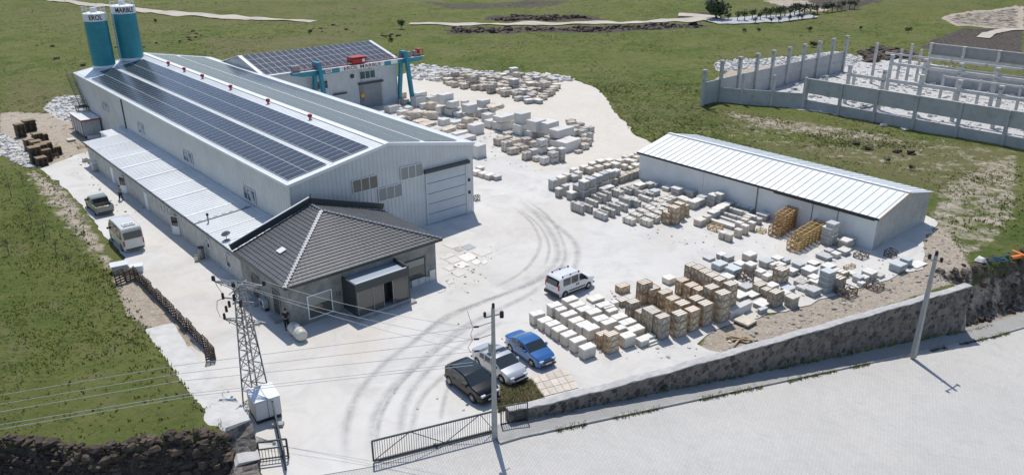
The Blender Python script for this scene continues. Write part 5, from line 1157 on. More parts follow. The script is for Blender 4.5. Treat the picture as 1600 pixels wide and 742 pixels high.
# ------------------------------------------------------------------ tank, bins and small yard things
tk = thing('water_tank', 'cream horizontal water tank lying in front of the office corner', 'tank', (*G(466, 527)[:2], 0), R(128))
q = MB(); rings = []
for x_, r_ in ((-1.0, .18), (-.97, .36), (-.85, .45), (-.5, .47), (0, .475), (.5, .47), (.85, .45), (.97, .36), (1.0, .18)): rings.append([(x_, r_ * math.cos(a), .55 + r_ * math.sin(a)) for a in np.linspace(0, 2 * math.pi, 21)[:-1]])
q.loft(rings); q.build('vessel', mat('cream_plastic', (.58, .56, .48), .45, var=.1), tk, smooth=40)
q = MB(); [q.tube((x_ - .03, 0, .55), (x_ + .03, 0, .55), .487, n=20) for x_ in (-.55, 0, .55)]; q.build('rib', mat('cream_plastic_dark', (.5, .48, .41), .5), tk)
q = MB(); q.tube((0, 0, 1.0), (0, 0, 1.1), .16, n=12); q.build('filler_cap', M_frame, tk); q = MB(); [q.box(x_ - .1, x_ + .1, -.35, .35, 0, .15) for x_ in (-.6, .6)]; q.build('cradle', M_kerb, tk)
bn = thing('metal_bin', 'upright grey metal bin standing against the annex wall', 'bin', (*G(316, 404)[:2], 0)); MB().tube((0, 0, 0), (0, 0, 1.15), .27, .27, 16).build('drum', M_galv, bn, smooth=40); MB().tube((0, 0, 1.1), (0, 0, 1.2), .30, n=16).build('rim', M_dark, bn)
sk_ = thing('cement_bag', 'small pale bag standing on the drive near the metal bin', 'bag', (*G(308, 408)[:2], 0)); MB().box(-.2, .2, -.15, .15, 0, .5).build('bag_body', M_stone, sk_, bevel=.06); MB().box(-.14, .14, -.05, .05, .48, .62).build('bag_neck', M_woodg, sk_, bevel=.02)
# cabinet near the gate with concrete step
kb = thing('transformer_kiosk', 'white sheet metal kiosk with two doors near the gate', 'kiosk', (-15.35, 41.95, 0), R(33))
M_kio = mat('kiosk_white', (.66, .68, .69), .45, var=.06)
MB().box(-1.15, .45, -.0, 1.75, .25, 1.55).build('body', M_kio, kb); MB().box(-1.2, .5, -.05, 1.8, 1.57, 1.63).build('roof', M_frame, kb); MB().box(-.36, -.33, -.08, 1.82, 1.63, 1.66).build('roof_joint', M_galv, kb)
MB().box(-1.12, -.37, -.03, -.005, .28, 1.52).build('door', M_kio, kb); MB().box(-.33, .42, -.03, -.005, .28, 1.52).build('door', M_kio, kb)
q = MB(); q.box(-1.15, .45, .0, 1.7, 0, .25); q.build('base', M_anth, kb); MB().box(-.36, -.34, -.04, -.03, .28, 1.52).build('door_gap', M_black, kb); MB().box(.455, .475, .02, 1.73, .25, 1.54).build('corner_post', M_anth, kb)
tag(MB().box(-.35, .35, -.2, .2, 0, .22).build('concrete_step', M_kerb, None, loc=(-14.95, 41.2, .0)), 'grey concrete block step in front of the white kiosk', 'step')
bx = thing('white_box', 'grey white metal box standing at the field edge by the garden fence', 'box', GT(190, 424), R(30)); MB().box(-.75, .55, -.5, .5, 0, .75).build('body', M_gen, bx); MB().box(-.85, .65, -.6, .6, .76, .82).build('lid', M_kio, bx)
bx = thing('white_crate', 'small white crate beside the minibus at the end of the garden fence', 'crate', (*G(215, 424)[:2], 0), R(20)); MB().box(-.5, .5, -.35, .35, 0, .6).build('body', M_kio, bx); MB().box(-.55, .55, -.4, .4, .6, .65).build('lid', M_frame, bx)
# vertical pallet fence round the garden plot
def gfence(name, label, p, q_, step=1.15, seed=0):
    t = thing(name, label, 'fence'); rr = random.Random(seed); p, q_ = Vector(p), Vector(q_); L_ = (q_ - p).length; d = (q_ - p) / L_; k = int(L_ / step); nn = Vector((-d.y, d.x, 0))
    for i in range(k):
        a = p + d * (i * step); b_ = p + d * (i * step + step * 1.0); ln = nn * rr.uniform(-.08, .08); up_ = Vector((0, 0, rr.uniform(.95, 1.2))); m_ = MB(); z0 = Vector((0, 0, TZ(a.x, a.y) + .05)); 
        for f in (0.05, .5, .95): c = a.lerp(b_, f) + z0; m_.bar(c, c + up_ + ln, .09, .05)
        for f in (.02, .22, .42, .62, .82, 1.0): m_.bar(a + z0 + (up_ + ln) * f + nn * .05, b_ + z0 + (up_ + ln) * f + nn * .05, .10, .03, upv=tuple(nn)); m_.bar(a + z0 + (up_ + ln) * f - nn * .05, b_ + z0 + (up_ + ln) * f - nn * .05, .08, .03, upv=tuple(nn))
        m_.build('pallet_panel', M_woodb, t)
    return t
gfence('pallet_fence', 'long brown fence of upright pallets between garden plot and drive', G(212, 434), G(338, 562), seed=1); gfence('pallet_fence', 'short brown pallet fence closing the top of the garden plot', G(182, 447), G(212, 434), .95, 2)
gfence('pallet_fence', 'short end piece of brown pallet fence nearest the lattice tower', G(322, 566), G(338, 562), .7, 3)

# ------------------------------------------------------------------ gates
sg_ = thing('sliding_gate', 'long dark steel sliding gate across the yard entrance', 'gate'); A_, B_ = Vector(G(584, 722)), Vector(G(772, 674)); A_.z = B_.z = .12; d = (B_ - A_).normalized(); Lg = (B_ - A_).length; GH = 1.42
q = MB(); u_ = Vector((0, 0, GH)); q.bar(A_, B_, .1, .1); q.bar(A_ + u_, B_ + u_, .09, .09); q.bar(A_, A_ + u_, .1, .1); q.bar(B_, B_ + u_, .1); q.build('frame', M_anth, sg_)
for i in range(1, 52): p = A_.lerp(B_, i / 52); MB().bar(p, p + u_, .028).build('bar', M_anth, sg_)
q = MB(); ks = [0, .30, .58, .88, 1.0]
for i in range(4): a_, b_2 = A_.lerp(B_, ks[i]), A_.lerp(B_, ks[i + 1]); q.bar(a_ + (u_ if i % 2 else Vector((0, 0, 0))), b_2 + (Vector((0, 0, 0)) if i % 2 else u_) * (1 if i < 3 else .6), .035)
q.build('brace', M_anth, sg_); c = A_.lerp(B_, .5); MB().box(c.x - .12, c.x + .12, c.y - .08, c.y + .08, .0, .2).build('roller', M_black, sg_)
gt = thing('gate_track', 'pale rusty ground track under the sliding gate', 'track'); MB().bar(A_ - Vector((0, 0, .10)) + d * .3, B_ - Vector((0, 0, .10)), .16, .05).build('track_bar', mat('rusty_track', (.38, .33, .29), .8), gt)
wg = thing('wicket_gate', 'short dark steel gate between the pole and the stone wall', 'gate'); q = MB(); a_, b_2 = Vector(TS(.35, -.1, .0)), Vector(TS(2.1, .12, -.05)); q.bar(a_, a_ + u_, .09); q.bar(b_2, b_2 + u_, .08); q.bar(a_ + u_, b_2 + u_, .07); q.bar(a_ + u_ * .08, b_2 + u_ * .08, .07); q.build('frame', M_anth, wg)
q = MB(); [q.bar(a_.lerp(b_2, k / 12), a_.lerp(b_2, k / 12) + u_, .028) for k in range(1, 12)]; q.build('bar', M_anth, wg)
ig = thing('inner_gate', 'dark steel swing gate standing open beside the white kiosk', 'gate'); a_, b_2 = Vector(G(427, 642)), Vector(G(447, 733)); q = MB(); u2 = Vector((0, 0, 1.35)); q.bar(a_, a_ + u2, .1); q.bar(b_2, b_2 + u2, .1); q.bar(a_ + u2, b_2 + u2, .09); q.bar(a_, b_2, .09); q.build('frame', M_anth, ig)
q = MB(); n_b = 26; [q.bar(a_.lerp(b_2, k / n_b), a_.lerp(b_2, k / n_b) + u2, .05, .02) for k in range(1, n_b)]; q.build('bar', M_anth, ig)
ig = thing('pedestrian_gate', 'small dark barred gate at the ragged wall end', 'gate'); a_, b_2 = Vector((-15.05, 37.7, 0)), Vector((-13.45, 38.05, 0)); q = MB(); q.bar(a_, a_ + u2, .08); q.bar(b_2, b_2 + u2, .1); q.bar(a_ + u2, b_2 + u2, .09); q.bar(a_ + u2 * .1, b_2 + u2 * .1, .07); q.bar(a_ + u2 * .62, b_2 + u2 * .62, .07); q.build('frame', M_anth, ig)
q = MB(); [q.bar(a_.lerp(b_2, k / 9), a_.lerp(b_2, k / 9) + u2 * .62, .028) for k in range(1, 9)]; q.build('bar', M_anth, ig)

# ------------------------------------------------------------------ poles, tower, wires
M_ins = mat('brown_insulator', (.03, .02, .018), .3)
def insul(par, p, r_=.09, h=.28):
    q = MB()
    for k in range(4): z = p[2] + h * k / 4; q.tube((p[0], p[1], z), (p[0], p[1], z + h / 8), r_, n=10); q.tube((p[0], p[1], z + h / 8), (p[0], p[1], z + h / 4), r_ * .7, n=8)
    q.build('insulator', M_ins, par)
x, y, _ = G(773, 684); gp = thing('utility_pole', 'grey concrete utility pole with switch arms beside the sliding gate', 'pole', (x, y, 0), R(25))
PH = 9.1; q = MB(); rings = [[(s1_ * w_, s2_ * w_ * .8, z) for s1_, s2_ in ((-1, -1), (1, -1), (1, 1), (-1, 1))] for z, w_ in ((-.3, .155), (PH, .085))]; q.loft(rings); q.build('mast', M_pole, gp)
q = MB(); q.bar((-.55, 0, PH - .5), (.6, 0, PH - .5), .09); 
for i, z in enumerate((PH - .9, PH - 1.7, PH - 2.5)): q.bar((0, 0, z), (-1.2 - .08 * i, -.2, z + .0), .045)
q.bar((0, 0, PH - 3.1), (.45, .1, PH - 3.1), .05); q.build('arm', M_galv, gp)
insul(gp, (-.52, 0, PH - .45)); insul(gp, (.02, 0, PH)); insul(gp, (.55, 0, PH - .75), .13, .4)
for i, z in enumerate((PH - .9, PH - 1.7, PH - 2.5)): MB().tube((-1.0, -.2, z), (-1.3, -.2, z + .05), .06, n=8).build('insulator', M_ins, gp)
q = MB(); q.path([(-1.7, -.3, PH + .3), (-1.35, -.2, PH - .9), (-1.5, -.2, PH - 1.3), (-1.4, -.2, PH - 1.7), (-1.7, -.2, PH - 2.1), (-1.5, -.2, PH - 2.5)], .016, 4); q.build('jumper_wire', mat('red_cable', (.25, .05, .04), .5), gp)
q = MB(); q.box(-.3, -.14, -.1, .1, PH - 2.9, PH - 2.3); q.build('junction_box', M_galv, gp)
GPT = [Vector((x - 1.15, y - .7, PH - .9)), Vector((x - 1.15, y - .7, PH - 1.7)), Vector((x - 1.2, y - .7, PH - 2.5))]
zr_ = float(road_z(np.float64(34)))
x, y, _ = G(1427, 556, zr_ + .02); rp = thing('utility_pole', 'tall leaning grey pole with three insulators at the roadside wall', 'pole', (x, y, zr_), R(30))
q = MB(); ht = 8.9; rings = [[(s1_ * w_ + ox2, s2_ * w_, z) for s1_, s2_ in ((-1, -1), (1, -1), (1, 1), (-1, 1))] for z, w_, ox2 in ((-.1, .19, 0), (ht, .10, .05))]; q.loft(rings); q.build('mast', M_pole, rp)
q = MB(); q.bar((-.85, 0, ht - .1), (0.05, 0, ht - .35), .08); q.bar((.05, 0, ht - .35), (.95, 0, ht - .75), .08); q.bar((-.3, 0, ht - 2.2), (.3, 0, ht - 2.2), .05); q.build('arm', M_galv, rp)
insul(rp, (-.8, 0, ht - .06), .13, .36); insul(rp, (.05, 0, ht), .13, .36); insul(rp, (.9, 0, ht - .75), .13, .36)
# lattice tower
TX, TY, TH = -17.25, 44.2, 8.6
tw = thing('lattice_tower', 'steel lattice power tower with insulator arms beside the retaining wall', 'pylon', (TX, TY, 0), R(-12))
q = MB(); cw = lambda z: .62 - .40 * z / TH; cor = [(-1, -1), (1, -1), (1, 1), (-1, 1)]
P_ = lambda i, z: Vector((cor[i % 4][0] * cw(z), cor[i % 4][1] * cw(z), z))
for i in range(4): MB().bar(P_(i, 0), P_(i, TH), .085).build('leg', M_galv, tw)
zs_ = [0, .9, 1.75, 2.55, 3.3, 4.0, 4.65, 5.25, 5.8, 6.35, 6.9, 7.45, 8.0, 8.6]
for k in range(len(zs_) - 1):
    for i in range(4): q.bar(P_(i, zs_[k]), P_(i + 1, zs_[k + 1]), .045) if k % 2 == 0 else q.bar(P_(i + 1, zs_[k]), P_(i, zs_[k + 1]), .045); q.bar(P_(i, zs_[k + 1]), P_(i + 1, zs_[k + 1]), .04)
q.build('lattice', M_galv, tw)
q = MB()
for z, L_, dz in ((TH - .1, 1.75, .25), (TH - 2.75, 1.5, .3)):
    for s_ in (-1, 1):
        for yy in (-.2, .2): q.bar((s_ * .2, yy, z - dz), (s_ * L_, 0, z + .1), .06); q.bar((s_ * .2, yy, z + .15), (s_ * L_, 0, z + .1), .05)
        for f in (.35, .65): q.bar((s_ * (.2 + (L_ - .2) * f), -.13, z - dz * .6), (s_ * (.2 + (L_ - .2) * f), .13, z + .12), .04)
q.bar((0, -1.2, TH - .2), (0, .9, TH - .2), .06); q.bar((-.9, -.4, TH - .9), (.5, -.4, TH - .9), .06); q.bar((-.9, .4, TH - 1.5), (.6, .4, TH - 1.5), .06); q.build('cross_arm', M_galv, tw)
TI = [(-1.75, 0, TH + .05), (0, -.6, TH + .05), (1.75, 0, TH + .05)]
for p in TI: insul(tw, p, .12, .3)
for x_, y_, z_ in ((-1.0, -.4, TH - 1.0), (-.6, -.45, TH - 1.5), (-.9, -.4, TH - 1.9), (-.2, -.45, TH - 1.0), (.2, -.45, TH - 1.4), (-1.4, 0, TH - 2.7)): insul(tw, (x_, y_, z_), .09, .42)
q = MB(); q.path([(-1.7, 0, TH - 2.6), (-1.85, 0, TH - 2.0), (-1.6, -.2, TH - 1.3), (-1.1, -.4, TH - 1.0)], .018, 4); q.path([(-1.0, -.4, TH - .6), (-1.3, -.4, TH - .1), (-1.72, 0, TH + .3)], .018, 4); q.path([(.3, .1, TH - 3), (.5, .3, 4), (.75, .3, 1.2), (.8, .1, .2)], .03, 5); q.build('jumper_wire', M_dark, tw)
def wire(label, a, b_, sag=.25, r_=.012, group='power lines'):
    q = MB(); a, b_ = Vector(a), Vector(b_); pts = []
    for k in range(13): f = k / 12; p = a.lerp(b_, f); p.z -= sag * 4 * f * (1 - f); pts.append(tuple(p))
    q.path(pts, r_, 5); return tag(q.build('power_line', M_wire, None), label, 'power line', group)
mw = tw.matrix_basis
from mathutils import Euler
tm = Matrix.Translation((TX, TY, 0)) @ Matrix.Rotation(R(-12), 4, 'Z')
TP_ = [tm @ Vector((p[0], p[1], p[2] + .3)) for p in TI]
for i, nm in enumerate(('highest', 'middle', 'lowest')): wire(f'{nm} of the three wires from lattice tower to gate pole', TP_[2 - i], GPT[i], .35)
q_pts = [((0, 617), (275, 571)), ((0, 631), (275, 584)), ((0, 643), (280, 595)), ((0, 663), (300, 614)), ((0, 670), (302, 618))]
for i, (a, b_) in enumerate(q_pts):
    sl_w = (b_[1] - a[1]) / (b_[0] - a[0]); pa = G(-260, a[1] - 260 * sl_w, 6.0); tgt = GPT[min(i, 2)] if i < 3 else Vector((GPT[2].x, GPT[2].y, GPT[2].z - .7 - .2 * (i - 3)))
    # second point lies over the field at the measured place
    mid_ = G(b_[0], b_[1], 6.4)
    q = MB(); q.path([pa, G(0, a[1], 6.1), mid_, tuple(tgt)], .014, 5)
    tag(q.build('power_line', M_wire, None), f'{ORD[i + 1]} from the top of five wires crossing the lower left field', 'power line', 'power lines over the field')
# ------------------------------------------------------------------ stock yard prototypes (unit footprint, scaled per copy)
HID = []
def proto(name, cat):
    t = thing(name, 'x', cat); HID.append(t); return t
def pb(q, x0, x1, y0, y1, z0, z1): return q.box(x0, x1, y0, y1, z0, z1)
def mk_pallet(stone_m, top_m, seed, lines, rough=0):
    rr = random.Random(seed); t = proto('stone_pallet', 'stone pallet')
    q = MB(); [q.box(0.03 + f, .15 + f, .02, .98, 0, .10) for f in (0, .40, .80)]; q.build('pallet', M_woodg, t)
    q = MB(); z = .10; nl = lines
    for k in range(nl):
        h = (.86 - .10) / nl; a = rr.uniform(0, .02 + rough); b_ = rr.uniform(0, .02 + rough); q.box(a, 1 - b_, rr.uniform(0, .02 + rough), 1 - rr.uniform(0, .02 + rough), z, z + h * .985); z += h
    q.build('stone_stack', stone_m, t)
    MB().box(-.01, 1.01, -.01, 1.01, .865, 1.0).build('cover', top_m, t)
    q = MB(); [(q.box(f, f + .025, -.015, -.011 + .02, .1, 1.0), q.box(f, f + .025, -.015, 1.015, 1.0, 1.008)) for f in (.47,)]; q.build('strap', M_strap, t); return t
M_sg2 = mat('white_stone_stack', (0.66, 0.61, 0.53), 0.7, var=0.12, nscale=2.5, objvar=0.10, stain=(3, (0.50, 0.46, 0.40), 0.58, 0.8))
M_blue = mat('blue_grey_stone', (0.40, 0.43, 0.43), 0.6, var=0.2, nscale=3, objvar=0.15); M_beige = mat('beige_stone', (0.62, 0.55, 0.45), 0.75, var=0.2, nscale=3, objvar=0.2)
PW = [mk_pallet(M_sg2, M_stonet, s, 3) for s in (1, 2)] + [mk_pallet(M_stone, M_stonet, 3, 4)]
PGr = [mk_pallet(M_stoneg, M_stonet, 5, 6, .03), mk_pallet(M_stoneg, mat('grey_top', (0.55, .56, .56), .7, objvar=.12), 6, 5, .03)]
PBl = [mk_pallet(M_blue, mat('pale_blue_sheet', (0.56, .60, .60), .5, objvar=.15), 7, 5, .01)]
PBe = [mk_pallet(M_beige, mat('beige_top', (0.72, .66, .57), .8, objvar=.1), 8, 4, .06), mk_pallet(M_beige, M_stonet, 9, 5, .05)]
def mk_crate(wood, stone, seed, open_=False):
    t = proto('open_wooden_crate' if open_ else 'stone_crate', 'crate'); rr = random.Random(seed); w_ = .055; q = MB()
    if not open_: s_ = MB(); s_.box(.06, .94, .06, .94, .08, .97); s_.build('stone_load', stone, t); s_ = MB(); s_.box(.05, .95, .05, .95, .97, .985); s_.build('top_sheet', M_stonet, t)
    for z in (0.0, .93):                                     # rails
        for y in (0, 1 - w_): q.box(0, 1, y, y + w_, z, z + .07)
        for x in (0, 1 - w_): q.box(x, x + w_, w_, 1 - w_, z, z + .07)
    for x in (0, 1 - w_):
        for y in (0, 1 - w_): q.box(x, x + w_ * 1.3 if x == 0 else x + w_, y, y + w_, .07, .93)
    for y in (0.015, .985):                                  # diagonals on the faces
        for a, b_ in ((0.03, .5), (.97, .5)): q.bar((a, y, .05), (b_, y, .95), .06, .03, upv=(0, 1, 0))
    for x in (.015, .985):
        for a, b_ in ((0.03, .97),) if not open_ else ((.03, .97), (.97, .03)): q.bar((x, a, .05), (x, b_, .95), .07, .03, upv=(1, 0, 0))
        if not open_: q.box(x - .012, x + .012, .46, .54, .07, .93)
    if open_:
        q.bar((.03, .5, .96), (.97, .5, .96), .05, .05); q.bar((.03, .5, .03), (.97, .5, .03), .05, .05)
        for x in (0.015, .985): q.bar((x, .03, .5), (x, .97, .5), .05, .04)
        for y in (0.015, .985): q.bar((.03, y, .5), (.97, y, .5), .05, .04)
    q.build('board_frame', wood, t)
    if not open_:
        q = MB(); [q.box(-.005, 1.005, y, y + .06, .985, 1.02) for y in (.0, .31, .63, .94)]; q.build('lid_board', wood, t)
    return t
CW = [mk_crate(M_wood, M_stone, 1), mk_crate(M_woodg, M_stone, 2)]; CG = [mk_crate(M_woodg, M_stoneg, 3)]; CO = [mk_crate(M_wood, None, 4, True), mk_crate(mat('raw_pine', (0.58, 0.40, 0.17), .75, var=.25, nscale=5, objvar=.15), None, 5, True), mk_crate(M_woodb, None, 6, True)]
def mk_bundle(stone, top, seed):
    t = proto('slab_bundle', 'slab bundle'); rr = random.Random(seed); q = MB(); k = 7; tp = MB()
    for i in range(k):
        a, b_ = i / k, (i + .86) / k; e0, e1, h = rr.uniform(0, .05), 1 - rr.uniform(0, .05), rr.uniform(.88, .97); q.box(a, b_, e0, e1, .08, h); tp.box(a, b_ + .10 / k, e0, e1, h, h + .02)
    q.build('slabs', stone, t); tp.build('slab_tops', top, t)
    q = MB(); [q.box(-.05, 1.05, y, y + .05, 0, .08) for y in (.15, .8)]; [q.box(x, x + .06, y, y + .03, .05, 1.04) for x in (-.07, 1.01) for y in (.2, .75)]; [q.box(-.07, 1.07, y, y + .03, 1.0, 1.02) for y in (.2, .75)]; q.build('support_frame', M_woodg, t); return t
SB = [mk_bundle(M_stoneg, M_stonet, 1), mk_bundle(M_blue, M_stonet, 2)]
SW_ = [mk_bundle(M_sg2, M_stonet, 3)]
def noisy_block(name, cat, seed, m, jit, amp, bev=True):
    t = proto(name, cat); bm = bmesh.new(); bmesh.ops.create_cube(bm, size=1.0); rr = random.Random(seed)
    for v in bm.verts: v.co += Vector((rr.uniform(-jit, jit), rr.uniform(-jit, jit), rr.uniform(-jit, jit)))
    if bev: bmesh.ops.bevel(bm, geom=bm.edges[:], offset=.02 if amp < .05 else .10, segments=1, affect='EDGES')
    bmesh.ops.subdivide_edges(bm, edges=bm.edges[:], cuts=2, use_grid_fill=True)
    for v in bm.verts:
        d = noise.noise(v.co * 2.3 + Vector((seed, 0, 0))) * amp + noise.noise(v.co * 6 + Vector((0, seed, 0))) * amp * .45; v.co += v.co.normalized() * d; v.co += Vector((.5, .5, .5))
        v.co.z = max(v.co.z, 0)
    me = bpy.data.meshes.new('stone'); bm.to_mesh(me); bm.free(); me.materials.append(m); o = bpy.data.objects.new('stone', me); C.objects.link(o); o.parent = t; return t
BK = [noisy_block('marble_block', 'stone block', s, M_marble, .03, .015) for s in (1, 2, 3)]
RK = [noisy_block('rough_boulder', 'boulder', s, M_rock, .14, .22) for s in (4, 5, 6)]
M_rubp = mat('rubble_stack_stone', (0.68, 0.61, 0.52), .9, var=.3, nscale=3, bump=.6, bscale=7, objvar=.22, stain=(2.5, (.46, .37, .28), .58, .8))
def mk_rubpal(seed, m):
    t = proto('rubble_pallet', 'rubble pallet'); rr = random.Random(seed); q = MB(); k = 4
    q2 = MB(); [q2.box(.05 + f, .18 + f, 0, 1, 0, .09) for f in (0, .38, .76)]; q2.build('pallet', M_woodb, t)
    for kk in range(k):
        z0, z1 = .09 + kk * .9 / k, .09 + (kk + 1) * .9 / k
        for i in range(3):
            for j in range(3):
                w_ = .34; x, y = i / 3 + rr.uniform(-.05, .03), j / 3 + rr.uniform(-.05, .03); e = lambda: rr.uniform(-.035, .035)
                q.add([(x + e(), y + e(), z0), (x + w_ + e(), y + e(), z0), (x + w_ + e(), y + w_ + e(), z0), (x + e(), y + w_ + e(), z0), (x + e(), y + e(), z1 + e()), (x + w_ + e(), y + e(), z1 + e()), (x + w_ + e(), y + w_ + e(), z1 + e()), (x + e(), y + w_ + e(), z1 + e())],
                      [(3, 2, 1, 0), (4, 5, 6, 7), (0, 1, 5, 4), (1, 2, 6, 5), (2, 3, 7, 6), (3, 0, 4, 7)])
    q.build('rubble_stone', m, t); return t
RP = [mk_rubpal(1, M_rubp), mk_rubpal(2, M_rubp), mk_rubpal(3, mat('pale_rubble_stone', (.70, .67, .62), .9, var=.25, nscale=3, bump=.5, objvar=.18))]
def mk_palstack(seed):
    t = proto('pallet_stack', 'pallet stack'); rr = random.Random(seed); z = 0; q = MB()
    n_ = 11
    for k in range(n_):
        h = 1 / n_; a, b_ = rr.uniform(-.04, .04), rr.uniform(-.04, .04); [q.box(a + f, a + f + .1, b_, b_ + 1, z, z + h * .55) for f in (0, .44, .88)]
        [q.box(a, a + .98, b_ + f, b_ + f + .12, z + h * .55, z + h * .8) for f in (0, .22, .44, .66, .88)]; z += h
    q.build('pallets', M_woodb, t); q = MB(); [q.box(-.02, 1.0, f, f + .13, 1.0, 1.02) for f in (0, .22, .44, .66, .87)]; q.build('top_boards', M_woodg, t); return t
PS = [mk_palstack(1), mk_palstack(2)]
KIND = dict(w=(PW, 'pale stone pallet', 'stone pallet'), g=(PGr, 'grey stone pallet', 'stone pallet'), u=(PBl, 'bluish grey stone pallet', 'stone pallet'), e=(PBe, 'beige stone pallet', 'stone pallet'),
            c=(CW[:1], 'wooden stone crate', 'crate'), C=(CW[1:], 'greyish wooden stone crate', 'crate'), k=(CG, 'grey boarded stone crate', 'crate'), o=(CO[:1], 'open wooden crate', 'empty crate'), O=(CO[1:2], 'open yellow wooden crate', 'empty crate'), D=(CO[2:], 'open dark wooden crate', 'empty crate'),
            s=(SB[:1], 'grey slab bundle', 'slab bundle'), S=(SW_, 'pale slab bundle', 'slab bundle'), t=(SB[1:], 'bluish slab bundle', 'slab bundle'), b=(BK, 'squared marble block', 'stone block'), r=(RK, 'rough boulder', 'boulder'),
            R=(RP[:2], 'rubble pallet', 'rubble pallet'), Q=(RP[2:], 'pale rubble pallet', 'rubble pallet'), p=(PS, 'brown pallet stack', 'pallet stack'))
PLACED = []
def h_from(px, yb, yt):
    g = G(px, yb); dep = g[1] * cp + CAMH * sp_; return (yb - yt) * dep / F_PX / cp / (1 - 0.0) * (1 + (yb - yt) * 0.0004)
def place(area, dr, where, items, zoff=None):
    rr = random.Random(len(PLACED) + 5)
    for it in items:
        kd, x, yt, yb, lu, lv = it[:6]; n_ = it[6] if len(it) > 6 else 1; lift = it[7] if len(it) > 7 else 0
        px, pyt = crop(area, x, yt); v_out = dr * math.pi / 180 + rr.uniform(-.03, .03)
        if yb < 10: h = yb; g = G(px, pyt, h + lift)
        else: pyb = crop(area, x, yb)[1]; g = G(px, pyb, lift); h = h_from(px, pyb, pyt)
        zz = TZ(g[0], g[1]) if not inside(np.array([g[:2]]), poly_area(YARD))[0] and not inside(np.array([g[:2]]), poly_area(GRAV))[0] else 0.0
        zz = max(zz, 0) if zoff is None else zoff
        for lv_i in range(n_): PLACED.append([kd, g[0], g[1], zz + lift + h / n_ * lv_i, v_out + (rr.uniform(-.02, .02) if lv_i else 0), lu, lv, h / n_, where, lv_i, n_])
A1 = (820, 430, 5.3); A2 = (1000, 430, 5.3); A3 = (1020, 380, 6.185); A4 = (1200, 380, 6.183); A5 = (840, 230, 5.706); A6 = (1000, 260, 5.3); A7 = (1080, 290, 5.708); A8 = (600, 120, 4.944); A9 = (760, 150, 6.183); A0 = (0, 150, 5.706)
T_, P2_ = .72, 1.08
place(A1, -9, 'behind the parked cars', [('w', 490, 615, 707, T_, P2_), ('w', 410, 557, 652, T_, P2_), ('w', 338, 508, 600, T_, P2_), ('w', 268, 460, 553, T_, P2_), ('w', 206, 422, 508, T_, P2_), ('w', 144, 386, 468, T_, P2_), ('w', 72, 334, 422, T_, P2_),
    ('w', 530, 462, .9, T_, 1.15), ('w', 465, 430, .9, T_, 1.15), ('w', 402, 390, .9, T_, 1.15), ('w', 335, 345, .9, T_, 1.2), ('w', 280, 300, .85, .55, .9), ('w', 222, 268, .95, T_, 1.1),
    ('w', 826, 515, 612, .75, 1.0), ('w', 780, 455, .8, .6, .8), ('w', 668, 412, .8, T_, 1.15), ('w', 602, 384, .85, T_, 1.15), ('w', 545, 322, .85, T_, 1.15), ('w', 468, 300, .8, T_, 1.2), ('w', 410, 268, .8, T_, 1.2), ('w', 350, 224, .85, T_, 1.2),
    ('w', 885, 462, 545, .75, 1.35), ('w', 825, 418, .85, .75, 1.3), ('w', 762, 364, .9, .75, 1.15), ('w', 700, 306, .8, .5, 1.0), ('w', 664, 274, .8, .5, 1.0), ('w', 624, 262, .9, .7, 1.2), ('w', 560, 215, .25, .9, 1.4), ('w', 735, 232, .6, .5, .6),
    ('w', 962, 548, 603, .7, .8), ('w', 1010, 525, .45, .6, .9), ('w', 1020, 560, .28, .6, 1.0), ('w', 1030, 582, .12, .6, 1.1)])
place(A1, -9, 'in the wooden crate corner', [('c', 687, 505, 660, .68, 1.1, 3), ('c', 622, 505, 1.1, .68, 1.1, 2)])
place(A2, -9, 'in the tall crate rows', [('k', 150, 356, 545, .66, 1.06, 3), ('k', 102, 322, 1.98, .66, 1.06, 3), ('k', 56, 296, 1.98, .66, 1.06, 3), ('C', 300, 335, 525, .8, 1.06, 3), ('c', 406, 302, 478, .8, 1.06, 3), ('c', 340, 255, 1.95, .8, 1.06, 3),
    ('C', 516, 252, 432, .8, 1.06, 3), ('C', 460, 215, 1.95, .8, 1.06, 3), ('C', 650, 165, 402, .85, 1.1, 4), ('C', 585, 120, 2.5, .85, 1.1, 4), ('c', 85, 120, 1.35, .75, 1.1, 2), ('c', 186, 160, 1.35, .75, 1.1, 2), ('c', 262, 212, 1.4, .75, 1.1, 2)])
place(A1, -9, 'in the crates beside the pallets', [('c', 965, 78, 250, .8, 1.1, 2), ('c', 1047, 125, 1.45, .8, 1.1, 2), ('c', 790, 102, 160, .7, 1.1, 1), ('k', 880, 238, 1.3, .7, .95, 2), ('k', 955, 320, .85, .7, .95), ('k', 795, 216, 268, .8, .9), ('k', 1010, 350, 1.0, .6, 1.0)])
place(A3, -8, 'in the long crate row', [('C', 712, 412, 690, .78, 1.0, 4), ('C', 640, 368, 2.5, .78, 1.0, 4), ('C', 570, 330, 2.5, .78, 1.0, 4), ('C', 500, 292, 2.3, .78, 1.0, 3), ('C', 432, 256, 2.2, .78, 1.0, 3), ('C', 374, 236, 2.0, .78, 1.0, 3), ('c', 278, 378, 1.3, .75, 1.05, 2), ('c', 362, 428, 1.35, .75, 1.05, 2), ('c', 440, 462, 1.3, .75, 1.0, 2)])
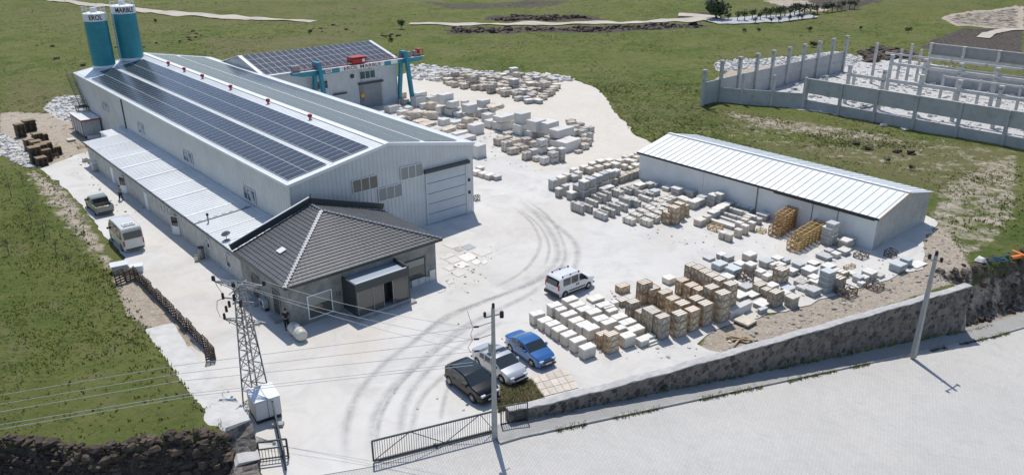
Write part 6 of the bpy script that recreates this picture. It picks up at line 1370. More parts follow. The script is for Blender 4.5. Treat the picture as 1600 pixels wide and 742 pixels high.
place(A3, -6, 'in the right stock field', [('w', 152, 350, 410, .9, .9), ('g', 545, 158, 182, .9, .9), ('g', 720, 142, 186, .6, 1.0), ('g', 665, 118, .5, .7, .8), ('u', 640, 222, 278, 1.0, 1.2), ('u', 775, 264, 342, 1.1, 1.1), ('w', 850, 212, .6, .9, .9), ('w', 930, 126, 190, .9, 1.1), ('g', 1092, 186, 250, .9, 1.1),
    ('e', 950, 222, .9, .8, .9), ('D', 900, 320, 402, 1.1, 1.1), ('w', 1040, 285, 335, .7, .8), ('w', 1105, 325, 372, .6, .8), ('w', 735, 335, .7, .9, .9), ('w', 800, 412, 450, .9, .9), ('g', 832, 530, 562, 1.2, 1.3), ('g', 955, 520, 545, .9, 1.4), ('g', 905, 440, .4, .9, 1.2), ('b', 756, 662, 738, .65, 2.7), ('g', 1056, 612, 650, 1.0, 1.2), ('g', 1040, 645, 690, .35, .9),
    ('k', 1090, 462, 530, .7, 1.1), ('k', 1030, 420, .8, .7, 1.1), ('k', 1170, 490, 632, .8, 1.1, 2), ('w', 1215, 160, .5, .8, .9), ('w', 1160, 210, .5, .9, .9)])
place(A4, -6, 'at the stock field end', [('C', 118, 272, 402, .9, 1.1, 2), ('g', 5, 200, 245, .8, .9), ('g', 160, 172, 212, .8, .9), ('w', 110, 225, .4, .9, 1.0), ('g', 298, 215, 285, .9, .9), ('g', 402, 270, 335, 1.0, 1.2), ('g', 448, 208, 228, .9, .9), ('g', 585, 240, 285, .9, 1.2), ('g', 234, 276, 325, .8, .9), ('Q', 322, 388, 430, .9, 1.1), ('Q', 345, 440, 475, .9, 1.2),
    ('u', 560, 292, 492, .95, 1.0, 4), ('g', 436, 472, 530, .9, 1.1), ('k', 58, 495, 632, .8, 1.15, 2), ('e', 226, 540, 632, .8, .95), ('e', 165, 490, .7, .7, .8), ('g', 40, 420, .8, .8, 1.0), ('u', 195, 455, .5, .8, 1.0), ('k', 722, 292, 345, 1.2, .9), ('k', 680, 345, 480, .9, .9, 1), ('w', 455, 345, .5, .8, .9), ('w', 470, 385, .4, .8, .9),
    ('D', 770, 470, 535, 1.3, 1.5), ('O', 770, 235, 262, .5, 1.2), ('g', 880, 335, 395, .8, .8), ('g', 990, 300, 372, 1.0, 1.0), ('Q', 1080, 318, 345, .6, .8), ('u', 1265, 220, 296, 1.1, 1.2), ('u', 1345, 170, 238, .9, .8), ('D', 1050, 425, 470, 1.1, 1.2), ('D', 905, 118, 165, .9, 1.2), ('D', 1186, 92, 146, .8, 1.1), ('w', 820, 300, .3, .8, .6),
    ('g', 570, 145, 182, 1.3, .9), ('g', 592, 78, 98, .7, .8), ('w', 660, 112, 152, .7, .7), ('g', 740, 84, 130, .9, .8), ('w', 905, 390, 425, .5, .6), ('w', 940, 340, .5, .6, .7)])
place(A4, -6, 'beside the dirt edge', [('w', 1440, 240, .09, 1.0, 1.9)])
place(A5, 0, 'in the far grey stock', [('g', 135, 302, 392, .9, .8), ('e', 205, 272, 1.2, .8, 1.0), ('g', 190, 372, 455, .7, .6), ('g', 248, 350, 1.2, .7, .7), ('g', 305, 415, 482, .9, .8), ('g', 362, 352, 462, .95, .85, 2), ('g', 420, 312, 2.2, .95, .85, 2), ('g', 478, 288, 2.2, .95, .9, 2), ('g', 535, 262, 2.1, .95, .9, 2), ('g', 592, 240, 2.0, .95, .9, 2), ('g', 650, 222, 1.9, .95, .9, 2),
    ('g', 700, 212, 1.6, .9, .9), ('e', 465, 195, 250, .9, .9), ('e', 410, 180, .9, .8, .8), ('g', 320, 265, 315, 1.2, .9), ('e', 365, 228, 1.0, .9, .8), ('e', 320, 200, .9, .8, .8), ('e', 265, 250, .9, .9, .8), ('e', 545, 180, .7, .9, 1.0), ('e', 560, 130, .9, .9, 1.0), ('e', 490, 150, .8, .8, .8), ('e', 620, 165, .6, .9, .9),
    ('e', 640, 118, .8, .9, .9), ('e', 700, 155, .8, .9, .9), ('e', 660, 140, .6, .8, .8), ('e', 735, 125, .8, .9, .9), ('e', 775, 168, 212, .7, .7), ('e', 832, 186, 214, .7, .8), ('e', 880, 165, .7, .9, .9), ('e', 790, 90, .8, .8, .8), ('e', 830, 75, .8, .8, .8), ('e', 880, 90, .7, .8, .9), ('e', 850, 125, .7, .9, .9), ('e', 810, 118, .7, .9, .9), ('e', 895, 60, .7, .8, .8),
    ('k', 672, 300, 352, .8, .9), ('k', 730, 272, 330, .8, .9), ('k', 778, 252, .9, .8, .9), ('k', 820, 236, .95, .8, .9), ('k', 865, 220, .95, .8, .9), ('k', 905, 205, .95, .8, .9)])
place(A5, -2, 'in the strapped slab rows', [('s', 397, 526, 603, 1.9, .48), ('s', 478, 530, .85, 1.8, .4), ('s', 600, 602, 662, 1.9, .5), ('s', 625, 582, .8, 1.5, .25), ('s', 522, 490, 540, 1.9, .45), ('s', 562, 456, 505, 1.8, .5), ('s', 602, 432, 1.0, 1.5, .45), ('s', 640, 410, 1.0, 1.3, .5), ('s', 672, 562, 632, 2.0, .5), ('s', 716, 528, 605, 1.7, .5), ('s', 784, 518, 582, 1.9, .5),
    ('s', 735, 402, 462, 1.5, .8), ('t', 822, 474, 542, 1.7, .55), ('s', 905, 486, .9, 1.5, .5), ('t', 832, 386, 432, 1.9, .6), ('t', 880, 370, .9, 1.7, .6), ('s', 1000, 462, 505, 2.0, .6), ('s', 1020, 420, .8, 1.6, .5), ('e', 905, 345, 385, 1.0, 1.3), ('g', 640, 358, .9, .8, .9), ('g', 590, 380, .9, .8, .9), ('t', 1000, 330, 375, .9, 1.0), ('s', 960, 408, .8, 1.6, .5)])
place(A5, -2, 'in the middle pale rows', [('S', 842, 645, 703, 1.4, .7), ('S', 992, 662, 718, 1.4, .75), ('S', 905, 610, .8, 1.5, .7), ('S', 1030, 618, .8, 1.5, .8), ('S', 960, 578, .8, 1.5, .7), ('S', 1050, 560, .8, 1.5, .7), ('S', 1015, 535, .8, 1.5, .7)])
place(A6, -2, 'in the middle pale rows', [('S', 132, 428, 478, 1.4, .75), ('S', 170, 388, .8, 1.4, .7), ('S', 112, 362, .8, 1.4, .7), ('S', 205, 360, .8, 1.4, .7), ('S', 152, 328, .75, 1.4, .7), ('S', 225, 325, .75, 1.4, .7), ('S', 195, 300, .75, 1.4, .7), ('S', 240, 280, .7, 1.4, .7), ('S', 280, 262, .7, 1.3, .7), ('w', 350, 270, .7, .9, 1.0), ('w', 390, 285, .7, .8, .9)])
place(A6, 0, 'in the small crate group', [('c', 298, 378, 455, .95, .5, 2), ('c', 236, 396, 488, .95, 1.1, 2), ('c', 295, 350, 1.9, 1.0, .9, 3), ('c', 340, 318, 1.8, 1.0, .8, 3), ('c', 382, 330, 1.2, .9, .7, 2)])
place(A6, 0, 'by the long shed wall', [('u', 125, 152, 182, .9, .9), ('u', 122, 214, 252, 1.0, 1.0), ('e', 228, 185, 214, .9, .9), ('g', 305, 238, 250, .9, 1.1), ('g', 322, 188, .9, 1.2, 1.0), ('g', 482, 160, 215, .8, 1.0), ('g', 350, 150, .6, .9, .9), ('g', 396, 215, 248, 1.0, .9), ('g', 440, 210, .8, .8, .8), ('e', 525, 245, 270, 1.0, 1.0), ('g', 448, 302, 362, .9, .9), ('g', 495, 280, .9, .9, .9), ('g', 525, 262, .9, .9, .8),
    ('g', 610, 248, 345, .9, .9, 2), ('g', 672, 235, 1.6, .9, .8, 2), ('g', 612, 385, .8, .9, 1.2), ('g', 650, 362, .8, .9, 1.2), ('g', 690, 338, .8, .9, 1.2), ('g', 730, 316, .8, .9, 1.2), ('e', 497, 450, 506, .9, 1.1), ('e', 555, 422, .8, .6, .8), ('t', 786, 455, 472, 2.6, .4), ('t', 826, 424, 462, 2.2, .45), ('t', 884, 386, 425, 2.4, .5), ('t', 925, 352, 402, 2.2, .6),
    ('e', 770, 500, 530, 3.0, .5), ('O', 632, 512, 546, 1.2, 1.1), ('e', 690, 550, 612, .7, .55), ('e', 742, 570, 632, .7, .55), ('e', 820, 528, 596, .7, .55), ('e', 874, 500, 572, .7, .55), ('e', 932, 468, 542, .7, .55), ('e', 835, 468, .9, .7, .55), ('e', 880, 445, .9, .7, .55), ('e', 900, 425, .8, .7, .55), ('g', 985, 442, 488, 1.3, .6), ('g', 1042, 408, 462, 1.3, .8), ('g', 950, 420, .8, 1.2, .5), ('O', 1012, 535, 560, .8, .8)])
def lattice_row(where, base_px, nn_, kd, dirv, step, tall, hh, lu, lv):
    g = G(*base_px)
    for i in range(nn_):
        k = tall[min(i, len(tall) - 1)]; x, y = g[0] + dirv[0] * step * i, g[1] + dirv[1] * step * i
        for j in range(k): PLACED.append([kd, x, y, hh * j, random.uniform(-.04, .04), lu, lv, hh, where, j, k])
dv = np.array(G(*crop(A7, 975, 345))[:2]) - np.array(G(*crop(A7, 800, 465))[:2]); dv /= np.linalg.norm(dv)
lattice_row('in the left lattice stack', crop(A7, 775, 470), 6, 'o', dv, .82, [2, 4], .52, 1.15, .78)
dv = np.array(G(*crop(A7, 1160, 480))[:2]) - np.array(G(*crop(A7, 965, 600))[:2]); dv /= np.linalg.norm(dv)
lattice_row('in the right lattice stack', crop(A7, 942, 602), 8, 'O', dv, .80, [2, 3], .52, 1.2, .76)
place(A7, -4, 'by the shed door', [('g', 1230, 392, 545, 1.0, 1.1, 2), ('g', 1280, 350, 2.3, 1.0, 1.0, 2), ('w', 1400, 520, 560, .9, 1.0), ('e', 1390, 505, .9, .9, 1.1), ('Q', 1370, 585, 625, .8, 1.0), ('g', 1420, 480, .9, .9, 1.1)])
place((1300, 360, 1), 20, 'by the shed gable corner', [('g', 18, 18, 26, .9, .9)])
place(A8, 4, 'in the crane block yard', [('b', 50, 238, 288, 1.8, 2.0), ('b', 135, 270, .9, 1.2, 1.6), ('b', 122, 320, 345, 1.3, 1.5), ('r', 215, 290, 345, 2.2, 2.0), ('b', 262, 132, 165, 1.4, 2.2), ('b', 250, 170, 240, 1.4, 2.0), ('b', 300, 215, 255, 1.0, 1.4), ('r', 360, 212, 268, 1.4, 1.4), ('r', 340, 290, 345, 2.2, 2.0), ('r', 260, 350, 365, 1.6, 2.2), ('b', 460, 335, 385, 1.3, 1.4), ('r', 320, 375, 395, 1.8, 2.4), ('r', 480, 410, 435, 1.6, 2.0),
    ('b', 460, 150, 222, 1.7, 2.1, 1, 1.7), ('b', 440, 240, 296, 1.5, 1.9), ('b', 395, 145, 1.4, 1.2, 1.6), ('b', 350, 160, 1.3, 1.2, 1.5), ('b', 525, 204, 245, 1.6, 1.7, 1, 1.4), ('b', 520, 262, 312, 1.7, 2.2), ('b', 580, 285, 322, 1.4, 1.6), ('b', 655, 232, 288, 1.8, 1.9, 1, 1.0), ('b', 640, 290, 325, 1.5, 1.6), ('b', 762, 192, 248, 1.5, 1.8, 1, 1.5), ('b', 745, 270, 320, 1.7, 1.8),
    ('r', 840, 235, 265, 2.2, 2.6, 1, 1.4), ('b', 810, 268, 328, 1.3, 1.5), ('b', 822, 345, 405, 1.5, 1.6), ('b', 700, 385, 455, 1.6, 2.0), ('r', 640, 330, 400, 1.4, 1.4), ('r', 600, 380, 410, 1.3, 1.8), ('b', 620, 478, 510, 1.6, 2.4), ('b', 725, 545, 635, 1.8, 1.5), ('b', 560, 445, .5, 1.2, 2.4), ('b', 540, 355, .35, 1.2, 2.2), ('R', 400, 420, .4, 1.5, 1.5), ('b', 620, 190, .9, 1.0, 1.2), ('b', 180, 240, 1.0, 1.2, 1.2), ('R', 130, 130, .9, 1.3, 1.3), ('R', 150, 180, .9, 1.3, 1.3)])
place(A9, 4, 'in the crane block yard', [('b', 150, 218, 262, 2.0, 2.6, 1, 1.5), ('b', 140, 275, 345, 1.9, 2.6), ('b', 345, 195, 300, 1.6, 2.0, 1, 1.3), ('b', 330, 300, 395, 1.6, 1.8), ('b', 480, 262, 355, 1.9, 2.0, 1, 1.2), ('b', 440, 355, 410, 1.7, 2.2), ('b', 590, 275, 375, 2.0, 2.4, 1, 1.0), ('b', 560, 370, 420, 1.5, 1.8), ('b', 695, 350, 418, 2.0, 3.2, 1, 1.2), ('b', 672, 440, 505, 1.5, 2.2), ('b', 770, 465, 552, 2.0, 3.4), ('b', 260, 182, 210, 1.5, 1.4), ('b', 10, 180, 1.3, 1.4, 1.7), ('b', 285, 240, .6, 1.2, 1.2)])
place(A9, -3, 'beside the marble blocks', [('R', 195, 365, 390, 1.0, 1.4), ('R', 115, 425, 490, 1.3, 1.4), ('R', 190, 405, .7, 1.0, 1.3), ('R', 270, 430, 470, 1.0, 1.4), ('R', 185, 462, 545, 1.1, 1.3), ('R', 285, 485, 540, 1.0, 1.3), ('R', 235, 520, 575, 1.0, 1.4), ('R', 375, 425, 500, 1.1, 1.2, 2), ('R', 350, 500, .8, 1.0, 1.2), ('R', 440, 450, .9, 1.0, 1.1), ('R', 378, 560, 628, .9, 1.1), ('g', 445, 535, 610, .9, 1.1), ('Q', 528, 440, 565, 1.1, 1.2, 2), ('Q', 600, 405, 490, 1.1, 1.2, 2), ('g', 610, 522, 560, .9, 1.3), ('Q', 635, 560, 655, 1.0, 1.1, 2), ('Q', 480, 600, 640, .9, 1.0), ('Q', 550, 605, 670, .9, 1.0), ('g', 720, 520, 640, .8, .8, 2), ('R', 810, 260, .8, 1.0, 1.3), ('Q', 850, 340, 395, 1.0, 1.1), ('Q', 915, 340, 400, 1.0, 1.1), ('R', 845, 295, .7, 1.0, 1.3), ('Q', 945, 310, .9, 1.0, 1.1), ('Q', 1000, 310, 360, .9, .9), ('Q', 1000, 365, 440, .8, .7), ('R', 940, 425, .8, 1.0, 1.2), ('R', 985, 430, 490, .7, .8), ('R', 940, 480, 525, 1.0, 1.1), ('R', 880, 540, 562, .8, 1.1), ('R', 900, 270, .5, 1.0, 1.2), ('Q', 960, 380, .8, .9, .9), ('R', 800, 240, .4, .9, 1.5)])
place((740, 255, 1), 0, 'beside the warehouse door corner', [('w', 4, 14, 21, .9, .9), ('w', 14, 17, 24, .9, 1.0), ('w', 24, 20, 27, .9, 1.0), ('w', 10, 8, 14, .9, .8), ('g', 35, 22, 28, .9, 1.0), ('D', 4, 52, 60, .5, .6)])
# field of small rubble pallets and boulders behind
FP = [G(x, y)[:2] for x, y in [(690, 134), (694, 122), (730, 121), (800, 121), (862, 126), (868, 140), (855, 155), (842, 166), (822, 164), (790, 153), (760, 146), (720, 140)]]
pts_ = []; tries = 0
while len(pts_) < 125 and tries < 9000:
    tries += 1; p = (rng.uniform(min(a for a, _ in FP), max(a for a, _ in FP)), rng.uniform(min(b_ for _, b_ in FP), max(b_ for _, b_ in FP)))
    if inside(np.array([p]), FP)[0] and all((p[0] - a) ** 2 + (p[1] - b_) ** 2 > 1.45 ** 2 for a, b_ in pts_): pts_.append(p)
for i, p in enumerate(pts_):
    kd = rng.choice(['R', 'R', 'Q', 'r', 'e', 'g'], p=[.35, .2, .15, .12, .10, .08]); two = rng.random() < .12; hh = rng.uniform(.6, 1.1)
    for j in range(2 if two else 1): PLACED.append([kd, p[0], p[1], hh * j, rng.uniform(-.25, .25), rng.uniform(.95, 1.5), rng.uniform(1.0, 1.6), hh, 'in the back rubble field', j, 2 if two else 1])
# brown pallet stacks and odds at the far left
place(A0, 6, 'at the far drive end', [('p', 235, 240, 325, 1.3, 1.6), ('p', 165, 270, 375, 1.2, 1.2), ('p', 345, 565, 635, 1.2, 1.2), ('p', 330, 450, 2.0, 1.3, 1.3), ('p', 400, 500, 590, 1.1, 1.1), ('p', 260, 470, 2.2, 1.2, 1.3), ('p', 280, 420, 2.0, 1.2, 1.3), ('p', 380, 420, 2.1, 1.2, 1.2), ('p', 475, 470, 535, .9, 1.2), ('D', 475, 530, 560, .8, .8), ('p', 300, 350, 1.9, 1.2, 1.3), ('p', 220, 395, 1.8, 1.1, 1.2), ('p', 360, 350, 1.2, 1.0, 1.0)], zoff=0)
place(A0, 0, 'by the annex end', [('O', 700, 455, 470, 1.0, 1.1), ('g', 835, 600, 680, .9, .8), ('g', 790, 560, .7, .9, .7), ('Q', 740, 560, .5, .8, .8), ('g', 880, 620, .8, .9, .7), ('Q', 610, 395, 410, 1.2, 1.0), ('b', 790, 365, 390, .8, 1.6)], zoff=0)
place((0, 0, 1), 0, 'near the white kiosk', [])
# link them: copies of the prototypes with their parts, labels counted from the left
def proj_x(x, y, z):
    X_, Y_, Z_ = x, y, z - CAMH; d_ = Y_ * cp - Z_ * sp_; return 800 + F_PX * X_ / d_
TOPW = {2: ['bottom', 'top'], 3: ['bottom', 'middle', 'top'], 4: ['bottom', 'second', 'third', 'top']}
groups = {}
for it in PLACED: groups.setdefault((it[0], it[8]), []).append(it)
for (kd, where), its in groups.items():
    pros, look, cat = KIND[kd]; stacks = sorted({(round(i[1], 3), round(i[2], 3)) for i in its}, key=lambda s: proj_x(s[0], s[1], 0)) if True else []
    order = {s: k + 1 for k, s in enumerate(stacks)}
    # stacked copies share nearly the same foot: group by rounded foot
    for it in its:
        _, x, y, z, dr, lu, lv, h, _, lvl, n_ = it; k = order[(round(x, 3), round(y, 3))]
        pr = pros[(k + lvl) % len(pros)]
        pos = f'{ordn(k)} from left' if len(stacks) > 1 else 'the only one'
        lab = f'{look} {where}, {pos}' if len(stacks) > 1 else f'{look} {where}'
        if n_ > 1: lab += f', {TOPW[n_][lvl]} of stack'
        if kd in 'rb' and n_ == 1: lab = lab
        rj = random.Random(hash((round(x, 2), round(y, 2))) % 9999) if n_ > 1 else random; dup(pr, (x, y, z), ROT + dr + rj.uniform(-.025, .025), (lv * rj.uniform(.94, 1.05), lu * rj.uniform(.93, 1.05), h * (rj.uniform(.93, 1.05) if n_ == 1 else 1)), lab, f'{look}s {where}', cat)
for t in HID:
    for c in [c for c in bpy.data.objects if c.parent == t]: bpy.data.objects.remove(c)
    bpy.data.objects.remove(t)
# ------------------------------------------------------------------ grass, shrubs, far trees
def grass_mesh(name, P, hgt, wid, m, blades=3):
    n_ = len(P); k = blades; a = rng.uniform(0, 2 * math.pi, (n_, k)); z = terrain(P[:, 0], P[:, 1]); h = hgt[:, None] * rng.uniform(.6, 1.2, (n_, k)); w_ = wid[:, None] * rng.uniform(.6, 1.2, (n_, k))
    bx_ = P[:, 0][:, None] + rng.normal(0, 1, (n_, k)) * wid[:, None] * .5; by_ = P[:, 1][:, None] + rng.normal(0, 1, (n_, k)) * wid[:, None] * .5
    dx, dy = np.cos(a), np.sin(a); ln = rng.uniform(.2, .9, (n_, k)) * h
    v0 = np.stack([bx_ - dy * w_ / 2, by_ + dx * w_ / 2, z[:, None] + 0 * h - .03], -1); v1 = np.stack([bx_ + dy * w_ / 2, by_ - dx * w_ / 2, z[:, None] + 0 * h - .03], -1)
    v2 = np.stack([bx_ + dx * ln, by_ + dy * ln, z[:, None] + h], -1)
    V = np.stack([v0, v1, v2], 2).reshape(-1, 3); nf = n_ * k
    me = bpy.data.meshes.new(name); me.vertices.add(len(V)); me.vertices.foreach_set('co', V.astype(np.float32).ravel()); me.loops.add(nf * 3); me.loops.foreach_set('vertex_index', np.arange(nf * 3))
    me.polygons.add(nf); me.polygons.foreach_set('loop_start', np.arange(nf) * 3); me.polygons.foreach_set('loop_total', np.full(nf, 3)); me.update(); me.materials.append(m)
    o = bpy.data.objects.new(name, me); C.objects.link(o); return tag(o, kind='stuff')
def grass_mat(name, a, b_, c):
    m = bpy.data.materials.new(name); m.use_nodes = True; n = m.node_tree.nodes; l = m.node_tree.links; b = n['Principled BSDF']; b.inputs['Roughness'].default_value = .8; b.inputs['Specular IOR Level'].default_value = .2
    g_ = n.new('ShaderNodeNewGeometry'); cr_ = n.new('ShaderNodeValToRGB'); cr_.color_ramp.elements[0].color = (*a, 1); cr_.color_ramp.elements[1].color = (*c, 1); e = cr_.color_ramp.elements.new(.55); e.color = (*b_, 1); 
    t = n.new('ShaderNodeTexNoise'); t.inputs['Scale'].default_value = .35; t.inputs['Detail'].default_value = 5; tc = n.new('ShaderNodeTexCoord'); l.new(tc.outputs['Object'], t.inputs['Vector'])
    mr_ = n.new('ShaderNodeMapRange'); mr_.inputs[1].default_value = .35; mr_.inputs[2].default_value = .65; l.new(t.outputs['Fac'], mr_.inputs[0])
    ad = n.new('ShaderNodeMath'); ad.operation = 'MULTIPLY_ADD'; l.new(g_.outputs['Random Per Island'], ad.inputs[0]); ad.inputs[1].default_value = .55; mu = n.new('ShaderNodeMath'); mu.operation = 'MULTIPLY'; mu.inputs[1].default_value = .5; l.new(mr_.outputs[0], mu.inputs[0]); l.new(mu.outputs[0], ad.inputs[2])
    l.new(ad.outputs[0], cr_.inputs[0]); l.new(cr_.outputs[0], b.inputs['Base Color'])
    vm = n.new('ShaderNodeVectorMath'); vm.operation = 'MULTIPLY_ADD'; l.new(g_.outputs['Normal'], vm.inputs[0]); vm.inputs[1].default_value = (.45, .45, .2); vm.inputs[2].default_value = (0, 0, 1)
    vn = n.new('ShaderNodeVectorMath'); vn.operation = 'NORMALIZE'; l.new(vm.outputs[0], vn.inputs[0]); l.new(vn.outputs[0], b.inputs['Normal'])
    tr_ = n.new('ShaderNodeBsdfTranslucent'); l.new(cr_.outputs[0], tr_.inputs[0]); ms = n.new('ShaderNodeMixShader'); ms.inputs[0].default_value = .2; out = n['Material Output']; l.new(b.outputs[0], ms.inputs[1]); l.new(tr_.outputs[0], ms.inputs[2]); l.new(ms.outputs[0], out.inputs[0]); return m
M_gr = grass_mat('meadow_grass', (0.10, 0.14, 0.025), (0.14, 0.18, 0.035), (0.26, 0.26, 0.08)); M_gh = grass_mat('hill_grass', (0.085, 0.115, 0.028), (0.13, 0.155, 0.045), (0.20, 0.20, 0.08)); M_gd = grass_mat('dry_grass', (0.11, 0.13, 0.04), (0.18, 0.17, 0.075), (0.30, 0.26, 0.15))
ZP = [(poly, wt) for poly, wt in [(zpoly(pl), wt) for pl, wt in DIRT + WHT + DRK] if wt >= .6]
def clear_of(P, extra=()):
    k = np.ones(len(P), bool)
    for pl, wt in ZP: k &= ~(inside(P, pl) & (rng.random(len(P)) < .93))
    for pl in extra: k &= ~inside(P, pl)
    return k
YP, GP_ = poly_area(YARD), poly_area(GRAV)
P = np.stack([rng.uniform(-72, -14.5, 105000), rng.uniform(36.3, 100, 105000)], 1)
k = (left_d(P[:, 0], P[:, 1]) > .25) & (P[:, 1] > bank_y(P[:, 0]) + .9) & clear_of(P, [YP, [(a[0], a[1]) for a in WR] + [(a[0], a[1]) for a in WLf[::-1]]]); 
cl = vnoise(P[:, 0], P[:, 1], 3.2, 8) * .6 + vnoise(P[:, 0], P[:, 1], 1.1, 9) * .4; k &= rng.random(len(P)) < (.15 + .8 * cl) * np.clip(1.9 - 2.6 * vnoise(P[:, 0], P[:, 1], 7.5, 31), .05, 1)
P = P[k]; cl = cl[k]; grass_mesh('grass', P, .04 + .15 * cl ** 1.5, .07 + .08 * cl, M_gr, 3)
P = np.stack([rng.uniform(-66, -16, 9000), rng.uniform(37, 98, 9000)], 1); ld_ = left_d(P[:, 0], P[:, 1]); k = (ld_ > .3) & (rng.random(len(P)) < np.exp(-ld_ / 3.0) + .12) & (P[:, 1] > bank_y(P[:, 0]) + .9) & ~inside(P, YP); P = P[k]; grass_mesh('weeds', P, np.full(len(P), .20), np.full(len(P), .14), M_gh, 4)
yy = 105 + 190 * rng.random(60000) ** 1.4; P = np.stack([rng.uniform(-1, 1, 60000) * (.75 * yy + 20), yy], 1)
pcx = inside(P, [LW(84, 14.3)[:2], LW(131, 14.3)[:2], LW(131, -60)[:2], LW(92, -60)[:2], LW(92, 2)[:2]]); k = clear_of(P, [YP, GP_]) & ~pcx & ~inside(P, [LW(-3, -2)[:2], LW(45, -2)[:2], LW(45, 78)[:2], LW(-3, 78)[:2]])
cl = vnoise(P[:, 0], P[:, 1], 9, 10) * .6 + vnoise(P[:, 0], P[:, 1], 3, 11) * .4; k &= rng.random(len(P)) < .1 + 1.1 * cl; P = P[k]; cl = cl[k]; grass_mesh('hill_grass', P, .05 + .10 * cl, (.2 + .3 * cl), M_gh, 3)
P = np.stack([rng.uniform(15, 95, 26000), rng.uniform(58, 150, 26000)], 1); t_, s_ = ts(P[:, 0], P[:, 1]); lv_, lu_ = (P[:, 0] - OW[0]) * Vx + (P[:, 1] - OW[1]) * Vy, (P[:, 0] - OW[0]) * Ux + (P[:, 1] - OW[1]) * Uy
k = (s_ < -4.2) & clear_of(P, [YP, GP_]) & ~((lv_ > 84) & (lv_ < 132) & (lu_ < 14.5)) & ~((lv_ > 42.5) & (lv_ < 55) & (lu_ > -36) & (lu_ < -5)); cl = vnoise(P[:, 0], P[:, 1], 5, 12); k &= rng.random(len(P)) < .08 + cl; P = P[k]; grass_mesh('rough_grass', P, .06 + .16 * cl[k], .12 + .16 * cl[k], M_gh, 3)
def cloud_leaves(q, c, r_, n_, s, flat=1.0):
    for _ in range(n_):
        d = Vector((random.gauss(0, 1), random.gauss(0, 1), random.gauss(0, 1))); d.normalize(); p = Vector(c) + Vector((d.x * r_, d.y * r_, d.z * r_ * flat)) * random.uniform(.45, 1.05)
        a = Vector((random.gauss(0, 1), random.gauss(0, 1), random.gauss(0, 1))).normalized() * s; b_ = a.cross(d).normalized() * s; q.add([p - a, p + b_ * .7, p + a, p - b_ * .7], [(0, 1, 2, 3)])
def tree(label, group, px, py, h, r_, m, name='roadside_tree', nb=5, leaves=60):
    g = GT(px, py); t = thing(name, label, 'tree' if h > 1.6 else 'shrub', g, random.uniform(0, 6), group); q = MB(); q.tube((0, 0, -.2), (0, 0, h * .45), .05 * h, .03 * h, 6)
    cs_ = [(random.uniform(-.5, .5) * r_, random.uniform(-.5, .5) * r_, h * random.uniform(.45, .85)) for _ in range(nb)]
    for c in cs_: q.tube((0, 0, h * .35), c, .02 * h, .008 * h, 5)
    q.build('trunk', M_trunk, t); q = MB()
    for c in cs_: cloud_leaves(q, c, r_ * random.uniform(.45, .7), leaves, .13 * r_, .8)
    q.build('crown', m, t); return t
tl = [(1138, 31, 2.6), (1152, 31, 3), (1163, 31, 3.4), (1175, 29, 3.4), (1188, 29, 3), (1197, 27, 3.6), (1203, 27, 3.4), (1212, 26, 3.6), (1219, 26, 4), (1226, 24, 4), (1234, 24, 4.4), (1241, 23, 4.2), (1249, 22, 4.4), (1256, 21, 4), (1265, 20, 3.4), (1277, 19, 3), (1287, 17, 3.4), (1293, 17, 3), (1300, 16, 3.2), (1308, 15, 3), (1315, 14, 3.2), (1327, 12, 3), (1335, 12, 3), (1180, 34, 2), (1205, 34, 2), (1216, 33, 2), (1233, 31, 2.2), (1247, 29, 2), (1252, 28, 2), (1271, 26, 2.2)]
for i, (a, b_, h_) in enumerate(tl): tree(f'dark green roadside tree by the far highway, {ordn(i + 1)} in the planting', 'trees along the far highway', a, b_ + 3, h_ * 1.0, h_ * .5, M_leaf, leaves=45, nb=4)
tree('large grey green bush at the bend of the dirt track', None, 1118, 31, 5.5, 4.2, M_leafg, 'wide_bush', 9, 90)
for i, (a, b_, h_, r_) in enumerate([(627, 46, 2.4, 1.6), (244, 36, 1.2, .8), (612, 66, 1.0, .9), (1265, 50, 1.4, 1.0), (1162, 52, 1.2, .8), (1185, 50, 1.0, .8), (1270, 74, 1.4, 1.2), (1419, 52, 1.4, 1.1), (1345, 47, 1.0, .8), (485, 54, 1.2, .9), (1385, 255, .7, .5), (1423, 266, .7, .5), (1037, 609, .8, .45)]):
    nm = ['on the slope above the second hall', 'beside the left dirt road', 'on the slope above the crane', 'above the left row of concrete posts', 'on the slope right of the dirt track', 'lower right of the dirt track bend', 'behind the concrete posts', 'above the concrete building site', 'on the upper right hillside', 'on the hillside above the second hall', 'behind the white roofed shed', 'behind the shed near its gable', 'at the foot of the stone wall'][i]
    tree(f'dark green shrub {nm}', 'scattered shrubs', a, b_, h_, r_, M_leaf, 'wild_shrub', 5, 50)
def bare(label, px, py, h):
    g = GT(px, py); t = thing('thin_sapling', label, 'sapling', g, 0, 'thin saplings in the left field'); q = MB(); q.tube((0, 0, -.1), (.1, 0, h), .035, .012, 5); tw_ = []
    for k in range(11):
        z = h * random.uniform(.25, .95); a = random.uniform(0, 6.28); L_ = h * random.uniform(.2, .45) * (1.1 - z / h * .6); e = (math.cos(a) * L_, math.sin(a) * L_, z + L_ * .8); q.tube((.1 * z / h, 0, z), e, .014, .006, 4); tw_.append(e)
        for _ in range(2): a2 = a + random.uniform(-.9, .9); q.tube(tuple(Vector((.1 * z / h, 0, z)).lerp(Vector(e), .5)), (e[0] * .6 + math.cos(a2) * L_ * .35, e[1] * .6 + math.sin(a2) * L_ * .35, z + L_ * .75), .009, .004, 4)
    q.build('trunk', M_trunk, t); q = MB()
    for e in tw_: cloud_leaves(q, e, .22, 9, .05)
    q.build('leaves', M_leafg, t)
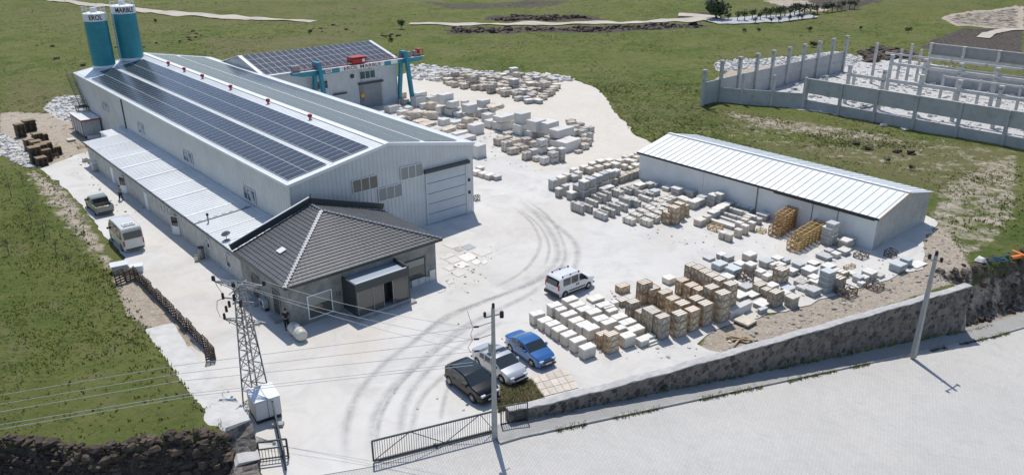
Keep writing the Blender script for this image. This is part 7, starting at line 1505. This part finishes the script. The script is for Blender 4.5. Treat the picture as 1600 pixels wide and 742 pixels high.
for i, (a, b_, h) in enumerate([(18, 308, 2.4), (50, 352, 3.2), (70, 372, 1.8), (88, 398, 1.6), (36, 290, 1.6), (110, 420, 1.3), (14, 398, 1.3)]): bare(f'thin bare sapling {["tall at the far left edge", "tallest one in the left field", "leaning right of the tallest one", "low one toward the garden plot", "behind the tall edge one", "nearest the garden plot fence", "short one at the left picture edge"][i]}', a, b_, h)
# dry grass patch and stone slabs by the cars
pl = poly_area([(781, 607), (796, 598), (828, 592), (849, 620), (792, 640), (778, 645)]); P = np.stack([rng.uniform(-2, 5, 9000), rng.uniform(42, 47, 9000)], 1); P = P[inside(P, pl)]
sheet('soil_patch', pl, .006, mat('verge_soil', (0.2, 0.17, 0.1), 0.95, var=0.3)); go = grass_mesh('dry_grass', P, np.full(len(P), .3), np.full(len(P), .07), M_gd, 3)
M_cs = mat('cream_slab', (0.66, .63, .57), .7, var=.1, nscale=2)
M_tan = mat('tan_paving_slab', (0.64, 0.57, 0.48), .75, var=.15, nscale=2, objvar=.12); c4 = [np.array(G(*p)[:2]) for p in ((829, 590), (886, 575), (905, 606), (849, 620))]
for i in range(5):
    for j in range(3):
        f0, f1, g0, g1 = i / 5 + .008, (i + 1) / 5 - .008, j / 3 + .01, (j + 1) / 3 - .01; q_ = lambda f, g: tuple((c4[0] * (1 - f) + c4[1] * f) * (1 - g) + (c4[3] * (1 - f) + c4[2] * f) * g)
        tag(MB().prism([q_(f0, g1), q_(f1, g1), q_(f1, g0), q_(f0, g0)], 0, .05).build('paving_slab', M_tan, None), f'tan paving slab beside the parked cars, {ORD[j + 1]} row from yard, {ORD[i + 1]} from left', 'paving slab', 'tan paving slabs beside the cars')
SLB = [((92, 98), (215, 158), (325, 120), (200, 62), M_cs, 'beige'), ((238, 162), (302, 192), (362, 170), (298, 140), M_beige, 'small pinkish'), ((325, 133), (418, 178), (528, 135), (435, 92), M_blue, 'grey'), ((470, 200), (595, 258), (745, 200), (620, 142), M_cs, 'large cream'), ((285, 262), (405, 325), (555, 265), (425, 205), M_stonet, 'large white'), ((455, 325), (520, 365), (600, 335), (535, 290), M_stonet, 'white'), ((575, 340), (620, 360), (680, 330), (640, 300), M_stonet, 'small white'), ((120, 300), (222, 350), (330, 305), (240, 260), M_cs, 'cream'), ((230, 362), (330, 412), (450, 368), (350, 320), M_stonet, 'broad white'), ((55, 268), (110, 296), (262, 238), (200, 205), M_cs, 'long pale'), ((95, 400), (180, 445), (280, 405), (190, 365), M_cs, 'spotted'), ((200, 470), (300, 522), (385, 478), (290, 430), M_cs, 'veined'), ((150, 590), (180, 612), (250, 585), (220, 565), M_cs, 'narrow'), ((30, 710), (60, 725), (140, 685), (110, 670), M_cs, 'shaded')]
for i, (a, b_, c, d, m, nm) in enumerate(SLB):
    pp = [G(*crop((680, 370, 8.24), *p))[:2] for p in (a, b_, c, d)]; tag(MB().prism(pp, 0, .04).build('stone_slab', m, None), f'{nm} stone slab lying flat on the yard right of the office', 'stone slab', 'stone slabs laid out by the office')
# odds and ends
sc_ = thing('orange_scrap_frame', 'orange painted metal plate lying in grass at the right edge', 'scrap', GT(1590, 402), R(20)); q = MB(); q.box(-.9, .7, -.2, .1, 0, .25); q.box(.3, .6, -1.1, 1.0, .05, .3); q.build('plate', mat('orange_paint', (.75, .2, .03), .5), sc_); MB().box(-1.2, -.5, .1, .7, .05, .1).build('sheet', M_anth, sc_)
sc_ = thing('blue_scrap_tubing', 'tangled blue tubing lying in grass at the right edge', 'scrap', GT(1556, 408)); q = MB()
for k in range(9): q.tube((random.uniform(-1.3, 1.5), random.uniform(-.4, .5), .1), (random.uniform(-1.3, 1.5), random.uniform(-.4, .5), random.uniform(.1, .5)), .04, n=5)
q.build('tubing', mat('blue_tubing', (.03, .15, .30), .5), sc_)
for i, (a, b_) in enumerate([(1530, 409), (1413, 203), (1380, 198)]): tag(dup(BK[0] if False else PL_, (0, 0, 0)) if False else rocks_mesh('white_stone', [((0, 0, .15), .45 if i else .6)], M_rub), ['white broken sheet in the grass at the right edge', 'white stone lying below the concrete panel wall', 'small pale stone left of the white stone'][i], 'stone').location = GT(a, b_)
pf = thing('planks_pile', 'loose broken planks on the dirt strip by the wall', 'planks', (*G(1152, 532)[:2], 0), R(20))
for k in range(7): q = MB(); q.box(-.8, .8, -.07, .07, .02 + .03 * k, .05 + .03 * k); o = q.build('plank', M_woodg, pf); o.rotation_euler = (0, 0, random.uniform(-.9, .9)); o.location = (random.uniform(-.4, .4), random.uniform(-.3, .3), 0)
fp = thing('flat_pallet_stack', 'flat tan boards on a pallet at the dirt edge', 'boards', (*G(1168, 513)[:2], 0), ROT); q = MB(); q.box(0, 1.3, 0, 1.3, .12, .28); q.build('boards', M_beige, fp); q = MB(); [q.box(0, 1.3, f, f + .12, 0, .12) for f in (0, .55, 1.15)]; q.build('pallet', M_woodb, fp)

# weeds in the kerb joint and chips of stone swept about the yard
n_w = 2600; tt2 = rng.uniform(2, 60, n_w); keep = (vnoise(tt2, tt2 * 0, 2.2, 20) > .62); ss2 = np.where(rng.random(n_w) < .6, rng.normal(1.62, .07, n_w), rng.normal(.12, .06, n_w)); tt2, ss2 = tt2[keep], ss2[keep]
P = np.stack([W0[0] + tt2 * E_[0] + ss2 * N_[0], W0[1] + tt2 * E_[1] + ss2 * N_[1]], 1); grass_mesh('kerb_weeds', P, np.full(len(P), .28), np.full(len(P), .10), M_gh, 3)
pts = []
for pl, k_ in (([(830, 480), (1100, 420), (1440, 400), (1440, 430), (1120, 560), (900, 560)], 420), ([(850, 290), (1000, 250), (1360, 390), (1200, 410), (1000, 370)], 380), ([(650, 160), (930, 210), (850, 270), (740, 250)], 420), ([(690, 400), (780, 380), (760, 450), (700, 470)], 60), ([(560, 500), (900, 430), (760, 640), (560, 680)], 22), ([(90, 240), (140, 230), (250, 330), (200, 350)], 90)):
    pw2 = poly_area(pl); c2_ = 0
    while c2_ < k_:
        p = (rng.uniform(min(a for a, _ in pw2), max(a for a, _ in pw2)), rng.uniform(min(b_ for _, b_ in pw2), max(b_ for _, b_ in pw2)))
        if inside(np.array([p]), pw2)[0]: pts.append(((p[0], p[1], .02), .03 + .13 * rng.random() ** 3)); c2_ += 1
tag(rocks_mesh('stone_chips', pts, mat('chip_stone', (.50, .46, .40), .9, island=.4)), kind='stuff')
